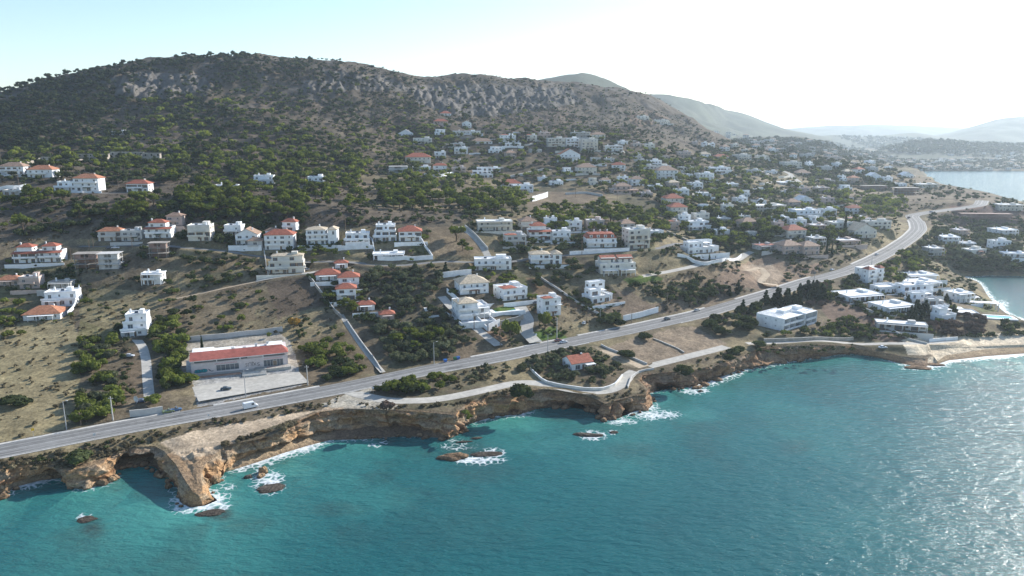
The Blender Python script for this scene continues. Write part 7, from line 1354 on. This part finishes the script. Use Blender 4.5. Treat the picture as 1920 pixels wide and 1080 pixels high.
scatter([(180, 440), (560, 440), (640, 470), (480, 475), (180, 468)], 'bush', 70, 1.6, 3.0, 'garden tree in the upper street row'); scatter([(330, 400), (480, 400), (560, 440), (440, 440), (400, 430)], 'bush', 44, 2.4, 4.0, 'dark green garden tree behind the cream bay-window house'); scatter([(940, 440), (1240, 440), (1240, 475), (960, 480)], 'bush', 80, 1.6, 3.0, 'garden tree or palm in the middle street row')
# coast scrub
scatter([(0, 862), (240, 818), (480, 772), (640, 742), (640, 758), (480, 788), (340, 812), (280, 835), (130, 880), (0, 885)], 'dry', 190, .5, 1.3, 'dry tuft between the coast road and the cliff edge'); scatter([(0, 862), (240, 818), (480, 772), (640, 742), (640, 758), (300, 824), (60, 878)], 'bush', 60, .5, 1.1, 'low green tuft between the coast road and the cliff edge'); scatter([(640, 745), (860, 735), (960, 726), (1000, 730), (880, 760), (700, 770)], 'dry', 60, .5, 1.2, 'dry tuft on the rim of the beach cliff'); scatter([(800, 700), (960, 680), (960, 710), (840, 735)], 'dry', 60, .6, 1.4, 'dry tuft between the road and the coastal path'); scatter([(400, 840), (500, 806), (570, 785), (600, 772), (560, 790), (430, 836)], 'dry', 40, .5, 1.2, 'dry tuft on the brow over the sandy cove'); scatter([(1220, 700), (1420, 650), (1600, 648), (1600, 660), (1420, 670), (1300, 700)], 'bush', 50, .7, 1.6, 'low shrub on the low cliff by the beach path'); scatter([(1130, 745), (1215, 725), (1215, 740), (1140, 757)], 'dry', 20, .5, 1.0, 'dry tuft over the arch')
# hill belts
scatter([(0, 180), (120, 148), (200, 131), (225, 175), (170, 255), (100, 275), (0, 290), (-60, 280)], 'darkpine', 300, 2.8, 4.8, 'dark pine of the wooded left flank of the hill'); scatter([(0, 180), (120, 148), (200, 131), (225, 175), (170, 255), (100, 275), (0, 290)], 'bush', 200, 1.6, 3.2, 'dark shrub on the wooded left flank of the hill')
scatter([(0, 290), (200, 262), (330, 300), (340, 350), (240, 325), (0, 320)], 'pine', 90, 2.5, 4.4, 'bright pine around the hillside ruins'); scatter([(270, 190), (640, 180), (700, 300), (560, 330), (330, 330), (260, 270)], 'pine', 150, 2.6, 5.0, 'bright pine dotted over the open middle hillside', .12, 60); scatter([(640, 220), (860, 240), (840, 320), (640, 330)], 'pine', 80, 2.4, 4.0, 'bright pine on the slope left of the village', .0, 50)
scatter([(0, 362), (300, 362), (660, 335), (700, 380), (640, 420), (420, 415), (330, 400), (0, 450)], 'pine', 135, 2.8, 5.6, 'bright pine in the belt above the upper street', .12, 40); scatter([(0, 362), (300, 362), (660, 335), (700, 380), (640, 425), (420, 415), (0, 450)], 'bush', 150, 1.8, 4.4, 'dark shrub in the belt above the upper street', .08, 30); scatter([(360, 310), (680, 300), (690, 345), (560, 355), (380, 350)], 'pine', 110, 2.4, 4.4, 'pine in the wood around the hidden hillside bungalows')
scatter([(700, 350), (790, 328), (880, 340), (985, 362), (1000, 392), (930, 405), (860, 395), (730, 395)], 'pine', 170, 2.8, 5.0, 'deep green pine of the wood below mid village'); scatter([(1000, 395), (1130, 385), (1240, 410), (1250, 440), (1180, 445), (1000, 440)], 'pine', 100, 2.8, 4.6, 'round pine of the wood above the mansard villa'); scatter([(650, 335), (1000, 395), (1000, 430), (880, 415), (640, 425)], 'bush', 150, 1.4, 3.0, 'dark shrub on the bare slope below mid village')
scatter([(740, 240), (1060, 235), (1200, 260), (1340, 300), (1330, 400), (1130, 360), (980, 345), (740, 330)], 'bush', 340, 2.0, 4.0, 'dark tree between the village houses'); scatter([(740, 240), (1060, 235), (1200, 260), (1340, 300), (1330, 400), (1130, 360), (980, 345), (740, 330)], 'pine', 190, 2.2, 4.2, 'green pine between the village houses'); scatter([(1180, 290), (1400, 290), (1560, 330), (1600, 400), (1640, 440), (1500, 480), (1300, 470), (1240, 400)], 'bush', 460, 2.0, 4.2, 'dark tree among the houses of the hazy slope'); scatter([(1180, 290), (1400, 290), (1560, 330), (1600, 400), (1640, 440), (1500, 480), (1300, 470), (1240, 400)], 'pine', 230, 2.6, 4.8, 'green tree among the houses of the hazy slope'); scatter([(1500, 300), (1600, 292), (1700, 330), (1680, 360), (1560, 350)], 'bush', 130, 2.6, 4.6, 'dark tree of the wooded knoll'); scatter([(1690, 335), (1930, 385), (1930, 400), (1720, 365)], 'bush', 60, 2.4, 4.0, 'dark tree on the headland edge before the far bay')
# crest silhouettes
gi = len(GROUPS); GROUPS.append(('wind-bent pine standing on the crest against the sky', 'darkpine'))
for px in list(np.linspace(-10, 470, 130)) + list(np.linspace(480, 780, 40)) + list(np.linspace(790, 1300, 52)):
    r_ = np.array(RIDGE, float); py = np.interp(px, r_[:, 0], r_[:, 1]); Y = np.interp(px, r_[:, 0], r_[:, 2]) + rng.uniform(-25, 10); dx, dy, dz = pdir(px + rng.uniform(-4, 4), py); x = float(dx * Y / dy); ALL['darkpine'].append((x, Y, float(hgt(x, Y)), rng.uniform(1.8, 4.6) if px < 470 else rng.uniform(1.0, 2.4), gi, 1.0))
gi = len(GROUPS); GROUPS.append(('low dark bushy tree of the skyline fringe on the crest', 'bush'))
for px in np.linspace(-10, 640, 150):
    r_ = np.array(RIDGE, float); Y = np.interp(px, r_[:, 0], r_[:, 2]) + rng.uniform(-30, 12); dx, dy, dz = pdir(px + rng.uniform(-4, 4), np.interp(px, r_[:, 0], r_[:, 1])); x = float(dx * Y / dy); ALL['bush'].append((x, Y, float(hgt(x, Y)), rng.uniform(1.8, 4.4) if px < 480 else rng.uniform(1.0, 2.2), gi, rng.uniform(1.0, 1.5)))
# masses of small scrub that nobody could count
HILL = [(-60, 290), (0, 190), (200, 135), (400, 108), (620, 116), (780, 150), (1000, 150), (1200, 176), (1290, 224), (1345, 262), (1300, 300), (1150, 262), (900, 262), (740, 330), (330, 345), (0, 345)]
scatter(HILL, 'bush', 850, .8, 2.8, '#'); scatter(HILL, 'bush', 1300, 1.6, 4.4, '#', .2, 45); scatter(HILL, 'darkpine', 480, 2.2, 5.0, '#', .18, 55); scatter([(0, 190), (200, 135), (400, 108), (620, 116), (700, 132), (690, 165), (560, 150), (400, 135), (230, 150), (60, 210), (0, 230)], 'darkpine', 260, 2.4, 4.8, '#'); scatter([(230, 180), (640, 150), (1000, 180), (1240, 230), (1200, 262), (900, 260), (700, 330), (330, 330)], 'pine', 210, 2.2, 4.6, '#', .12, 50); scatter(HILL, 'olive', 1400, .9, 3.0, '#', .08, 30); scatter(HILL, 'dry', 2200, .6, 1.8, '#', .05, 25); scatter([(0, 200), (200, 140), (640, 130), (700, 300), (330, 340), (0, 340)], 'bush', 480, 2.0, 5.0, '#', .15, 60); scatter([(650, 130), (1000, 150), (1290, 224), (1345, 262), (1150, 262), (900, 230), (700, 230)], 'olive', 1500, .9, 2.2, '#'); scatter([(0, 345), (700, 340), (900, 400), (700, 430), (300, 420), (0, 470)], 'dry', 700, .6, 1.4, '#'); scatter([(140, 470), (1250, 500), (1300, 590), (950, 640), (560, 690), (150, 780), (0, 800), (0, 560)], 'dry', 700, .4, 1.3, '#', .15, 18); scatter([(1180, 280), (1560, 290), (1930, 380), (1930, 480), (1560, 560), (1240, 480)], 'bush', 1500, 1.2, 3.0, '#'); scatter([(1240, 400), (1930, 380), (1930, 560), (1240, 590)], 'dry', 600, .6, 1.6, '#'); scatter([(1345, 262), (1500, 285), (1700, 325), (1560, 340), (1300, 300)], 'bush', 700, 2, 4, '#')
LIM = {'pine': 292, 'darkpine': 250, 'bush': 292, 'olive': 190, 'dry': 120, 'cypress': 60, 'conifer': 80, 'lime': 200, 'plum': 80, 'gold': 5}
def inst_merge(name, parts, mat):
    Vs, Fs, Ts, nv = [], [], [], 0
    for V, F, T in parts: Vs.append(V); Fs.append(F + nv); Ts.append(T); nv += len(V)
    V = np.concatenate(Vs).astype(np.float32); F = np.concatenate(Fs); T = np.concatenate(Ts); tri = F[:, 2] == F[:, 3]
    loops = np.concatenate([F[tri][:, :3].ravel(), F[~tri].ravel()]).astype(np.int32); nt_, nq = tri.sum(), (~tri).sum(); st = np.r_[np.arange(nt_) * 3, nt_ * 3 + np.arange(nq) * 4].astype(np.int32)
    me = bpy.data.meshes.new(name); me.vertices.add(len(V)); me.vertices.foreach_set('co', V.ravel()); me.loops.add(len(loops)); me.loops.foreach_set('vertex_index', loops); me.polygons.add(nt_ + nq); me.polygons.foreach_set('loop_start', st)
    at = me.attributes.new('tint', 'FLOAT', 'POINT'); at.data.foreach_set('value', T.astype(np.float32)); me.materials.append(mat); me.update(calc_edges=True); return link(name, me)
LOW = {}
STUFF = {'pine': 'distant_woodland', 'darkpine': 'dark_woodland', 'bush': 'scrub_vegetation', 'olive': 'olive_scrub_vegetation', 'dry': 'dry_undergrowth', 'lime': 'light_shrubbery', 'plum': 'bare_shrubbery', 'conifer': 'conifer_woods', 'cypress': 'cypress_woods', 'gold': 'autumn_shrubbery'}
for kind, L in ALL.items():
    if not L: continue
    A = np.array([l[:6] for l in L], float); dist = project(A[:, 0], A[:, 1], A[:, 2])[2]; named = np.array([GROUPS[int(g_)][0] != '#' for g_ in A[:, 4]]); size = A[:, 3] / dist * FPX * (1 + .0 * A[:, 5]); size[~named] *= .0; order = np.argsort(-size); top = set(order[:LIM[kind]].tolist()) & set(np.where(named)[0].tolist())
    rest = []
    for i in range(len(A)):
        x, y, z, r, gi, tall = A[i]; rz = rng.uniform(0, 6.28)
        if i in top:
            lab = GROUPS[int(gi)][0]; nm, cat = NAMES[kind]; v = int(rng.integers(0, 6)); o = empty(nm, (x, y, z - .15), rz); o.scale = (r * rng.uniform(.82, 1.18), r * rng.uniform(.82, 1.18), r * tall * (1 if kind != 'pine' else 1.05)); tag(o, lab, cat, lab.split(' of ')[0] + ' group'); place(crown_mesh(kind, v), 'crown', o, (0, 0, 0))
            if size[i] > 5 and kind not in ('bush', 'dry', 'cypress', 'conifer'): place(trunk_mesh(kind, v), 'trunk', o, (0, 0, 0))
        else: rest.append((x, y, z, r, tall, rz))
    if rest:
        lows = [crown(SHAPE[kind], False, 900 + q * 17 + len(kind)) for q in range(5)]; parts = []
        for q, (x, y, z, r, tall, rz) in enumerate(rest):
            V, F, T = lows[q % 5]; V = V * np.array([rng.uniform(.75, 1.25), rng.uniform(.75, 1.25), rng.uniform(.7, 1.25)]); c, s = math.cos(rz), math.sin(rz); W3 = np.stack([(V[:, 0] * c - V[:, 1] * s) * r + x, (V[:, 0] * s + V[:, 1] * c) * r + y, V[:, 2] * r * tall + z - .15], 1); parts.append((W3, F, np.clip(T + rng.uniform(-.35, .35), 0, 1)))
        tag(inst_merge(STUFF[kind], parts, LEAF[LEAFOF[kind]]), kind='stuff')
# ------------------------------------------------------------------ the far town across the valley and round the bay
tb = MB(); rt = random.Random(5); far = []
for poly, n in (([(1400, 262), (1560, 268), (1700, 300), (1900, 300), (1930, 318), (1700, 322), (1560, 310), (1440, 290)], 210), ([(1560, 252), (1750, 262), (1920, 272), (1920, 300), (1650, 285)], 110), ([(1280, 245), (1380, 252), (1420, 262), (1330, 262)], 30)):
    a = np.array(poly)
    while n:
        px, py = rt.uniform(a[:, 0].min(), a[:, 0].max()), rt.uniform(a[:, 1].min(), a[:, 1].max())
        if not in_poly(np.array([px]), np.array([py]), poly)[0]: continue
        n -= 1; far.append((px, py))
bpy.context.view_layer.update()
deps = bpy.context.evaluated_depsgraph_get()
for px, py in far:
    dx, dy, dz = pdir(px, py); hit, loc, nrm_, idx, ob, mat_ = SC.ray_cast(deps, Vector((float(dx) * 1500, float(dy) * 1500, CAM_H + float(dz) * 1500)), Vector((float(dx), float(dy), float(dz))).normalized())
    if not hit or ob.name.startswith('sea') or loc.y > 6000: continue
    w_, d_, h_ = rt.uniform(8, 17), rt.uniform(8, 14), rt.choice((3.2, 6.2, 6.2, 9.3)); x, y, z = loc; k = rt.random(); mi = 0 if k < .6 else 1
    tb.box(x - w_ / 2, x + w_ / 2, y, y + d_, z - 4, z + h_, mi)
    if rt.random() < .35: tb.hip(x - w_ / 2 - .5, x + w_ / 2 + .5, y - .5, y + d_ + .5, z + h_, 2.2, 2)
    for q in range(int(h_ / 3)): tb.box(x - w_ * .3, x - w_ * .1, y - .1, y + .05, z + 3 * q + .9, z + 3 * q + 2.3, 3); tb.box(x + w_ * .1, x + w_ * .3, y - .1, y + .05, z + 3 * q + .9, z + 3 * q + 2.3, 3)
if tb.V: tag(tb.build('distant_town', [M['pale'], M['cream'], M['brown'], M['glass']]), kind='stuff')
# tree cover of the far shores: too far to count
parts = []; lows = [crown('bush', False, 700 + q) for q in range(4)]; tr = 0
for poly, n in (([(1340, 265), (1460, 258), (1560, 268), (1700, 300), (1930, 300), (1930, 318), (1700, 322), (1560, 310), (1400, 285)], 2300), ([(1560, 255), (1750, 262), (1920, 272), (1920, 300), (1650, 285)], 1000)):
    a = np.array(poly); px = rng.uniform(a[:, 0].min(), a[:, 0].max(), n * 2); py = rng.uniform(a[:, 1].min(), a[:, 1].max(), n * 2); k = in_poly(px, py, poly)
    for p_, q_ in zip(px[k][:n], py[k][:n]):
        dx, dy, dz = pdir(p_, q_); hit, loc, nrm_, idx, ob, mat_ = SC.ray_cast(deps, Vector((float(dx) * 1500, float(dy) * 1500, CAM_H + float(dz) * 1500)), Vector((float(dx), float(dy), float(dz))).normalized())
        if not hit or ob.name.startswith('sea') or loc.y > 6000: continue
        V, F, T = lows[tr % 4]; tr += 1; r = rng.uniform(3.5, 8) * (1 if loc.y < 2600 else 1.8); parts.append((V * np.array([r, r, r * .8]) + np.array(loc), F, np.clip(T + rng.uniform(-.2, .2), 0, 1)))
if parts: tag(inst_merge('far_shore_vegetation', parts, LEAF['bush']), kind='stuff')
# ------------------------------------------------------------------ the air
bm = bmesh.new(); bmesh.ops.create_cube(bm, size=1); me = bpy.data.meshes.new('haze'); bm.to_mesh(me); bm.free()
hz = link('haze', me); tag(hz, kind='stuff')
zb, zt = -6.0, 330.0; hz.scale = (46000, 30000, zt - zb); hz.location = (0, 14500, (zt + zb) / 2)
m = bpy.data.materials.new('haze'); m.use_nodes = True; t = m.node_tree; t.nodes.clear(); oo = t.nodes.new('ShaderNodeOutputMaterial'); pv = t.nodes.new('ShaderNodeVolumePrincipled')
pv.inputs['Color'].default_value = (.74, .88, 1.0, 1); pv.inputs['Density'].default_value = 0.85e-4; pv.inputs['Anisotropy'].default_value = .42
t.links.new(pv.outputs[0], oo.inputs['Volume']); me.materials.append(m)
